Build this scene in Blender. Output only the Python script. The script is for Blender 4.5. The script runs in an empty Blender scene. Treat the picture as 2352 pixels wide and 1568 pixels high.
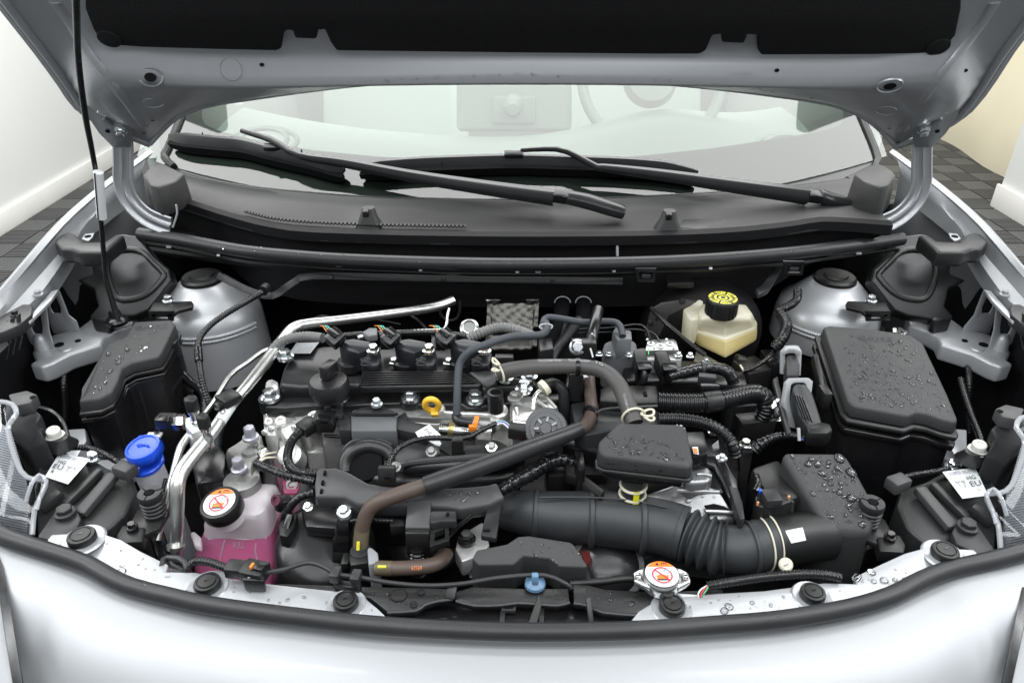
import bpy, bmesh, math, random
from mathutils import Vector, Matrix
from mathutils.bvhtree import BVHTree
random.seed(7)
S = bpy.context.scene
COL = S.collection
# ---------------------------------------------------------------- camera
FPX, PITCH, CAMZ = 1690.0, math.radians(30), 1.7      # pixel units: 2352 x 1568
cam = bpy.data.cameras.new('camera'); cam.sensor_fit = 'HORIZONTAL'; cam.sensor_width = 36
cam.lens = FPX/2352*36; cam.clip_start = .02; cam.clip_end = 100
co = bpy.data.objects.new('camera', cam); COL.objects.link(co)
co.location = (0, 0, CAMZ); co.rotation_euler = (math.pi/2-PITCH, 0, 0); S.camera = co
S.render.resolution_x, S.render.resolution_y = 1024, 682
# ---------------------------------------------------------------- light
wd = bpy.data.worlds.new('World'); S.world = wd; wd.use_nodes = True
bg = wd.node_tree.nodes['Background']; bg.inputs[0].default_value = (.93, .97, 1, 1); bg.inputs[1].default_value = .33
def area(name, loc, tgt, sx, sy, power, col=(1, 1, 1)):
    l = bpy.data.lights.new(name, 'AREA'); l.shape = 'RECTANGLE'; l.size = sx; l.size_y = sy; l.energy = power; l.color = col
    o = bpy.data.objects.new(name, l); COL.objects.link(o); o.location = loc
    o.rotation_euler = (Vector(tgt)-Vector(loc)).to_track_quat('-Z', 'Y').to_euler(); return o
for y_, p_ in ((-1.2, 19), (-.5, 19), (.2, 11)): area('ceiling_lamp', (0, y_, 3.2), (0, y_+.75, 1), 3.2, .22, p_, (.97, .99, 1))
for x_ in (-2.1, 2.1): area('ceiling_lamp', (x_, .6, 3.1), (x_*.2, 1.0, 1), .22, 3.2, 46, (.97, .99, 1))
area('ceiling_lamp', (0, 3.3, 3.35), (0, 3.3, 0), 6.2, 3.4, 270, (1, 1, .985))
area('fill_light', (-1.9, 3.0, 3.0), (-3.15, 3.6, .9), 1.0, 2.4, 22, (1, 1, 1))  # added fill light, no real fixture, brightens the left wall
area('fill_light', (2.5, 6.2, 2.9), (3.7, 6.4, .8), .8, 2.4, 48, (1, .95, .82))  # added warm fill light, no real fixture, brightens the hanging sheet
S.view_settings.view_transform = 'Standard'; S.view_settings.look = 'None'
S.view_settings.exposure = .32; S.view_settings.gamma = 1
# ---------------------------------------------------------------- geometry helpers
CAM = Vector((0, 0, CAMZ)); FWD = Vector((0, math.cos(PITCH), -math.sin(PITCH))); UP = Vector((0, math.sin(PITCH), math.cos(PITCH)))
def ray(px, py): return FWD + Vector((1, 0, 0))*((px-1176)/FPX) + UP*((784-py)/FPX)
def V(px, py, z=None, y=None, t=None, pl=None):
    """world point seen at a pixel of the photograph, at a known height / distance / plane"""
    d = ray(px, py)
    if z is not None: t = (z-CAMZ)/d.z
    elif y is not None: t = y/d.y
    elif pl is not None:
        y0, z0, k = pl; t = (z0-k*y0-CAMZ)/(d.z-k*d.y)
    return CAM + d*t
def depth(p): return (p-CAM).dot(FWD)
def mpx(w, p): return w*depth(p)/FPX
REG = {'D': (0, 0, 1), 'Z1': (0, 0, .3347), 'Z2': (784, 0, .3347), 'Z3': (1568, 0, .3347), 'Z4': (0, 513.3, .2493), 'Z5': (525, 612.5, .2493),
       'Z6': (1020.8, 612.5, .2493), 'Z7': (1516.7, 612.5, .2493), 'Z8': (1768.7, 513.3, .2493), 'Y1': (0, 875, .19943), 'Y2': (350, 933.3, .19943),
       'Y3': (583.3, 875, .19943), 'Y4': (991.7, 904.2, .19943), 'Y5': (1341.7, 904.2, .19943), 'Y6': (1691.7, 962.5, .19943), 'Y7': (1885.3, 875, .19943),
       'Y8': (0, 1108.3, .29762), 'X1': (350, 1166.7, .22321), 'X2': (758.3, 1166.7, .22321), 'X3': (1225, 1166.7, .22321), 'X4': (1652, 1108.3, .29762),
       'X5': (291.7, 291.7, .37202), 'X6': (1108.3, 291.7, .39683)}
def q(reg, pts):
    ox, oy, k = REG[reg]; return [(ox+p[0]*k, oy+p[1]*k)+tuple(p[2:]) for p in pts]
def W(reg, pts, z=None, y=None, pl=None):
    out = []
    for p in q(reg, pts):
        if len(p) > 2: out.append(V(p[0], p[1], z=p[2]))
        else: out.append(V(p[0], p[1], z=z, y=y, pl=pl))
    return out
def join(*vfs):
    v, f = [], []
    for a, b in vfs:
        n = len(v); v += list(a); f += [tuple(i+n for i in c) for c in b]
    return v, f
def smooth_path(pts, step=.006, rad=None):
    n = len(pts)
    if n == 2: ps = [pts[0], pts[1]]; return ps, rad
    out, ro = [], []
    for i in range(n-1):
        p0, p1, p2, p3 = pts[max(i-1, 0)], pts[i], pts[i+1], pts[min(i+2, n-1)]
        k = max(2, int((p2-p1).length/step)); k = min(k, 60)
        for j in range(k):
            t = j/k
            out.append(.5*((2*p1)+(p2-p0)*t+(2*p0-5*p1+4*p2-p3)*t*t+(3*p1-p0-3*p2+p3)*t**3))
            if rad: ro.append(rad[i]*(1-t)+rad[i+1]*t)
    out.append(pts[-1]); rad and ro.append(rad[-1])
    return out, ro
def resample(pts, n):
    L = [0]
    for a, b in zip(pts, pts[1:]): L.append(L[-1]+(b-a).length)
    out, j = [], 0
    for i in range(n):
        s = L[-1]*i/(n-1)
        while j < len(pts)-2 and L[j+1] < s: j += 1
        d = L[j+1]-L[j]; out.append(pts[j].lerp(pts[j+1], (s-L[j])/d if d else 0))
    return out
def frames(ps, up=None):
    fr = []; n = len(ps); prev = None
    for i in range(n):
        t = (ps[min(i+1, n-1)]-ps[max(i-1, 0)]).normalized()
        if up is not None: nrm = up-t*up.dot(t)
        elif prev is None: nrm = Vector((0, 0, 1))-t*t.z if abs(t.z) < .95 else Vector((0, 1, 0))-t*t.y
        else: nrm = prev-t*prev.dot(t)
        nrm.normalize(); prev = nrm; fr.append((nrm, t.cross(nrm)))
    return fr
def sweep(ps, radii, n=12, up=None, flat=1.0, sect=None, cap=True):
    """tube along ps; flat squashes along the normal; sect = list of (side, normal) unit coordinates"""
    if sect is None: sect = [(math.sin(2*math.pi*k/n), math.cos(2*math.pi*k/n)*flat) for k in range(n)]
    n = len(sect); fr = frames(ps, up); v, f = [], []
    for p, r, (a, b) in zip(ps, radii, fr):
        v += [p+b*(s*r)+a*(c*r) for s, c in sect]
    for i in range(len(ps)-1):
        for k in range(n):
            k2 = (k+1) % n; f.append((i*n+k, i*n+k2, (i+1)*n+k2, (i+1)*n+k))
    if cap: f.append(tuple(range(n))); f.append(tuple((len(ps)-1)*n+k for k in range(n)))
    return v, f
def tube(pts, w, n=12, corr=None, up=None, flat=1.0, step=.006, sect=None, wob=0):
    """pts world, w pixel width (or list)"""
    ws = w if isinstance(w, (list, tuple)) else [w]*len(pts)
    rad = [mpx(a, p)/2 for a, p in zip(ws, pts)]
    ps, rs = smooth_path(pts, step, rad)
    if corr:
        L = sum((b-a).length for a, b in zip(ps, ps[1:])); nr = max(3, int(L/corr[0])); m = nr*4+1
        rr = resample([Vector((r, 0, 0)) for r in rs], m) if False else None
        cum = [0]
        for a, b in zip(ps, ps[1:]): cum.append(cum[-1]+(b-a).length)
        p2 = resample(ps, m); r2 = []; j = 0
        for i in range(m):
            s = L*i/(m-1)
            while j < len(ps)-2 and cum[j+1] < s: j += 1
            t = (s-cum[j])/max(1e-9, cum[j+1]-cum[j]); base = rs[j]*(1-t)+rs[j+1]*t
            k = (1, 1, 1-corr[1], 1-corr[1])[i % 4]
            r2.append(base*k*(1+random.uniform(-wob, wob)))
        ps, rs = p2, r2
    return sweep(ps, rs, n, up, flat, sect)
def lathe(c, prof, n=24, axis=(0, 0, 1)):
    ax = Vector(axis).normalized(); a = ax.orthogonal().normalized(); b = ax.cross(a); v, f = [], []
    if abs(ax.z) > .99: a, b = Vector((1, 0, 0)), Vector((0, 1, 0))
    for r, h in prof: v += [c+ax*h+(a*math.cos(2*math.pi*k/n)+b*math.sin(2*math.pi*k/n))*r for k in range(n)]
    for i in range(len(prof)-1):
        for k in range(n): f.append((i*n+k, i*n+(k+1) % n, (i+1)*n+(k+1) % n, (i+1)*n+k))
    f.append(tuple(range(n))); f.append(tuple((len(prof)-1)*n+k for k in range(n)))
    return v, f
def prism(top, zbot=None, dz=None, flare=0.0):
    c = sum(top, Vector())/len(top); n = len(top); bot = []
    for p in top:
        b = c+(p-c)*(1+flare); b.z = zbot if zbot is not None else p.z-dz; bot.append(b)
    return list(top)+bot, [tuple(range(n)), tuple(range(2*n-1, n-1, -1))]+[(i, (i+1) % n, n+(i+1) % n, n+i) for i in range(n)]
def polynormal(pts):
    nn = Vector()
    for i in range(len(pts)):
        a, b = pts[i], pts[(i+1) % len(pts)]; nn += a.cross(b)
    nn.normalize()
    if nn.dot(CAM-pts[0]) < 0: nn = -nn
    return nn
def plate(pts, th=.003, lift=0):
    nn = polynormal(pts); n = len(pts); a = [p+nn*lift for p in pts]; b = [p-nn*th for p in a]
    return a+b, [tuple(range(n)), tuple(range(2*n-1, n-1, -1))]+[(i, (i+1) % n, n+(i+1) % n, n+i) for i in range(n)]
def ringplate(outer, hole, th=.003, n=32):
    """flat plate with an opening"""
    nn = polynormal(outer); c = sum(hole, Vector())/len(hole); e1 = (outer[0]-c); e1 = (e1-nn*e1.dot(nn)).normalized(); e2 = nn.cross(e1)
    def cast(poly, ang):
        d = Vector((math.cos(ang), math.sin(ang))); best = None
        for i in range(len(poly)):
            p, r = poly[i]-c, poly[(i+1) % len(poly)]-c
            a = Vector((p.dot(e1), p.dot(e2))); b = Vector((r.dot(e1), r.dot(e2))); ab = b-a
            den = d.x*ab.y-d.y*ab.x
            if abs(den) < 1e-12: continue
            t = (a.x*ab.y-a.y*ab.x)/den; s = (a.x*d.y-a.y*d.x)/den
            if t > 0 and -1e-6 <= s <= 1+1e-6 and (best is None or t > best): best = t
        return c+(e1*d.x+e2*d.y)*(best or .001)
    angs = [2*math.pi*k/n for k in range(n)]
    for p in outer: angs.append(math.atan2((p-c).dot(e2), (p-c).dot(e1)) % (2*math.pi))
    angs = sorted(set(round(a, 5) for a in angs)); n = len(angs)
    O = [cast(outer, a) for a in angs]; H = [cast(hole, a) for a in angs]
    v = O+H+[p-nn*th for p in O]+[p-nn*th for p in H]; f = []
    for i in range(n):
        j = (i+1) % n
        f += [(i, j, n+j, n+i), (2*n+j, 2*n+i, 3*n+i, 3*n+j), (j, i, 2*n+i, 2*n+j), (n+i, n+j, 3*n+j, 3*n+i)]
    return v, f
def loft(rings, cap=True, closed=True):
    n = len(rings[0]); v, f = [], []
    for r in rings: v += list(r)
    m = n if closed else n-1
    for i in range(len(rings)-1):
        for k in range(m): f.append((i*n+k, i*n+(k+1) % n, (i+1)*n+(k+1) % n, (i+1)*n+k))
    if cap and closed: f.append(tuple(range(n))); f.append(tuple((len(rings)-1)*n+k for k in range(n)))
    return v, f
def rrect(x0, x1, y0, y1, z, r, k=4):
    r = min(r, abs(x1-x0)/2.01, abs(y1-y0)/2.01); out = []
    for cx, cy, a0 in ((x1-r, y1-r, 0), (x0+r, y1-r, 90), (x0+r, y0+r, 180), (x1-r, y0+r, 270)):
        for i in range(k+1):
            a = math.radians(a0+90*i/k); out.append(Vector((cx+r*math.cos(a), cy+r*math.sin(a), z)))
    return out
def stack(spec, r=.012):
    """spec rows: (px left, px right, py of the front edge, z, depth)"""
    rings = []
    for x0, x1, py, z, d in spec:
        a, b = V(x0, py, z=z), V(x1, py, z=z); rings.append(rrect(a.x, b.x, a.y, a.y+d, z, r))
    return loft(rings)
def box(c, sx, sy, sz, rz=0, rx=0, ry=0):
    m = Matrix.Rotation(rz, 3, 'Z') @ Matrix.Rotation(ry, 3, 'Y') @ Matrix.Rotation(rx, 3, 'X')
    v = [c+m @ Vector((x*sx/2, y*sy/2, z*sz/2)) for x in (-1, 1) for y in (-1, 1) for z in (-1, 1)]
    return v, [(0, 1, 3, 2), (4, 6, 7, 5), (0, 4, 5, 1), (2, 3, 7, 6), (0, 2, 6, 4), (1, 5, 7, 3)]
def bar(a, b, w, h, up=Vector((0, 0, 1))):
    """square bar from a to b, w and h in metres"""
    return sweep([a, b], [1, 1], up=up, sect=[(w/2, h/2), (-w/2, h/2), (-w/2, -h/2), (w/2, -h/2)])
def sheet(rows, th=0):
    n = len(rows[0]); v, f = [], []
    for r in rows: v += list(r)
    for i in range(len(rows)-1):
        for k in range(n-1): f.append((i*n+k, i*n+k+1, (i+1)*n+k+1, (i+1)*n+k))
    return v, f
def mk(name, vf, mat, parent=None, bevel=0, seg=2, ang=38, solid=0, sub=0, bang=30, keep=False):
    me = bpy.data.meshes.new(name); bm = bmesh.new()
    vs = [bm.verts.new(p) for p in vf[0]]
    for f in vf[1]:
        try: bm.faces.new([vs[i] for i in f])
        except ValueError: pass
    bmesh.ops.remove_doubles(bm, verts=bm.verts, dist=1e-6)
    if not keep: bmesh.ops.recalc_face_normals(bm, faces=bm.faces)
    if bevel:
        ed = [e for e in bm.edges if len(e.link_faces) == 2 and e.calc_face_angle(0) > math.radians(bang)]
        bmesh.ops.bevel(bm, geom=ed, offset=bevel, segments=seg, profile=.5, affect='EDGES', clamp_overlap=True)
    if solid: bmesh.ops.solidify(bm, geom=bm.faces[:], thickness=solid)
    bm.to_mesh(me); bm.free()
    o = bpy.data.objects.new(name, me); COL.objects.link(o)
    if isinstance(mat, (list, tuple)):
        for m in mat: me.materials.append(m)
    else: me.materials.append(mat)
    me.shade_smooth(); me.set_sharp_from_angle(angle=math.radians(ang))
    if sub: md = o.modifiers.new('sub', 'SUBSURF'); md.levels = md.render_levels = sub
    if parent: o.parent = parent
    return o
def tag(o, label, cat, group=None, kind=None):
    if label: o['label'] = label
    if cat: o['category'] = cat
    if group: o['group'] = group
    if kind: o['kind'] = kind
    return o
THINGS = []
def thing(name, label, cat, group=None):
    o = bpy.data.objects.new(name, None); COL.objects.link(o); o.empty_display_size = .05; THINGS.append(o)
    return tag(o, label, cat, group)
def one(name, vf, mat, label, cat, group=None, **k): return tag(mk(name, vf, mat, **k), label, cat, group)
_bvh = {}
def bvh(o):
    if o.name not in _bvh:
        me = o.data; _bvh[o.name] = BVHTree.FromPolygons([v.co.copy() for v in me.vertices], [tuple(p.vertices) for p in me.polygons])
    return _bvh[o.name]
def hit(o, px, py, off=0):
    loc, nrm, i, d = bvh(o).ray_cast(CAM, ray(px, py).normalized())
    if loc is None: return None
    if nrm.dot(CAM-loc) < 0: nrm = -nrm
    return loc+nrm*off, nrm
def decal(name, o, quad, mat, parent=None, n=4, off=.0008):
    """thin sticker following a surface; quad = TL, TR, BR, BL pixels"""
    rows = []
    for j in range(n+1):
        r = []
        for i in range(n+1):
            u, w = i/n, j/n; a = [quad[0][k]*(1-u)+quad[1][k]*u for k in (0, 1)]; b = [quad[3][k]*(1-u)+quad[2][k]*u for k in (0, 1)]
            h = hit(o, a[0]*(1-w)+b[0]*w, a[1]*(1-w)+b[1]*w, off)
            if h is None: return None
            r.append(h[0])
        rows.append(r)
    return mk(name, sheet(rows), mat, parent)
def textmesh(s):
    cu = bpy.data.curves.new('lettering', 'FONT'); cu.body = s; cu.resolution_u = 2
    ob = bpy.data.objects.new('lettering', cu); COL.objects.link(ob)
    me = bpy.data.meshes.new_from_object(ob.evaluated_get(bpy.context.evaluated_depsgraph_get()))
    v = [p.co.copy() for p in me.vertices]; f = [tuple(p.vertices) for p in me.polygons]
    bpy.data.objects.remove(ob); bpy.data.curves.remove(cu); bpy.data.meshes.remove(me)
    x0, x1 = min(p.x for p in v), max(p.x for p in v); y0, y1 = min(p.y for p in v), max(p.y for p in v)
    return [((p.x-x0)/(x1-x0), (p.y-y0)/(y1-y0)) for p in v], f
def lettering(o, s, quad, mat, parent=None, off=.0014, name='lettering'):
    """flat print on a surface; quad = TL, TR, BR, BL pixels of the text box"""
    uv, f = textmesh(s); pts = []
    for u, w in uv:
        w = 1-w; a = [quad[0][k]*(1-u)+quad[1][k]*u for k in (0, 1)]; b = [quad[3][k]*(1-u)+quad[2][k]*u for k in (0, 1)]
        h = hit(o, a[0]*(1-w)+b[0]*w, a[1]*(1-w)+b[1]*w, off); pts.append(h[0] if h else None)
    f = [c for c in f if all(pts[i] is not None for i in c)]
    return mk(name, ([p or Vector() for p in pts], f), mat, parent)
def hexbolt(c, r, axis=(0, 0, 1), h=None, flange=1.45):
    h = h or r*1.1; ax = Vector(axis).normalized()
    return join(lathe(c, [(r*flange, -r*.3), (r*flange, .18*r), (r*1.1, .32*r)], 20, axis), lathe(c+ax*(.25*r), [(r, 0), (r, h*.85), (r*.86, h)], 6, axis),
                lathe(c+ax*(.25*r+h), [(r*.6, -.02*r), (r*.55, .02*r)], 12, axis))
def bolt(px, py, z, w, mat, parent, axis=(0, 0, 1), name='bolt', h=None, flange=1.45):
    c = V(px, py, z=z); return mk(name, hexbolt(c, mpx(w, c)/2/flange, axis, h, flange), mat, parent, ang=30)
def inpoly(x, y, poly):
    r = False; j = len(poly)-1
    for i in range(len(poly)):
        (xi, yi), (xj, yj) = poly[i][:2], poly[j][:2]
        if (yi > y) != (yj > y) and x < (xj-xi)*(y-yi)/(yj-yi)+xi: r = not r
        j = i
    return r
PLACED = {}
def drops(o, poly, n, w0, w1, mat, parent=None, pw=3):
    """water beads lying on a surface"""
    xs, ys = [p[0] for p in poly], [p[1] for p in poly]; v, f = [], []; k = 0; tries = 0; placed = PLACED.setdefault(o.name, [])
    while k < n and tries < n*8:
        tries += 1; x, y = random.uniform(min(xs), max(xs)), random.uniform(min(ys), max(ys))
        wpx = w0+(w1-w0)*random.random()**pw
        if not inpoly(x, y, poly) or any(abs(x-a_)+abs(y-b_)*1.4 < .62*(wpx+c_) for a_, b_, c_ in placed): continue
        h = hit(o, x, y)
        if not h: continue
        placed.append((x, y, wpx)); c, nn = h; r = mpx(wpx, c)/2; a = nn.orthogonal().normalized(); b = nn.cross(a)
        rot = random.uniform(0, 6.28); a, b = a*math.cos(rot)+b*math.sin(rot), b*math.cos(rot)-a*math.sin(rot); el = random.uniform(1, 1.35)
        s = len(v); N = 14; ph = random.uniform(0, 6.28); am = random.uniform(0, .12); wob = [1+am*math.sin(2*6.2832*i/N+ph)+.5*am*math.sin(3*6.2832*i/N+2*ph) for i in range(N)]
        for rr, hh in ((1, -.05), (.95, .18), (.80, .34), (.5, .46)):
            v += [c+a*(math.cos(6.2832*i/N)*r*rr*el*wob[i])+b*(math.sin(6.2832*i/N)*r*rr*wob[i])+nn*(hh*r) for i in range(N)]
        for q_ in range(3):
            for i in range(N): f.append((s+q_*N+i, s+q_*N+(i+1) % N, s+(q_+1)*N+(i+1) % N, s+(q_+1)*N+i))
        f.append(tuple(s+3*N+i for i in range(N))); f.append(tuple(s+i for i in range(N-1, -1, -1))); k += 1
    d = mk('water_droplets', (v, f), mat, parent, ang=80); d['kind'] = 'stuff'; return d
# ---------------------------------------------------------------- materials
def M(name, col, rough=.5, metal=0, bump=0, bscale=400, spec=.5, coat=0, var=0, vscale=30, sss=0, dust=0):
    m = bpy.data.materials.new(name); m.use_nodes = True; nt = m.node_tree; b = nt.nodes['Principled BSDF']
    b.inputs['Base Color'].default_value = (*col, 1); b.inputs['Roughness'].default_value = rough; b.inputs['Metallic'].default_value = metal
    b.inputs['Specular IOR Level'].default_value = spec; b.inputs['Coat Weight'].default_value = coat; b.inputs['Coat Roughness'].default_value = .06
    if sss: b.inputs['Subsurface Weight'].default_value = sss; b.inputs['Subsurface Radius'].default_value = (.02, .02, .02); b.inputs['Subsurface Scale'].default_value = .5
    tc = nt.nodes.new('ShaderNodeTexCoord')
    def noise(sc, det=3):
        n = nt.nodes.new('ShaderNodeTexNoise'); n.inputs['Scale'].default_value = sc; n.inputs['Detail'].default_value = det
        nt.links.new(tc.outputs['Object'], n.inputs['Vector']); return n
    if var:
        n = noise(vscale, 5); mx = nt.nodes.new('ShaderNodeMix'); mx.data_type = 'RGBA'
        mx.inputs['A'].default_value = (*[c*(1-var) for c in col], 1); mx.inputs['B'].default_value = (*[min(1, c*(1+var)) for c in col], 1)
        nt.links.new(n.outputs['Fac'], mx.inputs['Factor']); nt.links.new(mx.outputs['Result'], b.inputs['Base Color'])
        mr = nt.nodes.new('ShaderNodeMapRange'); mr.inputs['To Min'].default_value = max(.03, rough-.12*min(1, var*3)); mr.inputs['To Max'].default_value = min(1, rough+.12*min(1, var*3))
        nt.links.new(n.outputs['Fac'], mr.inputs['Value']); nt.links.new(mr.outputs['Result'], b.inputs['Roughness'])
    if dust:
        n = noise(9, 8); n2 = noise(240, 4); mr = nt.nodes.new('ShaderNodeMapRange'); mr.inputs['From Min'].default_value = .48; mr.inputs['From Max'].default_value = .78; mr.inputs['To Max'].default_value = dust
        nt.links.new(n.outputs['Fac'], mr.inputs['Value']); mu = nt.nodes.new('ShaderNodeMath'); mu.operation = 'MULTIPLY'; nt.links.new(mr.outputs['Result'], mu.inputs[0]); nt.links.new(n2.outputs['Fac'], mu.inputs[1])
        dm = nt.nodes.new('ShaderNodeMix'); dm.data_type = 'RGBA'; dm.inputs['B'].default_value = (.10, .097, .09, 1); nt.links.new(mu.outputs[0], dm.inputs['Factor'])
        src = b.inputs['Base Color'].links[0].from_socket if b.inputs['Base Color'].links else None
        if src: nt.links.new(src, dm.inputs['A'])
        else: dm.inputs['A'].default_value = (*col, 1)
        nt.links.new(dm.outputs['Result'], b.inputs['Base Color'])
    if bump:
        n = noise(bscale, 2); bp = nt.nodes.new('ShaderNodeBump'); bp.inputs['Strength'].default_value = bump; bp.inputs['Distance'].default_value = .002
        nt.links.new(n.outputs['Fac'], bp.inputs['Height']); nt.links.new(bp.outputs['Normal'], b.inputs['Normal'])
    return m
def glassy(name, col, transp, rough=.05, spec=.5, trl=0):
    """clear or milky shell: part see-through, part surface"""
    m = bpy.data.materials.new(name); m.use_nodes = True; nt = m.node_tree; b = nt.nodes['Principled BSDF']; out = nt.nodes['Material Output']
    b.inputs['Base Color'].default_value = (*col, 1); b.inputs['Roughness'].default_value = rough; b.inputs['Specular IOR Level'].default_value = spec
    t = nt.nodes.new('ShaderNodeBsdfTransparent'); t.inputs[0].default_value = (*[min(1, .3+.7*c) for c in col], 1)
    src = b.outputs[0]
    if trl:
        tl = nt.nodes.new('ShaderNodeBsdfTranslucent'); tl.inputs[0].default_value = (*col, 1)
        m1 = nt.nodes.new('ShaderNodeMixShader'); m1.inputs[0].default_value = trl; nt.links.new(b.outputs[0], m1.inputs[1]); nt.links.new(tl.outputs[0], m1.inputs[2]); src = m1.outputs[0]
    mx = nt.nodes.new('ShaderNodeMixShader'); mx.inputs[0].default_value = transp
    nt.links.new(src, mx.inputs[1]); nt.links.new(t.outputs[0], mx.inputs[2]); nt.links.new(mx.outputs[0], out.inputs['Surface']); return m
PAINT = M('silver_paint', (.35, .362, .377), .44, .42, bump=.03, bscale=2500, coat=.08, var=.015, vscale=900)
PRIMER = M('silver_paint_inner', (.50, .515, .535), .40, .45, bump=.03, bscale=2200, coat=.10, var=.03, vscale=60)
BLK = M('black_plastic', (.0085, .0085, .009), .40, bump=.10, bscale=900, var=.15, vscale=40, dust=0.25)
BLKT = M('textured_black_plastic', (.033, .034, .035), .50, bump=.35, bscale=1100, var=.10, vscale=25, dust=0.3)
BLKG = M('gloss_black_plastic', (.007, .007, .008), .25, var=.2, vscale=60, dust=0.18)
DGREY = M('dark_grey_plastic', (.021, .0215, .023), .43, bump=.12, bscale=900, var=.08, vscale=40, dust=0.3)
MGREY = M('grey_plastic', (.13, .135, .145), .5, bump=.06, bscale=600, var=.06, vscale=60)
LGREY = M('light_grey_plastic', (.33, .34, .35), .5, var=.05)
RUB = M('black_rubber', (.016, .017, .019), .43, bump=.1, bscale=500, var=.2, vscale=25, dust=0.25)
RUBG = M('bluish_grey_rubber', (.038, .044, .054), .58, bump=.12, bscale=500, var=.2, vscale=40)
HOSE = M('grey_rubber_hose', (.062, .060, .058), .5, bump=.12, bscale=700, var=.12, vscale=30, dust=0.3)
BROWN = M('brown_sleeve', (.075, .052, .042), .48, bump=.15, bscale=500, var=.22, vscale=25, dust=0.35)
OLIVE = M('olive_sleeve', (.105, .088, .055), .5, bump=.1, var=.2)
CORR = M('black_conduit', (.009, .009, .010), .26, var=.15)
CORRG = M('grey_conduit', (.13, .13, .13), .42, var=.1)
TAPE = M('wrapped_tape', (.008, .008, .009), .2, bump=.5, bscale=160, var=.2)
ALU = M('cast_aluminium', (.74, .74, .72), .42, .75, bump=.35, bscale=180, var=.12, vscale=45)
ALUG = M('grey_cast_metal', (.30, .30, .29), .45, .75, bump=.5, bscale=140, var=.18, vscale=60)
PIPE = M('aluminium_pipe', (.66, .66, .64), .30, .95, bump=.05, bscale=60, var=.10, vscale=35)
ZINC = M('zinc_bolt', (.74, .78, .80), .22, .95, var=.12, vscale=80)
LILAC = M('coated_bolt', (.46, .46, .52), .38, .7, var=.08)
STEEL = M('bright_steel', (.66, .67, .66), .2, 1, var=.06)
FOIL = M('shaded_shield_foil', (.10, .097, .09), .40, 1, bump=.6, bscale=70, var=.12)  # foil darkened to carry the shade it stands in under the cowl
WHITE = M('white_print', (.78, .79, .80), .5)
LABEL = M('white_label', (.74, .76, .77), .4)
INK = M('black_ink', (.02, .02, .03), .5)
INKG = M('grey_ink', (.32, .33, .36), .5)
RED = M('red_print', (.62, .03, .06), .45)
ORANGE = M('orange_print', (.85, .20, .02), .45)
ORCLIP = M('orange_plastic', (.80, .22, .025), .35, var=.05)
YELLOW = M('yellow_plastic', (.80, .47, .035), .38, var=.06)
YPRINT = M('yellow_print', (.70, .66, .05), .45)
BLUE = M('blue_plastic', (.012, .08, .68), .25, var=.08)
LBLUE = M('pale_blue_plastic', (.11, .21, .34), .35, var=.08)
CREAM = M('cream_wire', (.62, .59, .47), .4)
GREEN = M('green_paint', (.04, .6, .12), .4)
PINKP = M('pink_paint', (.36, .07, .15), .45, var=.15)
FELT = M('felt_pad', (.014, .014, .015), .95, bump=.8, bscale=500, spec=.15, var=.2, vscale=60)
VOID = M('dark_cavity', (.006, .006, .007), .8, spec=.1)
BAY = M('bay_black_and_shade', (.006, .006, .007), .6, bump=.1, spec=.25, var=.2)  # near-black puts the deep shade of the bay into the colour
def thin(name, col, edge, ior=1.33, rough=.02):
    """clear thin surface: see-through, mirror-like towards grazing"""
    m = bpy.data.materials.new(name); m.use_nodes = True; n = m.node_tree; o = n.nodes['Material Output']; n.nodes.remove(n.nodes['Principled BSDF'])
    t = n.nodes.new('ShaderNodeBsdfTransparent'); g = n.nodes.new('ShaderNodeBsdfGlossy'); g.inputs['Roughness'].default_value = rough
    lw = n.nodes.new('ShaderNodeLayerWeight'); lw.inputs[0].default_value = .5
    mc = n.nodes.new('ShaderNodeMix'); mc.data_type = 'RGBA'; mc.inputs['A'].default_value = (*col, 1); mc.inputs['B'].default_value = (*edge, 1)
    n.links.new(lw.outputs['Facing'], mc.inputs['Factor']); n.links.new(mc.outputs['Result'], t.inputs[0])
    f = n.nodes.new('ShaderNodeFresnel'); f.inputs[0].default_value = ior; x = n.nodes.new('ShaderNodeMixShader')
    n.links.new(f.outputs[0], x.inputs[0]); n.links.new(t.outputs[0], x.inputs[1]); n.links.new(g.outputs[0], x.inputs[2]); n.links.new(x.outputs[0], o.inputs[0]); return m
WATER = thin('water', (.95, .95, .95), (.42, .42, .43), 1.6)
# ================================================================ the setting: floor, walls
WALL = M('white_wall', (.80, .81, .80), .6, bump=.05, bscale=90, var=.015, vscale=3)
BASEB = M('white_baseboard', (.72, .72, .69), .5, var=.04, vscale=6)
FLOORM = M('concrete_floor', (.10, .10, .10), .8, var=.1)
TILE = M('dark_grey_floor_tile', (.075, .076, .076), .55, bump=.1, var=.2, vscale=4)
CURT = M('cream_sheet', (.80, .745, .57), .45, bump=.5, bscale=5, var=.08, vscale=2)
fl = mk('floor', box(Vector((0, 3.5, -.03)), 9, 12, .04), FLOORM); fl['kind'] = 'structure'
def tilemesh():
    T = .4; vf = [box(Vector((0, 0, -.006)), T-.004, T-.004, .008)]
    for i in range(2):
        for j in range(2):
            cx, cy = (i-.5)*T/2, (j-.5)*T/2
            for k in range(9):
                o = (k-4)*T/2/9.3
                vf.append(box(Vector((cx+o, cy, .003)), .0165, T/2-.012, .012) if (i+j) % 2 else box(Vector((cx, cy+o, .003)), T/2-.012, .0095, .014))
    return join(*vf)
t0 = mk('floor_tile', tilemesh(), [TILE, VOID], fl); first = True
for p in t0.data.polygons:
    if max(t0.data.vertices[i].co.z for i in p.vertices) < -.001: p.material_index = 1
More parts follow.
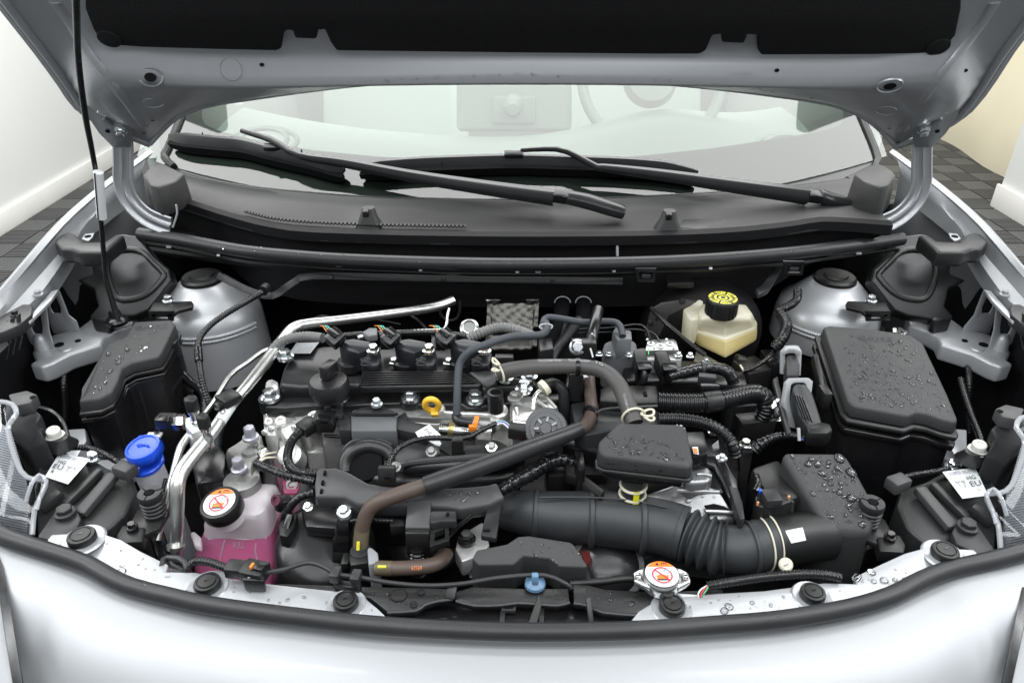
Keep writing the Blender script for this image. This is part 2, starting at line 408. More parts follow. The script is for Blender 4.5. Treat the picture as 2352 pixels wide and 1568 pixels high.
for ix in range(-8, 10):
    for iy in range(2, 19):
        x, y = ix*.4+.07, iy*.4+.1
        if abs(x) < .95 or x < -3.15 or x > 3.7: continue
        if x < 0 and (y > 5.6 or (abs(x) < 1.3 and y > 4)): continue
        if x > 0 and (y > 7.3 or (abs(x) < 1.3 and y > 3.5)): continue
        o = t0 if first else t0.copy()
        if not first: COL.objects.link(o)
        first = False; o.location = (x, y, 0)
def wallbox(name, x0, x1, y0, y1, z0, z1, mat, parent=None):
    o = mk(name, box(Vector(((x0+x1)/2, (y0+y1)/2, (z0+z1)/2)), x1-x0, y1-y0, z1-z0), mat, parent, bevel=.004)
    if not parent: o['kind'] = 'structure'
    return o
w = wallbox('wall_left', -3.35, -3.15, -.5, 12, 0, 2.6, WALL)
wallbox('baseboard', -3.15, -3.13, -.5, 12, 0, .13, BASEB, w)
w = wallbox('wall_right', 3.25, 3.6, -.5, 4.75, 0, 2.6, WALL)
wallbox('baseboard', 3.23, 3.25, -.5, 4.77, 0, .16, BASEB, w)
rows = []
for j in range(14):
    z = 2.6*j/13
    rows.append([Vector((3.68+.035*math.sin(y*2.1+.6*math.sin(z*2.2))+.02*math.sin(y*5.3+z*1.7)+.05*math.exp(-z*9), y, z)) for y in [4.7+.12*i for i in range(64)]])
one('curtain', sheet(rows), CURT, 'cream plastic sheet hanging behind the open hood on the right', 'curtain', solid=.004, ang=60)

# ================================================================ hood
HPL = (1.36, 1.34, -1.15); HN = Vector((0, -1.15, -1)).normalized()
def HP(px, py, off=0): return V(px, py, pl=HPL)+HN*off
hood = thing('hood', 'raised silver hood with black felt lining above the engine bay', 'hood')
rowsdef = [
 (q('D', [(345, 330), (372, 300), (408, 268), (470, 243), (560, 227), (800, 195), (1000, 182), (1200, 178), (1400, 182), (1600, 196), (1850, 227), (1935, 246), (1990, 272), (2027, 303), (2056, 336)]), 0),
 (q('D', [(330, 322), (365, 290), (402, 258), (470, 234), (560, 219), (800, 188), (1000, 175), (1200, 171), (1400, 175), (1600, 189), (1850, 218), (1938, 237), (1996, 262), (2034, 293), (2070, 328)]), .010),
 (q('D', [(290, 305), (340, 262), (395, 224), (470, 200), (560, 188), (800, 168), (1000, 158), (1200, 155), (1400, 158), (1600, 168), (1850, 190), (1945, 205), (2010, 230), (2062, 265), (2112, 308)]), .026),
 (q('D', [(215, 262), (262, 205), (335, 165), (450, 155), (560, 152), (800, 145), (1000, 141), (1200, 140), (1400, 141), (1600, 145), (1850, 153), (1955, 160), (2070, 170), (2140, 210), (2190, 268)]), .044),
 (q('D', [(182, 225), (215, 160), (262, 122), (420, 133), (560, 138), (800, 136), (1000, 133), (1200, 132), (1400, 133), (1600, 136), (1850, 140), (1985, 137), (2140, 128), (2190, 165), (2222, 232)]), .047),
 (q('D', [(150, 185), (195, 110), (240, 95), (400, 112), (560, 118), (800, 118), (1000, 116), (1200, 115), (1400, 116), (1600, 118), (1850, 121), (2000, 117), (2165, 100), (2208, 118), (2255, 192)]), .022),
 (q('D', [(110, 130), (182, 50), (225, 60), (390, 80), (560, 84), (800, 86), (1000, 88), (1200, 88), (1400, 90), (1600, 92), (1850, 93), (2010, 90), (2180, 65), (2222, 55), (2295, 130)]), .004),
 (q('D', [(10, 0), (165, -60), (200, -60), (390, -60), (560, -60), (800, -60), (1000, -60), (1200, -60), (1400, -60), (1600, -60), (1850, -60), (2010, -60), (2205, -60), (2240, -60), (2395, 0)]), .002),
 (q('D', [(-160, -240), (120, -260), (200, -260), (390, -260), (560, -260), (800, -260), (1000, -260), (1200, -260), (1400, -260), (1600, -260), (1850, -260), (2010, -260), (2205, -260), (2290, -260), (2570, -240)]), .002)]
hrows = []
for pts, off in rowsdef:
    r = [HP(x, y, off) for x, y in pts]; r[0] = HP(*pts[0], 0); r[-1] = HP(*pts[-1], 0)
    r, _ = smooth_path(r, .5); hrows.append(r)
cols = list(zip(*hrows)); cols = [smooth_path(list(c), .5)[0] for c in cols]
HOODSHADE = M('silver_paint_hood_shaded', (.33, .342, .358), .36, .5, bump=.03, bscale=2200, coat=.15, var=.03, vscale=60)  # same silver paint, darkened to put the underside's shade into its colour
inner = mk('inner_panel', sheet(cols), HOODSHADE, hood, ang=70)
# outer skin above, hemmed round the inner panel
def edge_dn(r): return [p-HN*.022 for p in r]
mk('outer_skin', sheet([[p-HN*(.004+.035*(1-abs(i/ (len(r)-1)-.5)*2)**.5) for i, p in enumerate(r)] for r in hrows]), PAINT, hood, ang=70)
lside = [HP(x, y) for x, y in [(345, 331), (268, 300), (203, 262), (165, 208), (110, 131), (10, 0), (-160, -240)]]
rside = [HP(x, y) for x, y in [(2056, 337), (2140, 305), (2202, 268), (2258, 194), (2297, 131), (2395, 0), (2570, -240)]]
for sd in (lside, rside):
    ps, _ = smooth_path(sd, .03); mk('hem_flange', sweep(ps, [.007]*len(ps), 10), PAINT, hood)
    s = -1 if sd is lside else 1
    for k_, (dx, dn) in enumerate(((.012, .006), (.022, .014))):
        mk('hem_flange', sweep([p+Vector((s*dx, 0, 0))-HN*dn for p in ps], [.006]*len(ps), 8), PAINT, hood)
ps, _ = smooth_path([HP(x, y) for x, y in rowsdef[0][0]], .03); mk('rear_hem', sweep(ps, [.005]*len(ps), 8), PAINT, hood)
padpx = [(200, -255), (201, 0), (218, 45), (232, 68), (265, 83), (335, 88), (500, 93), (636, 96), (649, 92), (655, 55), (663, 48), (675, 50), (680, 67), (730, 69), (733, 48), (748, 47), (760, 75), (775, 96), (1176, 101), (1500, 104),
         (1605, 104), (1620, 95), (1635, 60), (1655, 57), (1655, 77), (1707, 79), (1715, 58), (1738, 60), (1738, 95), (1745, 106), (2000, 105), (2130, 102), (2165, 90), (2190, 60), (2202, 0), (2205, -255)]
pad = mk('insulation_pad', plate([HP(x, y, .018) for x, y in padpx], .015), FELT, hood, bevel=.004, seg=2)
for px, py in ((256, 66), (2150, 85)):
    mk('pad_fastener', lathe(HP(px, py, .018), [(.017, -.002), (.016, .0025), (.008, .004)], 20, HN), FELT, hood)
for x0, x1, yy in ((675, 735, 38), (1650, 1712, 47)):
    mk('pad_tab', plate([HP(x, y, .013) for x, y in ((x0+3, yy-25), (x1-3, yy-25), (x1-6, yy+8), (x1-4, yy+27), (x0+8, yy+26), (x0+10, yy+8))], .004), FELT, hood, bevel=.0015)
def hoodhole(px, py, w, h, ring=0):
    hh = hit(inner, px, py)
    if not hh: return
    c, n = hh; r = mpx(w, c)/2
    a = Vector((1, 0, 0)); b = n.cross(a).normalized(); N = 20
    k = h/w*1.35
    if ring:
        rr = [[c+a*math.cos(6.2832*i/N)*r*s+b*math.sin(6.2832*i/N)*r*k*s+n*o for i in range(N)] for s, o in ((ring*1.10, -.001), (ring, .0014), (ring*.9, .0))]
        mk('embossed_rim', loft(rr, cap=False), HOODSHADE, hood)
    mk('access_hole', ([c+a*math.cos(6.2832*i/N)*r+b*math.sin(6.2832*i/N)*r*k+n*.0016 for i in range(N)], [tuple(range(N))]), VOID, hood)
for px, py, w_, h_, rg in ((346, 178, 28, 15, 2.0), (602, 149, 11, 6, 0), (350, 275, 9, 5, 0), (330, 304, 10, 5, 0), (2044, 197, 29, 15, 2.0), (1784, 162, 11, 6, 0), (2042, 294, 10, 5, 0), (2063, 325, 10, 5, 0), (2215, 162, 12, 6, 0)):
    hoodhole(px, py, w_, h_, rg)
for px, py, w_ in ((531, 160, 50), (352, 236, 44), (2036, 254, 44)):
    hh = hit(inner, px, py)
    if hh:
        c, n = hh; r = mpx(w_, c)/2
        e1_ = n.orthogonal().normalized(); e2_ = n.cross(e1_); mk('embossed_rim', loft([[c+(e1_*math.cos(6.2832*i/28)+e2_*math.sin(6.2832*i/28))*r*s_+n*o_ for i in range(28)] for s_, o_ in ((1.06, -.001), (1, .0012), (.92, -.0008))], cap=False), HOODSHADE, hood)
lettering(inner, 'TOYOTA', [(1676, 166), (1729, 166), (1729, 178), (1676, 178)], PAINT, hood, off=.0012)
for pts in ([(126, 5), (165, 60), (201, 125), (262, 200), (330, 288)], [(2285, 5), (2240, 75), (2195, 135), (2140, 205), (2072, 300)]):
    pp = [hit(inner, x, y) for x, y in pts]; pp = [h[0]-h[1]*.002 for h in pp if h]
    ps, _ = smooth_path(pp, .02); mk('stiffening_rib', sweep(ps, [.010]*len(ps), 12, HN, .55), HOODSHADE, hood)
d = drops(inner, [(480, 222), (800, 188), (1200, 166), (1600, 188), (1930, 225), (1930, 236), (1600, 192), (1200, 174), (800, 192), (480, 232)], 110, 2.5, 7, WATER, hood)
# hinge arms
def hinge(mir):
    f_ = (lambda x: x) if not mir else (lambda x: 2400-x)
    pl_ = [(204, 222), (212, 208), (236, 205), (258, 214), (272, 245), (300, 262), (310, 285), (304, 318), (264, 318), (232, 285), (206, 245)]
    pp = [HP(f_(x), y, .020) for x, y in pl_]
    h = mk('hinge_arm', plate(pp, .005), PIPE_P, hood, bevel=.0015)
    ap = [(280, 300, 1.31), (284, 330, 1.30), (285, 380, 1.27), (286, 420, 1.24), (300, 458, 1.215), (325, 487, 1.20), (352, 505, 1.19), (392, 520, 1.18)]
    pts = [V(f_(x), y, y=1.36-.004*i) for i, (x, y, z) in enumerate(ap)]
    ps, rs = smooth_path(pts, .01, [mpx(46, p)/2 for p in pts])
    sect = [(-1, .28), (-.86, .34), (-.5, .05), (-.28, .06), (0, .42), (.28, .06), (.5, .05), (.86, .34), (1, .28), (.9, -.15), (-.9, -.15)]
    mk('hinge_strap', sweep(ps, rs, up=Vector((0, -1, .2)), sect=sect), PIPE_P, h, ang=50)
    for x, y in ((240, 225), (283, 276)):
        c = HP(f_(x), y, .021); mk('bolt', hexbolt(c, mpx(20, c)/2, HN), ZINC, h, ang=30)
    c = HP(f_(252), 279, .0205); mk('slot', lathe(c, [(.004, 0), (.004, .001)], 12, HN), VOID, h)
    ps, _ = smooth_path([HP(f_(x), y, .021) for x, y in ((243, 247), (262, 262))], .02); mk('pressed_groove', sweep(ps, [.004, .004], 8), PIPE_P, h)
PIPE_P = M('bare_grey_steel', (.36, .37, .385), .38, .8, var=.08)
hinge(False); hinge(True)

# ================================================================ windshield and cabin
def gy0(x): return 1.386+.19*(x/.75)**2
def gzb(x): return 1.215+.035*(x/.75)**2
GK = .577
def G(px, py, off=0):
    d = ray(px, py); lo, hi = .6, 4.0
    for _ in range(50):
        m = (lo+hi)/2; p = CAM+d*m
        if p.z-(gzb(p.x)+(p.y-gy0(p.x))*GK) > 0: lo = m
        else: hi = m
    return CAM+d*lo+Vector((0, -.5, .866))*off
GLASS = thin('windshield_glass', (.80, .93, .86), (.76, .90, .82), 1.9, .03)
FRIT = M('grey_ceramic_band', (.05, .052, .05), .35, var=.04, vscale=8)
ws = thing('windshield', 'pale green tinted windshield with grey edge band below the raised hood', 'windshield')
rows = []
for j in range(10):
    s = -.02+.95*j/9
    rows.append([Vector((x, gy0(x)+s*.866, gzb(x)+s*.5)) for x in [-.82+1.64*i/32 for i in range(33)]])
mk('glass', sheet(rows), GLASS, ws, ang=80, keep=True)
out_ = [(446, 200), (420, 262), (385, 345), (378, 362), (400, 385), (444, 410), (520, 425), (600, 437), (812, 456), (1000, 462), (1176, 464), (1400, 460), (1600, 450), (1800, 434), (1945, 416), (1990, 395), (2016, 368), (1975, 262), (1950, 200)]
in_ = [(466, 205), (463, 240), (462, 268), (470, 284), (500, 298), (560, 313), (640, 330), (720, 343), (860, 357), (1020, 366), (1176, 368), (1330, 365), (1480, 355), (1640, 338), (1800, 314), (1895, 298), (1934, 284), (1940, 265), (1925, 205)]
A = resample([G(x, y, -.003) for x, y in out_], 90); B = resample([G(x, y, -.003) for x, y in in_], 90)
mk('ceramic_band', sheet([A, [a.lerp(b, .5) for a, b in zip(A, B)], B]), FRIT, ws, ang=80)
ps, _ = smooth_path([G(x, y, .002) for x, y in out_[:5]], .03); mk('edge_moulding', sweep(ps, [.008]*len(ps), 8), BLK, ws)
ps, _ = smooth_path([G(x, y, .002) for x, y in out_[-5:]], .03); mk('edge_moulding', sweep(ps, [.008]*len(ps), 8), BLK, ws)
# dashboard seen through the glass
CABIN = M('hazed_cabin', (.33, .35, .33), .6, var=.03)  # reflected ceiling haze on the glass is put into these pale cabin colours
CABIN2 = M('hazed_display', (.38, .40, .38), .45, var=.02)
dash = thing('dashboard', 'haze-paled dashboard with round vents seen through the windshield', 'dashboard')
rows = []
for j, (dy, dz) in enumerate(((-.02, -.05), (.12, -.02), (.3, .0), (.45, .0), (.55, -.05), (.58, -.3))):
    rows.append([Vector((x, gy0(x)+.06+dy, gzb(x)+dz-.005+.05*math.exp(-((x-.36)/.2)**2)*(j >= 2))) for x in [-.74+1.48*i/30 for i in range(31)]])
mk('top_pad', sheet(rows), CABIN, dash, ang=60)
for px, py in ((590, 298), (1825, 314)):
    c = G(px, py)+Vector((0, .03, -.045)); N = 24
    for s_, o_ in ((1, 0), (.7, .003)):
        ps = [c+Vector((.075*s_*math.cos(6.2832*i/N), .035*s_*math.sin(6.2832*i/N), .012+o_+.02*math.sin(6.2832*i/N))) for i in range(N+1)]
        mk('air_vent', sweep(ps, [.006]*len(ps), 8), CABIN2, dash)
screen = thing('center_display', 'haze-paled rounded central panel with a knob behind the windshield', 'display')
def SQ(pts, y): return [V(x, yy, y=y) for x, yy in pts]
def rr_px(x0, x1, y0, y1, r, k=5):
    out = []
    for cx, cy, a0 in ((x1-r, y1-r, 0), (x0+r, y1-r, 90), (x0+r, y0+r, 180), (x1-r, y0+r, 270)):
        for i in range(k+1):
            a = math.radians(a0+90*i/k); out.append((cx+r*math.cos(a), cy+r*math.sin(a)))
    return out
sc = mk('housing', plate(SQ(rr_px(1048, 1314, 187, 305, 14), 1.98), .05), CABIN2, screen, bevel=.014, seg=4)
mk('inset_panel', plate(SQ(rr_px(1128, 1231, 223, 285, 8), 1.972), .010), CABIN, screen, bevel=.004)
c = V(1178, 247, y=1.962); mk('knob', lathe(c, [(.028, .02), (.026, 0), (.018, -.006), (.016, -.012), (.006, -.013)], 24, (0, 1, .25)), CABIN2, screen)
sw = thing('steering_wheel', 'haze-paled steering wheel rim behind the right half of the windshield', 'steering wheel')
c = Vector((.36, 1.98, 1.34)); N = 40; ax = Vector((0, -.85, .5)).normalized(); a = Vector((1, 0, 0)); b = ax.cross(a)
mk('rim', sweep([c+(a*math.cos(6.2832*i/N)+b*math.sin(6.2832*i/N))*.18 for i in range(N+1)], [.014]*(N+1), 10, cap=False), CABIN, sw)
mk('hub', lathe(c-ax*.02, [(.03, -.03), (.07, -.01), (.06, .02), (.02, .03)], 24, ax), CABIN, sw)
for an in (0, math.pi, 1.5*math.pi): mk('spoke', bar(c, c+(a*math.cos(an)+b*math.sin(an)*-1)*.175, .03, .012, ax), CABIN, sw)
cbn = thing('car_interior', 'haze-paled seat backs and trim of the cabin faintly visible behind the windshield glass', 'car interior')
for s_ in (-1, 1): mk('side_trim', box(Vector((s_*.86, 2.35, 1.25)), .05, 1.2, .8), CABIN, cbn, bevel=.02)
mk('rear_wall', box(Vector((0, 3.0, 1.3)), 1.75, .05, .9), CABIN, cbn, bevel=.02)
for x in (-.38, .38):
    mk('seat_back', loft([rrect(x-.24, x+.24, 2.35, 2.5, 1.0, .05), rrect(x-.22, x+.22, 2.45, 2.58, 1.35, .05), rrect(x-.13, x+.13, 2.48, 2.58, 1.42, .05), rrect(x-.13, x+.13, 2.5, 2.6, 1.6, .05)]), CABIN, cbn, ang=60)
# ================================================================ cowl, wipers
COWL = M('weathered_cowl_plastic', (.030, .030, .030), .46, bump=.2, bscale=900, var=.08, vscale=20, dust=.25)
cowl = thing('cowl', 'dark grey cowl panel with slotted vent under the wipers', 'cowl')
back = [(420, 398), (444, 408), (520, 424), (600, 436), (812, 455), (1000, 461), (1176, 463), (1400, 459), (1600, 449), (1800, 433), (1945, 415), (1975, 402)]
front = [(345, 437, 1.222), (400, 448, 1.218), (470, 470, 1.21), (548, 494, 1.204), (664, 519, 1.20), (850, 528, 1.20), (1000, 531, 1.20), (1176, 533, 1.20), (1400, 532, 1.20), (1586, 528, 1.20), (1720, 520, 1.204), (1838, 506, 1.21), (1894, 498, 1.216), (2046, 508, 1.216)]
A = resample(smooth_path([G(x, y, .003) for x, y in back], .05)[0], 60); B = resample(smooth_path(W('D', front), .05)[0], 60)
def mixrow(k, dz): return [a.lerp(b, k)+Vector((0, 0, dz)) for a, b in zip(A, B)]
top = mk('top_panel', sheet([mixrow(0, .004), mixrow(.08, .003), mixrow(.12, -.004), mixrow(.3, -.010), mixrow(.6, -.012), mixrow(.88, -.006), mixrow(1, 0)]), COWL, cowl, ang=45)
mk('front_wall', sheet([[p+Vector((0, 0, .001)) for p in B], [p+Vector((0, -.012, -.004)) for p in B], [p+Vector((0, -.012, -.022)) for p in B], [p+Vector((0, .004, -.03)) for p in B], [p+Vector((0, .01, -.03-.13*min(1, min(i, 59-i)/9))) for i, p in enumerate(B)]]), VOIDP if 'VOIDP' in globals() else BAY, cowl, ang=30)
ps, _ = smooth_path([p+Vector((0, -.010, -.020)) for p in B[::3]], .03); mk('wall_bead', sweep(ps, [.0022]*len(ps), 6), DGREY, cowl)
ps, _ = smooth_path([p+Vector((0, -.002, .001)) for p in A[::3]], .03); mk('glass_lip', sweep(ps, [.004]*len(ps), 8), BLK, cowl)
# vent: black slot with ribs in front of it
vs = [p for p in W('D', [(560, 492, 1.2045), (620, 508, 1.202), (700, 517, 1.200), (800, 522, 1.200), (900, 525, 1.200), (1000, 527, 1.200), (1068, 528, 1.200)])]
ps, _ = smooth_path(vs, .03); ps = resample(ps, 60)
mk('vent_slot', sheet([[p+Vector((0, .0, .0045)) for p in ps], [p+Vector((0, .014, .0035)) for p in ps]]), VOID, cowl)
for i in range(1, 60, 1):
    p = ps[i]; mk('vent_rib', bar(p+Vector((0, .001, .0045)), p+Vector((-.003 if i < 30 else 0, .014, .0045)), .0032, .003), COWL, cowl)
def nozzle(px, py):
    c = V(px, py, z=1.205); s = mpx(62, c)
    n = mk('washer_nozzle', loft([rrect(c.x-s*.5, c.x+s*.5, c.y-s*.1, c.y+s*.6, 1.196, .008), rrect(c.x-s*.33, c.x+s*.33, c.y, c.y+s*.5, 1.214, .008), rrect(c.x-s*.2, c.x+s*.24, c.y+.1*s, c.y+s*.5, 1.232, .008)]), COWL, cowl, ang=40)
    mk('jet', box(Vector((c.x-s*.05, c.y+.08*s, 1.224)), s*.24, .010, .015, rx=.3), BLK, n, bevel=.003)
nozzle(845, 515); nozzle(1537, 522)
mk('access_lid', plate([G(0, 0)*0+V(x, y, z=1.197) for x, y in [(1570, 497), (1745, 500), (1772, 508), (1772, 521), (1600, 524), (1565, 522)]], .002), COWL, cowl, bevel=.001)
for nm, f_ in (('corner_cover', lambda x: x), ('corner_cover', lambda x: 2386-x)):
    topf = [(328, 402, 1.268), (340, 388, 1.272), (370, 373, 1.275), (424, 399, 1.262), (402, 416, 1.262), (362, 430, 1.262), (345, 424, 1.265)]
    T_ = [V(f_(x), y, z=z) for x, y, z in topf]
    mk(nm, prism(T_, 1.205, flare=.10), COWL, cowl, bevel=.004)
mk('gap_strip', bar(V(1417, 545, z=1.19), V(1418, 588, y=1.255), .004, .004), LGREY, cowl)
for pts in ([(404, 470), (407, 490), (397, 522)],):
    ps = [V(x, y, y=1.30) for x, y in pts]; ps, _ = smooth_path(ps, .01); mk('drain_wire', sweep(ps, [.0018]*len(ps), 6), LGREY, cowl)
# rear weather seal
seal_px = [(322, 537), (420, 552), (560, 577), (680, 589), (800, 597), (1000, 604), (1176, 607), (1400, 605), (1600, 598), (1800, 583), (1960, 564), (2072, 549)]
rs_ = thing('rear_weatherstrip', 'long black rubber weatherstrip tube along the rear of the engine bay', 'weatherstrip')
SP = [V(x, y, z=1.165) for x, y in seal_px]
sb = mk('rubber_tube', tube(SP, 30, 16, step=.03), RUB, rs_)
ps, _ = smooth_path([p+Vector((0, -.002, -.017)) for p in SP], .05)
mk('flange', sheet([ps, [p+Vector((0, .006, -.007)) for p in ps]]), BLK, rs_, solid=.002)
for i, px in enumerate((388, 502, 745, 778, 966, 1188, 1236, 1410, 1632, 1972)):
    yy = {388: 567, 502: 586, 745: 606, 778: 610, 966: 620, 1188: 624, 1236: 624, 1410: 622, 1632: 616, 1972: 582}[px]
    c = V(px, yy, z=1.150); mk('clip', box(c, .006 if i % 3 else .010, .004, .004), WHITE if i % 3 else LGREY, rs_, bevel=.0008)
drops(sb, [(450, 545), (800, 585), (1200, 596), (1600, 588), (1900, 560), (1900, 580), (1600, 606), (1200, 612), (800, 603), (450, 570)], 60, 2, 6, WATER, rs_)
# wipers
def wiper(label, armpx, aw, bladepx, spl, joint, capx):
    w_ = thing('windshield_wiper', label, 'wiper', 'wipers on the windshield')
    pts = [G(x, y, o) for x, y, o in armpx]; ps, rs = smooth_path(pts, .02, [mpx(a, p)/2 for a, p in zip(aw, pts)])
    mk('arm', sweep(ps, rs, up=Vector((0, -.45, .9)), sect=[(-.9, .1), (-.6, .75), (.2, .95), (.8, .5), (1, -.2), (.7, -.8), (-.7, -.8)]), BLKW, w_, ang=50)
    j = [G(x, y, o) for x, y, o in joint]
    mk('pivot_joint', bar(j[0], j[1], .022, .02, Vector((0, -.4, .9))), BLKG, w_, bevel=.003)
    cp = [G(x, y, o) for x, y, o in capx]; ps, rs = smooth_path(cp, .01, [mpx(a, p)/2 for a, p in zip((34, 38, 36, 34), cp)])
    mk('pivot_cover', sweep(ps, rs, up=Vector((0, -.45, .9)), sect=[(-1, -.3), (-.8, .5), (0, .75), (.8, .5), (1, -.3), (.8, -.7), (-.8, -.7)]), BLKW, w_, ang=50, bevel=.002)
    bp = [G(x, y, .022) for x, y in bladepx]; nb = len(bp)
    ws_ = [18]+[46]*(nb-2)+[20]
    ps, rs = smooth_path(bp, .015, [mpx(a, p)/2 for a, p in zip(ws_, bp)])
    b = mk('blade', sweep(ps, rs, up=Vector((0, -.45, .9)), sect=[(-.35, .15), (-.25, .6), (.2, .75), (.9, .0), (1.0, -.55), (-.4, -.55)]), BLKW, w_, ang=40)
    ps2 = [p+Vector((0, -.010, -.012)) for p in ps]; mk('rubber_squeegee', sweep(ps2, [r*.55+.004 for r in rs], up=Vector((0, -.45, .9)), sect=[(-.3, .6), (.7, .5), (.5, -.9), (-.2, -1)]), VOID, b)
    for x, y in spl:
        c = G(x, y, .025); mk('blade_seam', box(c, .0014, .020, .016, rx=.5), VOID, b)
    c = G(*[(a+b_)/2 for a, b_ in zip(bladepx[nb//2], bladepx[nb//2])][:2], .036)
    mk('blade_clip', box(c+Vector((0, -.004, .002)), .038, .014, .012, rx=.5), BLKW, b, bevel=.003)
BLKW = M('satin_black_wiper', (.014, .015, .016), .30, var=.12)
wiper('wiper whose blade tip rests at the left corner of the windshield', [(572, 340, .05), (640, 362, .05), (700, 393, .045), (800, 406, .04), (950, 436, .04), (1120, 463, .04), (1270, 484, .04)], (12, 16, 16, 22, 28, 34, 40),
      [(400, 330), (440, 337), (520, 345), (570, 350), (640, 368), (730, 389), (772, 401), (796, 408)], [(475, 338), (700, 378)], [(1268, 484, .045), (1300, 489, .045)], [(1298, 487, .045), (1345, 497, .045), (1400, 510, .04), (1428, 514, .035)])
wiper('wiper whose blade lies flat along the middle of the windshield base', [(1195, 382, .045), (1275, 382, .048), (1320, 395, .045), (1365, 415, .04), (1380, 417, .04), (1500, 432, .04), (1680, 458, .04), (1838, 480, .04)], (10, 12, 13, 15, 18, 26, 34, 40),
      [(832, 402), (880, 398), (960, 392), (1060, 388), (1180, 385), (1300, 388), (1420, 392), (1520, 400), (1597, 414)], [(1018, 392), (1408, 395)], [(1836, 483, .045), (1866, 487, .045)], [(1864, 482, .045), (1890, 488, .04), (1925, 494, .035), (1950, 498, .03)])
# ================================================================ fenders, inner rails
def fender(mir):
    f_ = (lambda x: x) if not mir else (lambda x: 2395-x)
    nm = 'left' if not mir else 'right'
    fd = thing('fender', 'silver front fender on the '+nm+' edge with a folded inner flange', 'fender', 'front fenders')
    o_ = [(-60, 738, 1.13), (0, 672, 1.150), (60, 602, 1.175), (137, 513, 1.20), (200, 455, 1.22), (262, 405, 1.24), (300, 378, 1.25), (345, 345, 1.262)]
    m_ = [(-60, 775, 1.115), (0, 712, 1.135), (80, 620, 1.155), (150, 545, 1.175), (195, 492, 1.195), (240, 452, 1.212), (290, 415, 1.225), (330, 380, 1.24)]
    i_ = [(-60, 815, 1.10), (25, 738, 1.115), (85, 682, 1.125), (118, 640, 1.135), (150, 592, 1.15), (178, 545, 1.165), (205, 505, 1.185), (290, 440, 1.20)]
    O, Mi, I = [resample(smooth_path([V(f_(x), y, z=z) for x, y, z in r], .05)[0], 40) for r in (o_, m_, i_)]
    s = -1 if not mir else 1
    Fl = [p+Vector((s*.012, 0, -.004)) for p in O]; Fl2 = [p+Vector((s*.03, 0, -.05)) for p in O]; Fl3 = [p+Vector((s*.05, 0, -.4)) for p in O]
    mk('outer_skin', sheet([Fl3, Fl2, Fl, [p+Vector((0, 0, .002)) for p in O], [p+Vector((-s*.006, 0, -.004)) for p in O]]), PAINT, fd, ang=50)
    mk('inner_flange', sheet([[p+Vector((-s*.0065, 0, -.004)) for p in O], [a.lerp(b, .35)+Vector((0, 0, -.006)) for a, b in zip(O, Mi)], [a.lerp(b, .5)+Vector((0, 0, .003)) for a, b in zip(O, Mi)], Mi, [a.lerp(b, .2)+Vector((0, 0, -.007)) for a, b in zip(Mi, I)], I, [p+Vector((0, 0, -.03)) for p in I]]), PAINT, fd, ang=32)
    mk('shade_sheet', sheet([[p+Vector((s*.05, 0, -.006)) for p in I], [p+Vector((s*.05, 0, -.45)) for p in I]]), BAY, fd)  # black sheet added so the space below the flange reads as shade
    c = V(f_(88), 676, z=1.128); mk('bolt', hexbolt(c, mpx(15, c)/2), PAINT, fd, ang=30)
    tabp = [(188, 548), (196, 537), (216, 535), (212, 545), (203, 553), (196, 552)]
    mk('tab', plate([V(f_(x), y, z=1.17) for x, y in tabp], .002), PAINT, fd)
    c = V(f_(202), 543, z=1.1705); mk('hole', lathe(c, [(.006, 0), (.006, .0008)], 14), VOID, fd)
    # plastic end cap with fins towards the headlight
    cp = thing('fender_end_cap', 'ribbed black plastic cap with bolt at the front end of the '+nm+' fender', 'cap', 'fender end caps')
    mk('cap_plate', prism([V(f_(x), y, z=1.125) for x, y in [(0, 722), (32, 700), (40, 697), (72, 698), (74, 705), (72, 722), (45, 745), (10, 760), (-20, 770), (-20, 740)]], dz=.02), DGREY, cp, bevel=.003)
    c = V(f_(35), 722, z=1.127); mk('bolt', hexbolt(c, mpx(22, c)/2/1.45), BLK, cp, ang=30)
    for k in range(3):
        x = 8+k*14; mk('fin', plate([V(f_(xx), yy, y=1.06) for xx, yy in [(x, 742-k*8), (x+7, 738-k*8), (x+12, 790-k*6), (x+5, 830-k*12)]], .006), DGREY, cp, bevel=.001)
    # apron plate and upright bracket
    ap = thing('apron_bracket', 'pressed silver bracket with oval openings below the '+nm+' fender', 'bracket', 'fender brackets')
    za = 1.015
    a1 = mk('apron_plate', prism([V(f_(x), y, z=za) for x, y in [(66, 835), (82, 826), (72, 805), (112, 775), (118, 768), (180, 752), (215, 726), (300, 716), (312, 728), (306, 745), (265, 758), (240, 772), (233, 790), (160, 812), (120, 833), (95, 842)]], dz=.035), PRIMER, ap, bevel=.006, seg=3)
    def up(pts, hole, yy):
        mk('upright', ringplate([V(f_(x), y, y=yy) for x, y in pts], [V(f_(x), y, y=yy) for x, y in hole], .003), PRIMER, ap, bevel=.0006)
    yA = V(100, 800, z=za).y
    up([(54, 742), (105, 694), (112, 760), (124, 800), (123, 812), (104, 815), (70, 788), (58, 760)], [(70, 735), (84, 722), (93, 722), (98, 752), (97, 768), (78, 768), (72, 756)], yA)
    yB = V(160, 760, z=za).y
    up([(105, 694), (120, 666), (135, 668), (150, 705), (160, 733), (175, 738), (184, 764), (160, 767), (122, 766), (112, 735)], [(112, 690), (122, 682), (128, 682), (139, 706), (140, 720), (122, 720), (115, 708)], yB)
    mk('top_lip', prism([V(f_(x), y, z=1.118) for x, y in [(56, 742), (60, 735), (118, 668), (135, 664), (116, 690), (68, 738)]], dz=.006), PRIMER, ap, bevel=.001)
    for x, y, w_ in ((136, 791, 20), (179, 782, 13)):
        c = V(f_(x), y, z=za+.001); r = mpx(w_, c)/2; mk('hole', lathe(c, [(r, -.001), (r, .0006)], 18), VOID, ap)
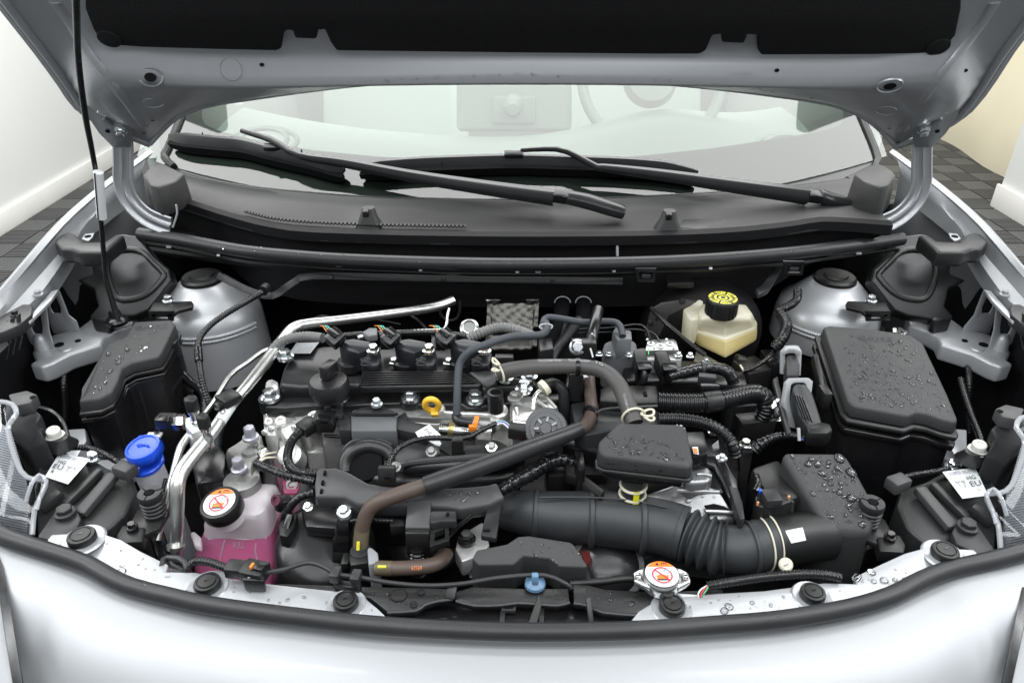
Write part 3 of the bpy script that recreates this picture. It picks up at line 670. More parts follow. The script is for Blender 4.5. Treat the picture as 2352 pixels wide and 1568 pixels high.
    for x, y, w_ in ((98, 800, 26), (140, 752, 24)):
        c = V(f_(x), y, z=za); r = mpx(w_, c)/2; mk('dome', lathe(c, [(r*1.4, -.004), (r*1.2, .004), (r, .02), (r*.6, .028), (r*.2, .03)], 20), PRIMER, ap)
    c = V(f_(150), 800, z=za+.001); mk('emboss', lathe(c, [(.012, -.002), (.010, .0012), (.004, .0015)], 18), PRIMER, ap)
    # moulded black cover behind
    cv = thing('side_cover', 'moulded black plastic cover with a raised rim on the '+nm+' rear side of the bay', 'cover', 'side covers')
    pc = (1.35, 1.17, 1.0)
    oz = [(495, 165), (540, 100), (620, 70), (690, 85), (770, 165), (970, 160), (1060, 100), (1130, 92), (1250, 110), (1310, 160), (1420, 300), (1560, 420), (1580, 520), (1440, 700), (1360, 800), (1240, 850), (1050, 880), (1000, 895), (830, 890), (820, 850), (900, 760), (880, 700), (860, 600), (740, 540), (700, 520), (850, 460), (840, 370), (760, 350), (690, 340), (640, 290), (560, 275)]
    P_ = [V(f_(x), y, pl=pc) for x, y in q('Z4', oz)]
    b_ = mk('cover_panel', plate(P_, .03), DPL, cv, bevel=.008, seg=3)
    rim = [(1000, 330), (1080, 260), (1200, 240), (1320, 270), (1420, 370), (1510, 460), (1500, 510), (1400, 620), (1300, 680), (1180, 705), (1080, 690), (1010, 560), (985, 430), (1000, 330)]
    nn = polynormal(P_); R_ = [V(f_(x), y, pl=pc)+nn*.003 for x, y in q('Z4', rim)]
    ps, _ = smooth_path(R_, .01); mk('raised_rim', sweep(ps, [.0055]*len(ps), 10, nn, .6, cap=False), DPL, cv)
    mk('lower_pad', prism([V(f_(x), y, z=1.045) for x, y in q('Z4', [(830, 870), (850, 840), (980, 800), (1030, 830), (1020, 880), (960, 890)])], dz=.03), DPL, cv, bevel=.006)
    mk('ledge', prism([V(f_(x), y, z=1.185) for x, y in q('Z4', [(500, 170), (545, 105), (620, 72), (690, 90), (770, 170), (970, 165), (1060, 105), (1150, 100), (1010, 215), (960, 262), (720, 262), (650, 230), (560, 230)])], dz=.03), DPL, cv, bevel=.006, seg=3)
    return fd
DPL = M('moulded_black_cover', (.010, .0105, .011), .38, bump=.08, bscale=700, var=.15, vscale=25, dust=.25)
fender(False); fender(True)
# bay shell, its deep shade put into a near-black colour
bay = thing('engine_bay_shell', 'sheet metal walls and firewall around the engine bay, coloured as deep shade', 'engine bay')
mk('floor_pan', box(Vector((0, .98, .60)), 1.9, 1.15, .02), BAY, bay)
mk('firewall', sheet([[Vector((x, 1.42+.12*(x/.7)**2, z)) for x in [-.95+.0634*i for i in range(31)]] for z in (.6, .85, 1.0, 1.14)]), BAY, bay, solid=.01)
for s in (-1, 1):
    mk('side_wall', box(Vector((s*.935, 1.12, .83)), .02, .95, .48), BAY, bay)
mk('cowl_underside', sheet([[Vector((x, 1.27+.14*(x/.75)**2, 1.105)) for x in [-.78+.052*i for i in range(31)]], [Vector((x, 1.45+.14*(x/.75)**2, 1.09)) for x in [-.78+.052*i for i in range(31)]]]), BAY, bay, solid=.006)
# firewall crossbar strip
strip = [(500, 632, 1.11), (545, 655, 1.105), (585, 672, 1.10), (625, 680, 1.10), (650, 665, 1.105), (680, 645, 1.11), (715, 634, 1.115), (900, 637, 1.115), (1108, 641, 1.115), (1290, 644, 1.113), (1430, 646, 1.112)]
xb = thing('firewall_bracket', 'dark grey folded strip with rivets running across the firewall', 'bracket')
ps, rs = smooth_path(W('D', strip), .02, [.006]*len(strip)); mk('strip', sweep(ps, rs, up=Vector((0, -.8, .5)), sect=[(-1.1, .2), (1.1, .2), (1.1, -.2), (-1.1, -.2)]), DGREY, xb, bevel=.0006)
for px, py in ((759, 637), (1018, 641), (1270, 645)):
    c = V(px, py, z=1.118); mk('rivet', lathe(c, [(.0045, -.001), (.004, .0015), (.001, .0025)], 12, (0, -.8, .5)), DGREY, xb)
for k, (px, py, s_) in enumerate(((1484, 634, 'near the middle'), (1824, 618, 'above the brake reservoir'))):
    cl = thing('latch_clip', 'black metal latch loop hanging below the weatherstrip '+s_, 'clip', 'latch loops')
    P_ = [V(px+dx, py+dy, y=1.19) for dx, dy in ((-25, -18), (24, -18), (20, 16), (-20, 16))]; H_ = [V(px+dx, py+dy, y=1.19) for dx, dy in ((-17, -10), (16, -10), (14, 8), (-14, 8))]
    mk('loop', ringplate(P_, H_, .004), BLKG, cl, bevel=.001)
    mk('tongue', bar(V(px-10, py+1, y=1.187), V(px+10, py+1, y=1.187), .004, .008), DGREY, cl, bevel=.001)
# ================================================================ front end: bumper top, slam panel, weatherstrip
top_px = [(-70, 1190), (0, 1236), (89, 1275), (150, 1296), (208, 1318), (253, 1345), (298, 1366), (387, 1390), (506, 1408), (700, 1438), (900, 1459), (1176, 1469), (1430, 1466), (1652, 1456), (1801, 1443), (1950, 1419), (2039, 1392), (2098, 1362), (2150, 1338), (2188, 1325), (2270, 1305), (2352, 1284), (2430, 1255)]
bz = [1.00, .985, .978, .972, .966, .962, .96, .958, .957, .957, .957, .957, .957, .957, .957, .958, .96, .963, .968, .973, .98, .985, 1.0]
T0 = resample(smooth_path([V(x, y, z=z) for (x, y), z in zip(top_px, bz)], .03)[0], 120)
bump = thing('front_bumper', 'smooth silver white front panel below the black weatherstrip', 'bumper')
def brow(dy, dz, crease):
    out = []
    for p in T0:
        k = min(1, max(0, (abs(p.x-.01)-.545)/.035)); k = k*k*(3-2*k)
        out.append(p+Vector((0, -dy*(1-.1*k), -dz-crease*k*.06)))
    return out
mk('panel', sheet([brow(-.02, .012, 0), brow(-.012, .002, 0), brow(0, 0, 0), brow(.008, .0005, .001), brow(.03, .003, .006), brow(.06, .010, .02), brow(.10, .030, .045), brow(.14, .075, .06), brow(.17, .16, .06), brow(.18, .35, .05)]), PAINT_F, bump, ang=60) if 'PAINT_F' in globals() else mk('panel', sheet([brow(-.02, .012, 0), brow(-.012, .002, 0), brow(0, 0, 0), brow(.008, .0005, .001), brow(.03, .003, .006), brow(.06, .010, .02), brow(.10, .030, .045), brow(.14, .075, .06), brow(.17, .16, .06), brow(.18, .35, .05)]), PAINT, bump, ang=60)
for s, pts in ((-1, [(-30, 1215), (2, 1300), (22, 1420), (48, 1580)]), (1, [(2385, 1262), (2355, 1330), (2335, 1440), (2305, 1580)])):
    sd = 'left' if s < 0 else 'right'
    ls = thing('headlight_trim', 'black and grey trim strip at the lower '+sd+' corner beside the front panel', 'trim', 'headlight trims')
    P_ = [V(x, y, z=z) for (x, y), z in zip(pts, (.99, .978, .965, .935))]
    mk('gap_seal', sheet([[p+Vector((-s*.003, 0, .0015)) for p in P_], [p+Vector((s*.003, 0, .002)) for p in P_], [p+Vector((s*.008, 0, .001)) for p in P_]]), BLKG, ls, solid=.004)
    mk('garnish', sheet([[p+Vector((s*.0085, 0, .001)) for p in P_], [p+Vector((s*.015, 0, .006)) for p in P_], [p+Vector((s*.12, 0, .0)) for p in P_]]), PAINT, ls, solid=.004, ang=60)
fseal_px = [(-60, 1178), (0, 1226), (60, 1250), (130, 1272), (200, 1296), (250, 1324), (300, 1347), (390, 1370), (490, 1391), (690, 1417), (890, 1437), (1176, 1450), (1440, 1447), (1652, 1434), (1801, 1421), (1950, 1396), (2045, 1368), (2095, 1343), (2140, 1322), (2200, 1303), (2270, 1288), (2352, 1266), (2420, 1238)]
fs = thing('front_weatherstrip', 'thick black rubber weatherstrip curving along the front edge', 'weatherstrip')
FP = [V(x, y, z=.972+(max(0, abs(x-1176)-880)/300)*.022) for x, y in fseal_px]
fsb = mk('rubber_tube', tube(FP, 42, 18, step=.02), RUBF if 'RUBF' in globals() else RUB, fs)
drops(fsb, [(130, 1250), (300, 1330), (690, 1400), (1176, 1436), (1652, 1418), (2000, 1370), (2250, 1280), (2250, 1296), (2000, 1392), (1652, 1440), (1176, 1460), (690, 1425), (300, 1360), (130, 1280)], 70, 2, 5, WATER, fs)
def slam(nm, pts, z, clips, label):
    sp = thing('slam_panel', label, 'panel', 'silver front panel strips')
    P_ = [V(x, y, z=(p[0] if p else z)) for x, y, *p in pts]
    b = mk('strip', prism(P_, dz=.014), PRIMER_L, sp, bevel=.0022, seg=3, ang=50)
    for x, y, w_ in clips:
        h = hit(b, x, y+6); c = h[0]; r = mpx(w_, c)/2
        mk('embossed_rim', lathe(c, [(r*1.62, -.001), (r*1.5, .0012), (r*1.38, .0004)], 32), PRIMER_L, sp)
        k = mk('push_clip', lathe(c, [(r, 0), (r, .007), (r*.93, .0095), (r*.74, .010), (r*.72, .0085), (r*.66, .0085), (r*.64, .0105), (r*.2, .0112)], 32), BLK, sp)
        mk('pry_slot', box(c+Vector((0, 0, .0112)), r*.32, r*.14, .0012, rz=.3), BLKG, k)
    return b
PRIMER_L = M('silver_paint_front', (.45, .465, .485), .38, .45, bump=.03, bscale=2200, coat=.3, var=.02, vscale=60)
Lp = [(107, 1240, .985), (119, 1226, .985), (158, 1224, .986), (170, 1214, .987), (193, 1210, .987), (229, 1222, .987), (277, 1238, .984), (324, 1265, .974), (387, 1296, .966), (380, 1312, .964), (448, 1313, .963), (493, 1322, .963), (618, 1339, .963), (763, 1355, .963), (812, 1362, .963), (838, 1371, .963), (868, 1396, .962), (893, 1420, .962), (690, 1420, .962), (490, 1400, .962), (390, 1380, .962), (300, 1355, .964), (245, 1330, .968), (180, 1296, .976), (125, 1262, .982)]
lsl = slam('l', Lp, .97, [(190, 1233, 62), (478, 1340, 60), (795, 1382, 58)], 'silver painted panel strip with three round clips at front left')
Rp = [(1444, 1430, .962), (1466, 1403, .962), (1493, 1386, .963), (1530, 1372, .963), (1652, 1361, .963), (1756, 1355, .963), (1893, 1337, .963), (1967, 1339, .964), (1963, 1323, .967), (2024, 1294, .974), (2078, 1269, .982), (2125, 1257, .987), (2158, 1245, .988), (2185, 1247, .988), (2203, 1259, .987), (2235, 1260, .986), (2253, 1275, .985), (2232, 1296, .980), (2098, 1345, .968), (2063, 1360, .965), (1950, 1390, .962), (1801, 1414, .962), (1652, 1426, .962)]
rsl = slam('r', Rp, .97, [(2168, 1267, 60), (1865, 1363, 57), (1543, 1391, 60)], 'silver painted panel strip with three round clips at front right')
drops(lsl, [(170, 1240), (280, 1250), (400, 1330), (620, 1350), (860, 1400), (690, 1410), (390, 1365), (250, 1310)], 34, 5, 22, WATER, lsl.parent, 4)
drops(rsl, [(1480, 1405), (1652, 1370), (1900, 1345), (2060, 1290), (2200, 1262), (2090, 1330), (1950, 1375), (1700, 1410)], 40, 4, 22, WATER, rsl.parent, 4)
# black radiator support between the two strips
sup = thing('radiator_support', 'wet black plastic radiator support with holes at the front centre', 'support')
SUPM = M('scuffed_black_plastic', (.010, .010, .011), .40, bump=.25, bscale=250, var=.5, vscale=28, dust=.25)
def pz(pts, z, dz, mat, par, name, bev=.002, fl=0): return mk(name, prism([V(x, y, z=z) for x, y in pts], dz=dz, flare=fl), mat, par, bevel=bev)
s1 = pz([(620, 1338), (815, 1345), (1032, 1350), (1040, 1372), (1005, 1377), (975, 1386), (955, 1399), (890, 1404), (850, 1372), (760, 1357)], .960, .012, SUPM, sup, 'left_plate')
s2 = pz([(1045, 1358), (1085, 1346), (1200, 1350), (1306, 1350), (1308, 1380), (1280, 1387), (1240, 1384), (1190, 1381), (1150, 1386), (1090, 1387), (1047, 1376)], .960, .012, SUPM, sup, 'center_plate')
s3 = pz([(1316, 1340), (1350, 1342), (1390, 1352), (1500, 1358), (1660, 1352), (1660, 1362), (1540, 1372), (1500, 1385), (1460, 1409), (1385, 1403), (1345, 1386), (1318, 1382)], .960, .012, SUPM, sup, 'right_plate')
for o_, pts in ((s1, [(1040, 1376), (1006, 1380), (975, 1389), (955, 1402), (890, 1406)]), (s2, [(1308, 1383), (1280, 1390), (1240, 1387), (1190, 1384), (1150, 1389), (1090, 1390), (1047, 1379)]), (s3, [(1318, 1385), (1345, 1389), (1385, 1406), (1460, 1412)])):
    ps, _ = smooth_path([V(x, y, z=.959) for x, y in pts], .02); mk('edge_bead', sweep(ps, [.0022]*len(ps), 6), DGREY, sup)
for x, y, w_ in ((916, 1367, 36), (968, 1361, 15), (950, 1389, 16)):
    c = V(x, y, z=.9605); r = mpx(w_, c)/2; mk('opening', lathe(c, [(r, -.001), (r, .0007)], 14), VOID, sup); mk('opening_rim', lathe(c, [(r*1.12, -.001), (r*1.06, .0016), (r, .0008)], 14), SUPM, sup)
rows = [[V(x, y, z=z) for x in range(860, 1500, 32)] for y, z in ((1385, .925), (1405, .945), (1425, .95), (1455, .945), (1470, .92))]
mk('lower_duct', sheet(rows), BLKG, sup, ang=60, solid=.004)
for x in (1155, 1245): mk('rib', plate([V(x+dx, y, z=z) for dx, y, z in ((-4, 1386, .952), (6, 1386, .952), (3, 1440, .955), (-9, 1440, .955))], .004), BLK, sup)
mk('fin', plate([V(1238, 1365, z=.975), V(1243, 1392, z=.965), V(1232, 1432, z=.956), V(1213, 1432, z=.956)], .003), BLK, sup)
mk('bracket_tab', ringplate([V(x, y, z=.955) for x, y in ((1150, 1390), (1186, 1390), (1184, 1402), (1153, 1402))], [V(x, y, z=.955) for x, y in ((1156, 1391), (1180, 1391), (1178, 1397), (1158, 1397))], .004), DGREY, sup)
mk('post', bar(V(1350, 1372, z=.975), V(1358, 1430, z=.957), .006, .006), DGREY, sup, bevel=.001)
mk('post', bar(V(1040, 1345, z=.972), V(1034, 1374, z=.962), .012, .004), DGREY, sup, bevel=.001)
drops(s1, [(830, 1350), (1030, 1355), (960, 1395), (890, 1400)], 22, 3, 12, WATER, sup)
drops(s3, [(1330, 1350), (1500, 1362), (1460, 1400), (1340, 1380)], 16, 3, 14, WATER, sup)
# square cover in front of the engine
cvr = thing('front_cover_box', 'black textured box cover beaded with water behind the radiator support', 'cover')
cb = mk('cover', prism([V(x, y, z=z) for x, y, z in [(1084, 1282, .975), (1095, 1262, .98), (1165, 1248, .985), (1190, 1231, .99), (1215, 1229, .99), (1310, 1244, .985), (1318, 1250, .985), (1350, 1299, .975), (1345, 1303, .973), (1285, 1300, .973), (1262, 1281, .976), (1202, 1276, .978), (1180, 1296, .973), (1100, 1297, .972)]], .925, flare=.03), BLKT, cvr, bevel=.005, seg=3)
mk('lip', prism([V(x, y, z=.932) for x, y in [(1075, 1318), (1090, 1290), (1352, 1302), (1358, 1332), (1200, 1328), (1080, 1326)]], dz=.008), BLK, cvr, bevel=.002)
drops(cb, [(1200, 1235), (1320, 1250), (1345, 1298), (1280, 1298), (1230, 1275), (1190, 1265)], 26, 3, 8, WATER, cvr)
# radiator cap
rc = thing('radiator_filler', 'silver radiator cap with round white warning label at front right', 'radiator cap')
c = V(1520, 1321, z=.985); r = mpx(82, c)/2
mk('neck', lathe(c, [(r*.85, -.06), (r*.85, -.012), (r*.8, -.008)], 28), BLK, rc)
capm = mk('cap_disc', lathe(c, [(r*1.02, -.016), (r*1.10, -.008), (r*1.06, -.001), (r*.98, .0015), (r*.9, .001)], 36), STEEL, rc, ang=50)
for s in (-1, 1):
    mk('ear', prism([c+Vector((s*r*.75, r*.8, -.001)), c+Vector((s*r*1.25, r*.55, -.001)), c+Vector((s*r*1.58, r*.32, -.001)), c+Vector((s*r*1.6, -r*.35, -.001)), c+Vector((s*r*1.2, -r*.6, -.001)), c+Vector((s*r*.75, -r*.85, -.001))], dz=.010), STEEL, rc, bevel=.003, seg=3)
    mk('ear_emboss', box(c+Vector((s*r*1.32, 0, .0002)), r*.25, r*.3, .002), STEEL, rc, bevel=.0006)
def warning_label(c, r, tilt_axis, parent, disc=True):
    ax = Vector(tilt_axis).normalized(); a = Vector((1, 0, 0)); a = (a-ax*a.dot(ax)).normalized(); b = ax.cross(a)
    def L(u, v, h): return c+a*(u*r)+b*(v*r)+ax*h
    lab = mk('warning_label', ([L(math.cos(6.2832*i/40), math.sin(6.2832*i/40), .0022) for i in range(40)], [tuple(range(40))]), LABEL, parent)
    al = [math.radians(180-35-110*i/20) for i in range(21)]
    mk('orange_band', ([L(math.cos(t)*.98, math.sin(t)*.98, .0027) for t in al]+[], [tuple(range(21))]), ORANGE, lab)
    ring = [[L(math.cos(6.2832*i/32)*k, math.sin(6.2832*i/32)*k-.1, .0028) for i in range(33)] for k in (.62, .53)]
    mk('red_ring', sheet(ring), RED, lab)
    mk('red_bar', ([L(-.43, .27, .0031), L(-.36, .34, .0031), L(.43, -.48, .0031), L(.36, -.54, .0031)], [(0, 1, 2, 3)]), RED, lab)
    fl_ = [(-.34, -.42), (.32, -.42), (.38, -.1), (.2, -.12), (.1, -.02), (0, -.14), (-.12, -.03), (-.24, -.14), (-.36, -.08)]
    mk('flame_mark', ([L(u, v, .0029) for u, v in fl_], [tuple(range(len(fl_)))]), ORANGE, lab)
    mk('base_mark', ([L(u, v, .003) for u, v in ((-.34, -.5), (.32, -.5), (.32, -.4), (-.34, -.4))], [(0, 1, 2, 3)]), INK, lab)
    arc = [[L(.30+.2*k*math.cos(t), .16+.2*k*math.sin(t), .003) for t in [math.radians(-60+260*i/12) for i in range(13)]] for k in (1, .62)]
    mk('hand_mark', sheet(arc), INKG, lab)
    mk('triangle_mark', ([L(u, v, .0031) for u, v in ((-.30, .66), (-.06, .66), (-.18, .88))], [(0, 1, 2)]), INK, lab)
    bk = sheet([[L(u, v, .0031) for u in (.08, .12)] for v in (.66, .84)]); mk('book_mark', join(bk, sheet([[L(u, v, .0031) for u in (.22, .26)] for v in (.66, .84)]), sheet([[L(u, v, .0031) for u in (.36, .40)] for v in (.66, .84)]), sheet([[L(u, v, .0031) for u in (.08, .4)] for v in (.82, .86)])), INK, lab)
    uv, f = textmesh('108kPa'); mk('lettering', ([L(-.3+.6*u, -.84+.13*v, .003) for u, v in uv], f), INKG, lab)
warning_label(c+Vector((0, 0, .0006)), r*.93, (0, 0, 1), rc)
# caution sticker + wires
st = thing('caution_sticker', 'yellow and white caution sticker beside the radiator cap', 'sticker')
mk('yellow_field', plate([V(x, y, z=.9625) for x, y in [(1524, 1364), (1555, 1362), (1556, 1374), (1526, 1376)]], .0006), M('sticker_yellow', (.80, .62, .03), .4), st)
mk('white_field', plate([V(x, y, z=.9625) for x, y in [(1556, 1362), (1606, 1366), (1606, 1374), (1557, 1374)]], .0006), LABEL, st)
fc = thing('corrugated_conduit', 'shiny black corrugated conduit lying behind the right front panel strip', 'conduit')
mk('sleeve', tube(W('D', [(1624, 1345, .968), (1680, 1336, .972), (1760, 1325, .972), (1850, 1318, .972), (1900, 1320, .972), (1930, 1326, .97)]), 23, 12, (.0046, .16)), CORR, fc)
for k, (m_, dx) in enumerate(((RED, 0), (M('green_wire', (.06, .35, .16), .4), 6), (LABEL, -7))):
    mk('wire', tube(W('D', [(1628, 1342, .970), (1618+dx, 1352, .972), (1611+dx, 1362, .971), (1608+dx*.6, 1372, .966)]), 3.6, 8), m_, fc)
# cable with plug along the front
cb_ = thing('front_cable', 'thin black cable with plug running along the front behind the panel strip', 'cable')
mk('conduit', tube(W('D', [(432, 1298, .972), (450, 1288, .975), (480, 1290, .977), (510, 1300, .977), (522, 1304, .977)]), 20, 12, (.0045, .15)), CORR, cb_)
mk('plug', bar(V(522, 1304, z=.98), V(566, 1308, z=.98), .020, .016), BLK, cb_, bevel=.002)
pl_ = mk('plug_body', bar(V(560, 1308, z=.982), V(612, 1318, z=.982), .026, .020), BLK, cb_, bevel=.003)
mk('lock_tab', bar(V(576, 1299, z=.995), V(582, 1300, z=.995), .008, .005), ORCLIP, pl_, bevel=.0006)
mk('plug_latch', bar(V(585, 1300, z=.993), V(608, 1305, z=.993), .012, .006), BLKG, pl_, bevel=.001)
mk('holder', prism([V(x, y, z=.985) for x, y in [(556, 1322), (568, 1310), (590, 1311), (606, 1322), (606, 1334), (556, 1331)]], dz=.02), BLK, cb_, bevel=.002)
mk('clip_mark', box(V(577, 1322, z=.986), .007, .006, .001), LABEL, cb_)
mk('lead', tube(W('D', [(612, 1314, .982), (650, 1308, .982), (690, 1295, .982), (715, 1292, .982), (745, 1302, .982), (775, 1318, .98), (830, 1326, .978), (900, 1338, .975), (980, 1344, .974), (1060, 1340, .976), (1140, 1327, .978), (1220, 1320, .978), (1262, 1323, .976), (1300, 1340, .972), (1312, 1350, .966)]), 11, 10), RUB, cb_)
for x, y in ((771, 1319), (818, 1326)):
    c = V(x, y, z=.981); mk('clamp', box(c, .012, .018, .014, rz=-.1), DGREY, cb_, bevel=.002)
mk('clamp_base', prism([V(x, y, z=.97) for x, y in [(762, 1328), (830, 1336), (826, 1352), (768, 1344)]], dz=.012), BLK, cb_, bevel=.002)
bc = thing('blue_cable_clip', 'pale blue plastic clip holding the cable at the front centre', 'clip')
c = V(1229, 1338, z=.967); mk('foot', lathe(c, [(.0135, -.003), (.013, .001), (.007, .006), (.004, .007)], 20), LBLUE, bc)
mk('strap', bar(V(1229, 1318, z=.985), V(1229, 1338, z=.972), .009, .010), LBLUE, bc, bevel=.002)
# ================================================================ left side of the bay
def tower(px, side):
    tw = thing('strut_tower', 'rounded silver strut tower with black cap at the '+side+' rear of the bay', 'strut tower', 'strut towers')
    c = V(px, 640, z=1.085); c.z = 0; k = -1 if side == 'left' else 1
    prof = [(.036, 1.083), (.048, 1.078), (.066, 1.060), (.080, 1.045), (.094, 1.035), (.100, 1.01), (.103, .96)]+([(.106, .89)] if side == 'left' else [])
    mk('tower_base', lathe(c, [(.092, .62), (.092, .95)], 32), BAY, tw)
    b = mk('dome', lathe(c, prof[::-1], 48), PRIMER, tw, ang=60)
    mk('cap', lathe(c, [(.040, 1.078), (.040, 1.088), (.036, 1.092), (.024, 1.092), (.022, 1.096), (.006, 1.097)], 36), BLK, tw)
    f_ = (lambda x: x) if side == 'left' else (lambda x: 2395-x)
    for dy in (0, 9):
        pp = [hit(b, f_(x), y+dy) for x, y in ((415, 778), (440, 779), (480, 776), (520, 768), (560, 754), (585, 742))]; pp = [h[0]+h[1]*.001 for h in pp if h]
        if len(pp) > 2: mk('sealant_bead', tube(pp, 9, 10, (.0042, .18)), PRIMER, tw)
    return tw
tower(465, 'left'); tower(1918, 'right')
def tbr(side):
    f_ = (lambda x: x) if side == 'left' else (lambda x: 2387-x)
    br = thing('tower_bracket', 'small black bracket with zinc bolt beside the '+side+' strut tower', 'bracket', 'tower brackets')
    mk('arm', prism([V(f_(x), y, z=1.075) for x, y in [(342, 713), (352, 694), (440, 690), (444, 696), (442, 704), (410, 712), (398, 720), (345, 720)]], dz=.008), BLK, br, bevel=.002)
    mk('foot', ringplate([V(f_(x), y, y=V(345, 720, z=1.075).y) for x, y in [(341, 714), (400, 714), (398, 738), (342, 736)]], [V(f_(x), y, y=V(345, 720, z=1.075).y) for x, y in [(358, 722), (384, 722), (386, 734), (357, 734)]], .004), BLK, br, bevel=.001)
    bolt(f_(386), 690, 1.078, 26, ZINC, br)
tbr('left'); tbr('right')
# hood prop
pr = thing('hood_prop_rod', 'black hood prop rod with white sleeve standing at the left', 'prop rod')
PRP = [(172, -60), (175, 20), (180, 140), (195, 260), (212, 350), (224, 420), (231, 500), (238, 580), (244, 640), (258, 690), (270, 733)]
PRY = [.96, .99, 1.05, 1.10, 1.13, 1.15, 1.165, 1.175, 1.175, 1.172, 1.165]
pp = [V(x, y, y=yy) for (x, y), yy in zip(PRP, PRY)]
mk('rod', tube(pp, [17, 17, 15, 14, 12, 11, 11, 11, 12, 13, 14], 12), BLKG, pr)
a, b = V(226, 395, y=1.135), V(234, 500, y=1.155)
mk('sleeve', sweep([a, b], [.0075, .0075], 14), LABEL, pr)
mk('sleeve_stripe', bar(a+Vector((-.002, -.0075, 0)), b+Vector((-.002, -.0075, 0)), .003, .001), INK, pr)
c = V(268, 735, z=1.05); mk('grommet', lathe(c, [(.019, -.006), (.020, 0), (.017, .005), (.011, .008), (.010, .018), (.007, .022)], 24), BLKG, pr)
# left relay and fuse box
fb = thing('left_fuse_box', 'angular black relay and fuse box with wet lid on the left', 'fuse box')
LID = [(309, 738, 1.075), (392, 733, 1.08), (402, 744, 1.078), (372, 806, 1.062), (362, 820, 1.058), (300, 833, 1.055), (280, 845, 1.052), (270, 872, 1.042), (255, 902, 1.03), (228, 916, 1.024), (180, 922, 1.02), (190, 896, 1.03), (232, 812, 1.055), (247, 788, 1.062), (289, 772, 1.068)]
lp = [V(x, y, z=z) for x, y, z in LID]
lid = mk('lid', prism(lp, dz=.022, flare=.03), BLKT, fb, bevel=.004, seg=3)
cen = sum(lp, Vector())/len(lp)
def grow(P, k, dz): return [Vector((cen.x+(p.x-cen.x)*k, cen.y+(p.y-cen.y)*k, p.z+dz)) for p in P]
mk('lid_rim', prism(grow(lp, 1.07, -.022), dz=.007), BLK, fb, bevel=.002)
mk('lid_rim', prism(grow(lp, 1.07, -.033), dz=.006), BLKG, fb, bevel=.002)
mk('body', prism(grow(lp, 1.01, -.038), .78), BLKG, fb, bevel=.004)
mk('latch', box(V(231, 932, z=1.0), .026, .012, .03), BLK, fb, bevel=.002)
mk('latch', box(V(402, 800, z=1.04), .012, .02, .03), BLK, fb, bevel=.002)
lettering(lid, 'RELAY & FUSE', [(312, 749), (385, 744), (383, 754), (309, 759)], INK, fb, off=.0006)
drops(lid, [(300, 760), (370, 745), (350, 805), (270, 835), (240, 900), (200, 905), (240, 820)], 34, 3, 12, WATER, fb)
one('left_fuse_harness', tube(W('D', [(420, 860, .98), (440, 880, .97), (468, 905, .96), (470, 960, .93)]), 22, 10), TAPE, 'black taped harness descending beside the left fuse box', 'harness')
# corrugated cable along the left tower
cc = thing('corrugated_cable', 'black corrugated cable looping over the left strut tower', 'cable')
mk('sleeve', tube(W('D', [(600, 672, 1.12), (570, 690, 1.12), (520, 720, 1.11), (482, 748, 1.10), (460, 775, 1.09), (455, 800, 1.08), (460, 850, 1.06), (468, 890, 1.04), (480, 925, 1.02)]), 15, 10, (.0048, .17)), CORR, cc)
mk('tape_wrap', tube(W('D', [(455, 800, 1.081), (457, 830, 1.069)]), 19, 10), TAPE, cc)
mk('grommet', tube(W('D', [(604, 668, 1.122), (612, 660, 1.122)]), 24, 12), BLK, cc)
# aluminium refrigerant pipes
ap = thing('refrigerant_pipe', 'thick bright aluminium pipe running from the firewall down the left side', 'pipe', 'aluminium pipes')
mk('pipe', tube(W('D', [(1040, 690, 1.085), (994, 706, 1.085), (899, 720, 1.088), (774, 736, 1.09), (706, 744, 1.09), (674, 754, 1.09), (650, 780, 1.085), (625, 812, 1.08), (575, 877, 1.065), (540, 918, 1.055), (519, 945, 1.05), (490, 989, 1.04), (446, 1043, 1.03), (417, 1082, 1.022), (407, 1115, 1.012), (407, 1160, .985), (405, 1220, .95), (402, 1285, .91)]), [22, 22, 22, 23, 25, 27, 27, 26, 26, 26, 27, 29, 32, 36, 36, 33, 30, 28], 16), PIPE, ap)
c0, c1 = V(404, 1250, z=.935), V(404, 1258, z=.93); mk('collar', sweep([c0, c1], [.0125, .0125], 16), PIPE, ap)
lab = mk('pipe_label', tube(W('D', [(528, 933, 1.0525), (505, 968, 1.046)]), 27.5, 16), LABEL, ap)
lettering(lab, 'D', [(512, 938), (520, 943), (512, 954), (505, 949)], INK, ap)
mk('clamp', bar(V(505, 925, z=1.065), V(545, 905, z=1.065), .03, .014), BLK, ap, bevel=.003)
mk('clamp', bar(V(498, 938, z=1.06), V(530, 920, z=1.06), .016, .012), BLKG, ap, bevel=.002)
ap2 = thing('refrigerant_pipe', 'slim bright aluminium pipe beside the thicker one on the left', 'pipe', 'aluminium pipes')
mk('pipe', tube(W('D', [(655, 790, 1.06), (607, 806, 1.05), (570, 832, 1.04), (530, 862, 1.03), (495, 915, 1.02), (470, 950, 1.02), (445, 984, 1.03), (424, 1012, 1.026), (414, 1030, 1.022), (404, 1063, 1.012), (392, 1110, .998), (378, 1170, .97), (362, 1240, .94)]), [10, 11, 11, 11, 11, 12, 15, 18, 18, 16, 15, 14, 14], 14), PIPE, ap2)
vb = thing('refrigerant_valve', 'machined aluminium valve block with two black hex caps on the left pipes', 'valve')
mk('block', prism([V(x, y, z=1.048) for x, y in [(424, 958), (470, 950), (478, 962), (466, 988), (440, 994), (425, 978)]], dz=.04), ALU, vb, bevel=.003)
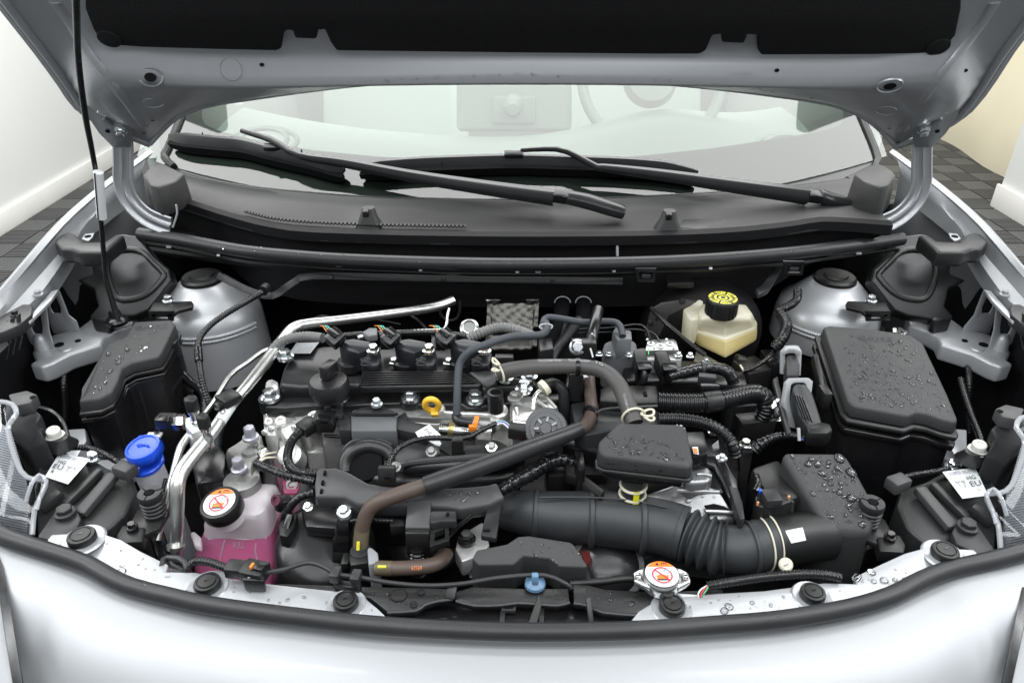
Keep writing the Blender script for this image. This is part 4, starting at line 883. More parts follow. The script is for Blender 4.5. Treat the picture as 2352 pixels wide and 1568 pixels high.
for px, py, z, w_ in ((440, 926, 1.085, 34), (467, 966, 1.072, 32)):
    c = V(px, py, z=z); r = mpx(w_, c)/2
    mk('stem', lathe(c, [(r*.75, -.045), (r*.75, -.03), (r*.6, -.028), (r*.6, -.018), (r*.8, -.016), (r*.8, -.01)], 20), STEEL, vb)
    mk('hex_cap', lathe(c, [(r*.9, -.012), (r, -.009), (r, .006), (r*.85, .010)], 6), BLK, vb, bevel=.0015)
mk('fitting_nut', lathe(V(413, 969, z=1.04), [(.011, -.008), (.0125, -.006), (.0125, .006), (.011, .008)], 6, (1, .1, 0)), STEEL, vb)
mk('sensor_plug', bar(V(405, 968, z=1.04), V(362, 966, z=1.04), .022, .02), BLK, vb, bevel=.004)
mk('sensor_clip', bar(V(388, 962, z=1.052), V(362, 962, z=1.052), .014, .005), BLKG, vb, bevel=.001)
mk('sensor_lead', tube(W('D', [(372, 970, 1.035), (362, 985, 1.025), (356, 1008, 1.0)]), 12, 10), TAPE, vb)
# washer bottle filler
wf = thing('washer_fluid_filler', 'milky white washer filler neck with bright blue cap on the left', 'filler cap')
MILK = glassy('milky_plastic', (.78, .80, .83), .12, .35, .5, .45)
c = V(333, 1050, z=.995); r = mpx(72, c)/2; ax = Vector((-.10, -.16, 1)).normalized()
mk('neck', loft([[c+Vector((0, 0, -.02))+Vector((math.cos(t)*r*.93, math.sin(t)*r*.93, 0)) for t in [6.2832*i/28 for i in range(28)]], [c+Vector((0, .005, -.055))+Vector((math.cos(t)*r*.93, math.sin(t)*r*.93, 0)) for t in [6.2832*i/28 for i in range(28)]], [c+Vector((.004, .01, -.10))+Vector((math.cos(t)*r*.85, math.sin(t)*r*.85, 0)) for t in [6.2832*i/28 for i in range(28)]], [c+Vector((.004, .02, -.22))+Vector((math.cos(t)*r*.8, math.sin(t)*r*.8, 0)) for t in [6.2832*i/28 for i in range(28)]]]), MILK, wf, ang=60)
mk('collar', lathe(c+Vector((0, 0, -.012)), [(r*1.0, -.004), (r*1.08, -.002), (r*1.08, .002), (r*1.0, .004)], 32, ax), BLUE, wf)
c2 = V(331, 1032, z=1.012)
mk('cap', lathe(c2, [(r*1.0, -.012), (r*1.12, -.008), (r*1.13, .002), (r*1.05, .007), (r*.9, .0075), (r*.86, .006), (r*.5, .0065)], 36, ax), BLUE, wf, ang=50)
ps, _ = smooth_path([c2+Vector((-r*.4, 0, .008)), c2+Vector((0, r*.1, .0095)), c2+Vector((r*.4, -r*.1, .009))], .01); mk('embossed_mark', sweep(ps, [.0016]*len(ps), 6), BLUE, wf)
mk('hinge', box(c2+Vector((-r*.55, r*.95, .002)), .012, .012, .008), BLUE, wf, bevel=.002)
mk('hinge_tab', box(c2+Vector((.1*r, r*1.35, .002)), .022, .012, .004), LABEL, wf, bevel=.001)
# coolant expansion tank
TANKM = glassy('milky_tank_shell', (.96, .92, .95), .14, .28, .5, .45)
TANKW = glassy('milky_tank_wetted_shell', (1.0, .50, .77), .30, .25, .5, .4)
COOL = M('pink_coolant', (1.0, .06, .52), .3)
tk = thing('coolant_reservoir', 'translucent white coolant tank half full of pink coolant with black cap', 'reservoir')
tu = mk('tank_upper', stack([(492, 590, 1176, .968, .05), (478, 602, 1184, .965, .065), (466, 608, 1195, .955, .078), (462, 614, 1216, .935, .085), (463, 616, 1228, .923, .086), (461, 620, 1236, .915, .088)], .014), TANKM, tk, ang=60)
tb = mk('tank_lower', stack([(461, 620, 1236, .9149, .088), (452, 626, 1258, .895, .098), (440, 632, 1288, .870, .108), (441, 630, 1320, .845, .108), (443, 628, 1350, .82, .108)], .014), TANKW, tk, ang=60)
mk('coolant', stack([(566, 617, 1239, .912, .082), (500, 624, 1260, .893, .092), (462, 629, 1289, .8685, .104), (444, 628, 1321, .8435, .104), (447, 624, 1348, .822, .1)], .012), COOL, tk, ang=60)
for pts in ([(478, 1237), (520, 1234), (560, 1238), (612, 1235)], [(596, 1200), (592, 1230), (586, 1262), (594, 1300)], [(516, 1240), (510, 1265), (504, 1290)]):
    pp = [hit(tb, x, y) for x, y in pts]; pp = [h[0] for h in pp if h]
    if len(pp) > 1: ps, _ = smooth_path(pp, .01); mk('mould_seam', sweep(ps, [.0013]*len(ps), 6), TANKM, tk)
lettering(tb, 'FULL', [(536, 1243), (560, 1240), (562, 1256), (538, 1259)], LABEL, tk)
ax = Vector((-.10, -.22, 1)).normalized(); c = V(510, 1162, z=.985); r = mpx(88, c)/2
mk('neck', lathe(c, [(r*.85, -.03), (r*.82, -.006)], 28, ax), TANKM, tk)
mk('cap', lathe(c, [(r*1.0, -.012), (r*1.06, -.009), (r*1.06, .006), (r*1.0, .010), (r*.88, .0108), (r*.86, .0098), (r*.3, .0098)], 40, ax), BLK, tk, ang=50)
warning_label(c+ax*.0085, r*.83, ax, tk)
uv, f = textmesh('DENSO'); a_ = Vector((1, 0, 0)); 
mk('lettering', ([c+a_*((-.4+.7*u)*r)+ax*(-.005+.007*v)+Vector((0, -1, -.2)).normalized()*(r*1.08*math.sqrt(max(0, 1-((-.4+.7*u))**2))) for u, v in uv], f), BLKG, tk)
mk('side_lug', prism([V(x, y, z=.925) for x, y in [(436, 1222), (446, 1218), (462, 1232), (462, 1255), (446, 1250)]], dz=.012), TANKM, tk, bevel=.003)
# bump stops
def stop(px, py, side):
    bs = thing('rubber_bump_stop', 'black ribbed rubber bump stop on its bracket behind the '+side+' headlight', 'bump stop', 'bump stops')
    c = V(px, py, z=1.0); r = mpx(54, c)/2
    mk('stop', lathe(c, [(r*.9, -.034)]+[x for k in range(4) for x in ((r*.88, -.032+k*.0065), (r, -.030+k*.0065), (r, -.028+k*.0065), (r*.88, -.0265+k*.0065))]+[(r*.95, -.005), (r, -.002), (r, .004), (r*.95, .006), (r*.45, .006), (r*.40, .0)], 32), RUB, bs, ang=40)
    mk('socket', lathe(c+Vector((0, 0, .0062)), [(r*.4, -.004), (r*.4, .0004)], 6), VOID, bs)
    for k in range(3):
        an = 2.1*k+.5; d = Vector((math.cos(an), math.sin(an), 0)); mk('split', bar(c+d*r*.42+Vector((0, 0, .0062)), c+d*r*.93+Vector((0, 0, .0062)), .0012, .0008), VOID, bs)
    s = 1 if side == 'left' else -1
    mk('bracket', prism([V(px+s*dx, py+dy, z=.965) for dx, dy in ((-30, 30), (24, 18), (55, -6), (62, 2), (40, 40), (20, 75), (-60, 110), (-80, 98), (-50, 68))], dz=.01), BLK, bs, bevel=.003)
    mk('foot', prism([V(px+s*dx, py+dy, z=.968) for dx, dy in ((-64, 66), (-10, 72), (-18, 105), (-74, 108), (-78, 90))], dz=.02), BLK, bs, bevel=.003)
    c = V(px-s*42, py+72, z=.972); mk('bolt', hexbolt(c, mpx(26, c)/2/1.4), BLKG, bs, ang=30)
stop(345, 1138, 'left'); stop(2003, 1160, 'right')
# headlights
CLEAR = thin('clear_lens', (.93, .94, .96), (.75, .76, .80), 1.5, .04)
HLM = M('headlight_housing', (.024, .0245, .025), .43, bump=.08, bscale=600, var=.1, dust=.25)
def headlight(side):
    f_ = (lambda x: x) if side == 'left' else (lambda x: 2372-x)
    dy = 0 if side == 'left' else 32
    F = lambda pts, z: [V(f_(x), y+dy, z=z) for x, y in pts]
    hl = thing('headlight', side+' headlight with black ribbed housing, white sticker and clear lens edge', 'headlight', 'headlights')
    hs = mk('housing', prism([V(f_(x), y+dy, z=z) for x, y, z in [(62, 1022, .995), (100, 1036, .992), (136, 1038, .99), (208, 1050, .985), (245, 1072, .98), (276, 1082, .975), (304, 1092, .97), (312, 1128, .965), (290, 1180, .962), (236, 1225, .958), (150, 1240, .955), (86, 1238, .955), (82, 1180, .965), (96, 1120, .975), (88, 1080, .985)]], .80), HLM, hl, bevel=.005, seg=3)
    for (a, b, w_, mat) in (((184, 1182), (262, 1090), .018, MGREY2), ((150, 1160), (232, 1080), .012, HLM), ((92, 1172), (140, 1128), .016, HLM)):
        A_, B_ = V(f_(a[0]), a[1]+dy, z=.972), V(f_(b[0]), b[1]+dy, z=.984); mk('rib', bar(A_, B_, w_, .012), mat, hl, bevel=.003)
    # tall black block behind with adjuster
    mk('rear_block', prism([V(f_(x), y+dy, z=z) for x, y, z in [(12, 920, 1.075), (40, 918, 1.075), (72, 930, 1.072), (96, 952, 1.065), (86, 974, 1.06), (112, 1018, 1.03), (64, 1036, 1.02), (30, 1000, 1.04), (8, 960, 1.06)]], .9), HLM, hl, bevel=.004)
    mk('top_bracket', prism(F([(18, 905), (62, 895), (86, 905), (70, 924), (30, 932)], 1.085), dz=.02), MGREY2, hl, bevel=.003)
    c = V(f_(75), 912+dy, z=1.0855); mk('bracket_hole', lathe(c, [(.004, 0), (.004, .0008)], 10), VOID, hl)
    ad = mk('adjuster', loft([rrect(*(lambda a, b: (min(a.x, b.x), max(a.x, b.x), b.y, a.y))(V(f_(82), 1004+dy, z=z), V(f_(160), 1044+dy, z=z)), z, .02) for z in (.97, 1.005)]+[rrect(*(lambda a, b: (min(a.x, b.x), max(a.x, b.x), b.y, a.y))(V(f_(106), 996+dy, z=1.03), V(f_(146), 1014+dy, z=1.03)), 1.03, .012)]), HLM, hl, ang=50)
    c = V(f_(123), 992+dy, z=1.038); mk('adjuster_cap', lathe(c, [(.013, -.012), (.0135, -.008), (.010, -.006), (.0095, .004), (.008, .0055), (.0055, .0055), (.005, .002)], 20, (.12 if side == 'left' else -.12, -.15, 1)), CREAMW, hl)
    # mounting ear with bolt
    mk('mount_ear', prism(F([(84, 1232), (122, 1178), (140, 1162), (176, 1168), (186, 1190), (176, 1216), (120, 1240)], .978), dz=.012), DGREY, hl, bevel=.003)
    c = V(f_(150), 1177+dy, z=.982); mk('bolt', hexbolt(c, mpx(46, c)/2/1.3, (0, 0, 1), .007, 1.3), DGREY, hl, ang=30)
    # lens
    LT = [(-80, 890, 1.12), (0, 922, 1.10), (28, 928, 1.095), (38, 950, 1.088), (20, 975, 1.08), (22, 1010, 1.065), (48, 1082, 1.03), (76, 1100, 1.02), (106, 1104, 1.015), (98, 1130, 1.0), (80, 1170, .985), (74, 1228, .965), (30, 1240, .965), (-20, 1225, .98), (-80, 1180, 1.0)]
    LP = [V(f_(x), y+dy, z=z) for x, y, z in LT]
    lens = mk('lens', plate(LP, .004), CLEAR, hl, bevel=.0012)
    ps, _ = smooth_path(LP[1:12], .01); mk('lens_rim', sweep(ps, [.0035]*len(ps), 8), CLEARR, hl)
    ps, _ = smooth_path([V(f_(x), y+dy, z=z+.004) for x, y, z in [(60, 1150, 1.0), (72, 1112, 1.02), (90, 1090, 1.022), (106, 1106, 1.014), (92, 1140, 1.0), (84, 1170, .99)]], .01); mk('lens_tab', sweep(ps, [.0028]*len(ps), 8), CLEARR, hl)
    k = 0
    for yy in range(985, 1232, 6):
        x1 = 18+(yy-985)*.30 if yy < 1110 else 60-(yy-1110)*.06+0
        A_, B_ = V(f_(-14), yy-8+dy, z=1.055-(yy-985)*.00036), V(f_(x1+8), yy+8+dy, z=1.05-(yy-985)*.00036)
        mk('reflector_flute', bar(A_, B_, .0016, .0022), LGREY, hl)
    mk('reflector_back', plate([V(f_(x), y+dy, z=z) for x, y, z in [(-40, 940, 1.06), (20, 985, 1.04), (58, 1105, 1.0), (70, 1225, .955), (-20, 1230, .955)]], .003), LGREY, hl)
    # sticker with print (the square code is left blank)
    Q = [(136, 1040), (207, 1053), (156, 1111), (103, 1094)] if side == 'left' else [(2165, 1083), (2240, 1073), (2270, 1137), (2211, 1144)]
    hs = lb = mk('sticker', plate([V(x, y, z=.997) for x, y in Q], .0008), LABEL, hl)
    if lb:
        def B(u, v):
            t_ = [Q[0][k]*(1-u)+Q[1][k]*u for k in (0, 1)]; b_ = [Q[3][k]*(1-u)+Q[2][k]*u for k in (0, 1)]; return tuple(t_[k]*(1-v)+b_[k]*v for k in (0, 1))
        def tx(s, u0, v0, u1, v1, m_): lettering(hs, s, [B(u0, v0), B(u1, v0), B(u1, v1), B(u0, v1)], m_, lb, off=.002)
        tx('KOITO', .12, .08, .46, .19, INKB); tx('00-312', .52, .08, .9, .19, INKG)
        if side == 'left': tx('HG', .16, .28, .42, .42, INK); tx('EU', .10, .46, .44, .64, INK); tx('R', .14, .70, .26, .83, INK); tx('T7', .54, .44, .88, .68, INKG)
        else: tx('HG', .56, .28, .84, .42, INK); tx('EU', .56, .48, .92, .66, INK); tx('L', .72, .72, .82, .84, INKG); tx('T7', .10, .42, .44, .68, INKG)
MGREY2 = M('worn_grey_plastic', (.055, .055, .056), .5, bump=.1, bscale=500, var=.1)
CREAMW = M('white_nylon', (.72, .72, .66), .4)
CLEARR = glassy('clear_lens_edge', (.62, .64, .67), .45, .08, .9)
INKB = M('navy_ink', (.02, .02, .10), .5)
headlight('left'); headlight('right')
for side, pts in (('left', [(160, 1027, 1.0), (200, 1028, 1.0), (235, 1040, .998), (262, 1055, .995), (282, 1068, .99)]), ('right', [(2060, 1102, .985), (2085, 1093, .99), (2120, 1087, .992), (2150, 1082, .995), (2180, 1076, .995)])):
    t_ = thing('headlight_harness', 'black wrapped wiring with plug at the '+side+' headlight', 'harness', 'headlight wiring')
    mk('harness', tube(W('D', pts), 15, 10, (.0045, .12), wob=.06), TAPE, t_)
    x, y = (288, 1080) if side == 'left' else (2062, 1110)
    mk('plug', box(V(x, y, z=.995), .03, .022, .02, rz=-.4 if side == 'left' else .4), MGREY2, t_, bevel=.003)
    x, y = (215, 1052) if side == 'left' else (2188, 1072)
    c = V(x, y, z=.99); mk('bolt', hexbolt(c, .008), ZINC, t_, ang=30)
for side, f_ in (('left', lambda x: x), ('right', lambda x: 2372-x)):
    one('apron_harness', tube([V(f_(x), y, z=z) for x, y, z in [(150, 830, .99), (146, 880, .97), (150, 930, .93), (148, 990, .88)]], 15, 10, (.005, .12)), CORR, 'black corrugated harness dropping from the '+side+' apron bracket', 'harness', 'apron harnesses')
    pl_ = thing('inner_panel_brace', 'grey painted brace deep behind the '+side+' headlight', 'brace', 'headlight braces')
    mk('brace', prism([V(f_(x), y, z=.93) for x, y in [(150, 985), (196, 982), (200, 1010), (176, 1050), (150, 1040)]], dz=.05), PRIMER, pl_, bevel=.004)
    mk('brace_leg', prism([V(f_(x), y, z=.90) for x, y in [(205, 1030), (262, 1010), (300, 1050), (262, 1100), (215, 1075)]], dz=.05), PRIMER, pl_, bevel=.004)
# ================================================================ engine
eng = thing('engine', 'three cylinder engine with black ribbed valve cover and cast aluminium head', 'engine')
VC = M('black_valve_cover', (.011, .011, .012), .34, bump=.1, bscale=900, var=.15, vscale=30, dust=.25)
# valve cover
deck = mk('valve_cover', prism([V(x, y, z=z) for x, y, z in [(640, 886, 1.050), (644, 868, 1.055), (652, 842, 1.06), (668, 815, 1.062), (700, 800, 1.064), (745, 792, 1.066), (800, 790, 1.066), (1120, 800, 1.066), (1150, 860, 1.06), (1230, 868, 1.055), (1235, 884, 1.05), (1200, 890, 1.048), (850, 884, 1.05), (760, 887, 1.05), (690, 889, 1.048)]], 1.02, flare=.01), VC, eng, bevel=.010, seg=4, ang=50)
mk('cover_flange', prism([V(x, y, z=1.028) for x, y in [(604, 925), (612, 908), (640, 900), (700, 905), (780, 905), (900, 905), (1060, 908), (1240, 906), (1335, 896), (1340, 918), (1250, 920), (1160, 926), (1075, 938), (1062, 928), (960, 928), (925, 925), (795, 930), (770, 930), (730, 930), (650, 936), (610, 934)]], dz=.022), VC, eng, bevel=.004, seg=3)
for x, y in ((621, 914), (778, 914), (943, 914), (1092, 917)):
    c = V(x, y, z=1.03); mk('boss', lathe(c, [(.019, -.02), (.019, .001), (.016, .002)], 24), VC, eng)
    mk('bolt', hexbolt(V(x, y-2, z=1.035), .0105), ZINC, eng, ang=30)
for x, y, z in ((656, 819, 1.072), (1215, 864, 1.065), (1203, 893, 1.06), (1160, 868, 1.06)): mk('bolt', hexbolt(V(x, y, z=z), .0095), ZINC, eng, ang=30)
pad_ = mk('ribbed_plate', prism([V(x, y, z=z) for x, y, z in [(832, 852, 1.068), (1060, 850, 1.068), (1108, 878, 1.062), (1102, 886, 1.060), (828, 888, 1.060), (823, 882, 1.061)]], dz=.012), VC, eng, bevel=.003)
for k in range(6):
    t = k/5.2; a, b = V(836-10*t, 856+28*t, z=1.0695-.007*t), V(1054+38*t, 854+25*t, z=1.0695-.007*t); mk('rib', bar(a, b, .0032, .003), VC, pad_, bevel=.0006)
mk('cover_end', prism([V(x, y, z=z) for x, y, z in [(1072, 850, 1.07), (1130, 848, 1.078), (1140, 858, 1.078), (1144, 880, 1.066), (1120, 890, 1.06), (1105, 880, 1.062)]], dz=.03), VC, eng, bevel=.005, seg=3)
c = V(1138, 905, z=1.062); mk('locating_boss', lathe(c, [(.0125, -.03), (.0125, .004), (.0085, .004), (.008, -.004)], 20), VC, eng)
# oil filler cap
oc = mk('oil_filler_cap', lathe(V(754, 872, z=1.08), [(.028, -.03), (.028, -.022), (.031, -.02), (.031, -.006), (.028, 0), (.012, .002)], 36), VC, eng, ang=50)
a, b = V(742, 860, z=1.094), V(768, 838, z=1.094); mk('grip', bar(a, b, .016, .022), VC, oc, bevel=.003)
# data plate on the cover
mk('data_label', plate([V(x, y, z=1.069) for x, y in [(681, 788), (733, 787), (713, 812), (664, 812)]], .0008, .001), LGREY, eng)
for k in range(5):
    a, b = V(690-k*1.5+8*k, 794, z=1.071), V(680-k*1.5+8*k, 808, z=1.071); mk('label_bar', bar(a, b, .002, .0005), INKG, eng)
# ignition coils
def coil(dx):
    top_ = [(777, 792, 1.105), (786, 780, 1.108), (812, 776, 1.108), (848, 783, 1.106), (862, 793, 1.103), (846, 800, 1.10), (826, 810, 1.10), (800, 806, 1.10)]
    c_ = mk('ignition_coil', prism([V(x+dx, y, z=z) for x, y, z in top_], 1.062, flare=-.03), COILM, eng, bevel=.003, seg=2)
    mk('coil_foot', prism([V(x+dx, y, z=z) for x, y, z in [(826, 806, 1.096), (850, 796, 1.098), (870, 800, 1.094), (876, 812, 1.09), (870, 838, 1.08), (852, 842, 1.078), (828, 836, 1.08)]], 1.058), COILM, c_, bevel=.003)
    for yy in (826, 836):
        ps, _ = smooth_path([V(x+dx, yy+o, z=1.0895-(yy-826)*.0006) for x, o in ((828, 0), (834, 3), (846, 3), (850, 0), (846, -3), (834, -3), (828, 0))], .004); mk('slot_rim', sweep(ps, [.0011]*len(ps), 6), DGREY, c_)
    mk('bolt', hexbolt(V(858+dx, 805, z=1.103), .0075), STEEL, c_, ang=30)
    mk('coil_seat', lathe(V(806+dx, 832, z=1.068), [(.022, -.01), (.022, .004), (.018, .006)], 24), VC, c_)
    a, b = V(783+dx, 787, z=1.112), V(757+dx, 766, z=1.122); mk('connector', bar(a, b, .026, .022, Vector((0, -.5, .8))), BLKG, c_, bevel=.003)
    mk('connector_latch', bar(a.lerp(b, .2)+Vector((0, -.006, .012)), a.lerp(b, .95)+Vector((0, -.006, .012)), .010, .005), BLKG, c_, bevel=.001)
    for k, m_ in enumerate((ORCLIP, GREENW, CYANW)):
        mk('wire', tube([b+Vector((-.004+.004*k, 0, .003)), b+Vector((-.012+.004*k, .01, .008)), b+Vector((-.02+.004*k, .022, .002))], 2.2, 6), m_, c_)
COILM = M('coil_black_plastic', (.012, .0125, .016), .34, var=.2)
GREENW = M('pale_green_wire', (.2, .45, .3), .4); CYANW = M('cyan_wire', (.15, .6, .55), .4)
for k in range(3): coil(127.5*k)
for x, y in ((905, 832), (1030, 833)): mk('bolt', hexbolt(V(x, y, z=1.07), .006), STEEL, eng, ang=30)
# cylinder head castings
def alu(name, pts, zt, zb, mat=None, bev=.004): return mk(name, prism([V(x, y, z=zt) for x, y in pts], zb), mat or ALU, eng, bevel=bev, seg=2)
alu('cylinder_head', [(606, 940), (640, 934), (780, 930), (1100, 934), (1180, 932), (1180, 965), (1100, 975), (800, 972), (640, 975), (606, 970)], 1.008, .86)
alu('head_end', [(604, 945), (616, 938), (660, 938), (700, 945), (740, 944), (742, 968), (700, 985), (650, 990), (606, 988)], .998, .82)
alu('casting_rib', [(640, 955), (676, 950), (690, 962), (684, 1000), (662, 1016), (644, 990)], 1.008, .86, bev=.005)
alu('casting_rib', [(690, 950), (734, 946), (738, 972), (704, 986), (690, 978)], 1.010, .9, bev=.007)
alu('casting_rib', [(606, 958), (630, 952), (640, 965), (634, 1000), (612, 998)], 1.004, .86, bev=.004)
alu('casting_leg', [(638, 1010), (678, 1004), (684, 1040), (672, 1080), (650, 1070)], .985, .75, bev=.004)
alu('casting_block', [(702, 1012), (734, 1006), (742, 1014), (742, 1038), (704, 1040)], .965, .80, bev=.003)
mk('casting_boss', lathe(V(667, 1046, z=.985), [(.018, -.03), (.018, .006), (.015, .008), (.006, .008)], 24, (0, -.5, .7)), ALU, eng)
for x, y, z, w_ in ((623, 985, 1.01, 15), (607, 993, 1.0, 14), (675, 982, 1.012, 14), (707, 978, 1.012, 11)): bolt(x, y, z, w_, STEEL, eng, (0, -.7, .5))
alu('vvt_cap', [(608, 874), (622, 866), (640, 874), (640, 892), (622, 898), (608, 892)], 1.048, 1.02, bev=.006)
alu('head_flange', [(800, 938), (850, 930), (930, 934), (1000, 940), (1150, 940), (1160, 952), (1000, 960), (830, 952)], 1.018, .95, ALUG)
# injector driver box under the valve cover
ib = thing('ignition_module', 'flat grey rectangular module bolted below the valve cover front', 'module')
mk('top_tab', prism([V(x, y, z=1.036) for x, y in [(805, 948), (830, 936), (852, 930), (880, 930), (895, 940), (915, 948)]], dz=.006), DGREY, ib, bevel=.001)
mk('case', prism([V(x, y, z=1.028) for x, y in [(805, 951), (913, 952), (911, 989), (806, 989)]], dz=.035), MGREY3, ib, bevel=.004, seg=2) if 'MGREY3' in globals() else mk('case', prism([V(x, y, z=1.028) for x, y in [(805, 951), (913, 952), (911, 989), (806, 989)]], dz=.035), M('slate_grey_plastic', (.10, .105, .11), .5, bump=.06, var=.06), ib, bevel=.004)
mk('side_block', prism([V(x, y, z=1.024) for x, y in [(783, 952), (806, 951), (806, 988), (778, 986)]], dz=.03), DGREY, ib, bevel=.002)
mk('side_block', prism([V(x, y, z=1.024) for x, y in [(912, 955), (932, 944), (938, 966), (990, 975), (980, 1000), (912, 985)]], dz=.02), DGREY, ib, bevel=.002)
bolt(865, 927, 1.045, 28, ZINC, ib)
mk('bracket', ringplate([V(x, y, z=1.032) for x, y in [(748, 928), (788, 926), (786, 955), (740, 952)]], [V(x, y, z=1.032) for x, y in [(758, 930), (774, 930), (774, 938), (758, 938)]], .006), DGREY, ib, bevel=.001)
pg = mk('plug', bar(V(722, 966, z=1.022), V(772, 967, z=1.022), .034, .022), BLK, ib, bevel=.003)
mk('plug_latch', bar(V(728, 961, z=1.036), V(757, 962, z=1.036), .016, .006), BLKG, pg, bevel=.001)
mk('plug_elbow', bar(V(690, 990, z=1.02), V(724, 968, z=1.022), .026, .018), BLK, pg, bevel=.003)
for k in range(4): mk('pin', bar(V(772, 956+k*7, z=1.022), V(784, 956+k*7, z=1.022), .003, .003), STEEL, pg)
GUN = M('gunmetal_plastic', (.040, .0415, .044), .42, bump=.08, bscale=700, var=.1, dust=.25)
# harness runs on the engine
def hz(label, pts, w_, mat=CORR, corr=(.005, .16), wob=0, name='wiring_conduit', cat='conduit'):
    return one(name, tube(W('D', pts), w_, 12, corr, wob=wob), mat, label, cat)
hz('black corrugated conduit curving down from the module plug to the harness guide', [(694, 988, 1.02), (672, 1010, 1.018), (661, 1040, 1.012), (664, 1066, 1.008), (685, 1083, 1.005), (710, 1087, 1.003), (732, 1087, 1.003)], 22)
hz('black wrapped conduit running from the engine mount to the harness guide', [(588, 1064, 1.0), (610, 1074, 1.0), (640, 1086, 1.0), (680, 1096, 1.0), (724, 1106, 1.0)], 21, TAPE, (.006, .12), .05)
hz('black flexible conduit bending down below the harness guide beside the fan', [(722, 1130, .985), (690, 1140, .98), (668, 1160, .97), (654, 1185, .955), (648, 1215, .93), (648, 1230, .92)], 21, TAPE, (.008, .06), .04)
hz('thin taped wire arching over the intake runner to the orange clip area', [(893, 1078, 1.03), (896, 1055, 1.035), (915, 1030, 1.036), (950, 1012, 1.036), (990, 1005, 1.036), (1040, 1006, 1.036), (1075, 1004, 1.036), (1105, 988, 1.04), (1140, 972, 1.045)], 13, TAPE, (.006, .14), .06)
hz('grey corrugated conduit curving behind the oil filler cap', [(618, 825, 1.075), (628, 800, 1.085), (655, 780, 1.095), (700, 772, 1.10), (742, 776, 1.105)], 23, CORRG, (.0055, .13))
hz('grey corrugated conduit arching behind the third coil', [(1076, 778, 1.10), (1110, 762, 1.11), (1150, 752, 1.115), (1190, 758, 1.115), (1225, 772, 1.11)], 25, CORRG, (.0055, .13))
hz('fat black tape wrapped harness beside the large intake hose', [(1150, 1126, .985), (1180, 1108, .99), (1220, 1085, .995), (1260, 1062, .998), (1290, 1056, .998), (1320, 1066, .99)], [28, 36, 40, 38, 34, 26], TAPE, (.009, .10), .05)
# dipstick
dk = thing('oil_dipstick', 'yellow ring handle of the oil dipstick in front of the valve cover', 'dipstick')
c = V(992, 930, z=1.055); r1 = mpx(33, c)/2; N = 28
mk('ring_handle', sweep([c+Vector((math.cos(t)*r1*.95+.2*r1*math.sin(t)*-.4, -.25*r1*math.sin(t), math.sin(t)*r1*1.15)) for t in [6.2832*i/N for i in range(N+1)]], [.0048]*(N+1), 10, cap=False), YELLOW, dk)
mk('stem', bar(c+Vector((.004, -.004, -r1*1.0)), c+Vector((.004, .0, -r1*1.75)), .012, .008, Vector((0, 1, 0))), YELLOW, dk, bevel=.002)
# white hang tag
tg = thing('paper_tag', 'white paper tag with printed digits hanging below the dipstick', 'tag')
tb_ = mk('paper', plate([V(x, y, z=z) for x, y, z in [(954, 992, 1.03), (986, 974, 1.035), (1012, 998, 1.028), (1004, 1006, 1.026), (960, 1003, 1.028)]], .0006), LABEL, tg)
lettering(tb_, 'OO', [(972, 987), (980, 983), (994, 995), (985, 999)], INK, tg)
mk('tag_tail', plate([V(x, y, z=1.02) for x, y in [(985, 1012), (1010, 1012), (1014, 1018), (1010, 1024), (1000, 1021)]], .0006), LABEL, tg)
# orange clip fitting
of = thing('quick_connector', 'black elbow hose connector with bright orange locking clip', 'connector')
mk('elbow', tube(W('D', [(1049, 950, 1.05), (1050, 962, 1.045), (1060, 968, 1.044), (1085, 971, 1.042)]), [22, 24, 24, 24], 14), BLK, of)
mk('locking_clip', tube(W('D', [(1088, 970, 1.042), (1098, 972, 1.041)]), 34, 10), ORCLIP, of)
mk('clip_leg', box(V(1086, 982, z=1.04), .012, .008, .01), ORCLIP, of, bevel=.001)
mk('spigot', tube(W('D', [(1100, 972, 1.041), (1125, 976, 1.038)]), 14, 12), LGREY, of)
# coolant hose small bluish grey
hz('bluish grey rubber hose bending from the orange clip up over the third coil', [(1049, 952, 1.052), (1050, 910, 1.075), (1052, 860, 1.10), (1058, 830, 1.115), (1080, 806, 1.13), (1120, 790, 1.135), (1170, 774, 1.135), (1215, 771, 1.13), (1245, 768, 1.125), (1256, 756, 1.12), (1254, 742, 1.12)], 18, RUBG, None, name='coolant_hose', cat='hose')
hz('bluish grey rubber hose running across the back to the grey solenoid', [(1250, 765, 1.10), (1248, 740, 1.105), (1258, 729, 1.108), (1290, 732, 1.108), (1340, 740, 1.105), (1390, 738, 1.105), (1418, 742, 1.105), (1428, 758, 1.10), (1430, 772, 1.095)], 16, RUBG, None, name='coolant_hose', cat='hose')
cl = one('hose_clamp', sweep([V(1254, 750, z=1.122)+Vector((.0105*math.cos(t), .003*math.sin(t), .0105*math.sin(t)*.3+.0*t)) for t in [6.2832*i/16 for i in range(17)]], [.0016]*17, 6, cap=False), LGREY, 'light wire clamp on the bluish grey hose near the heat shield', 'clamp')
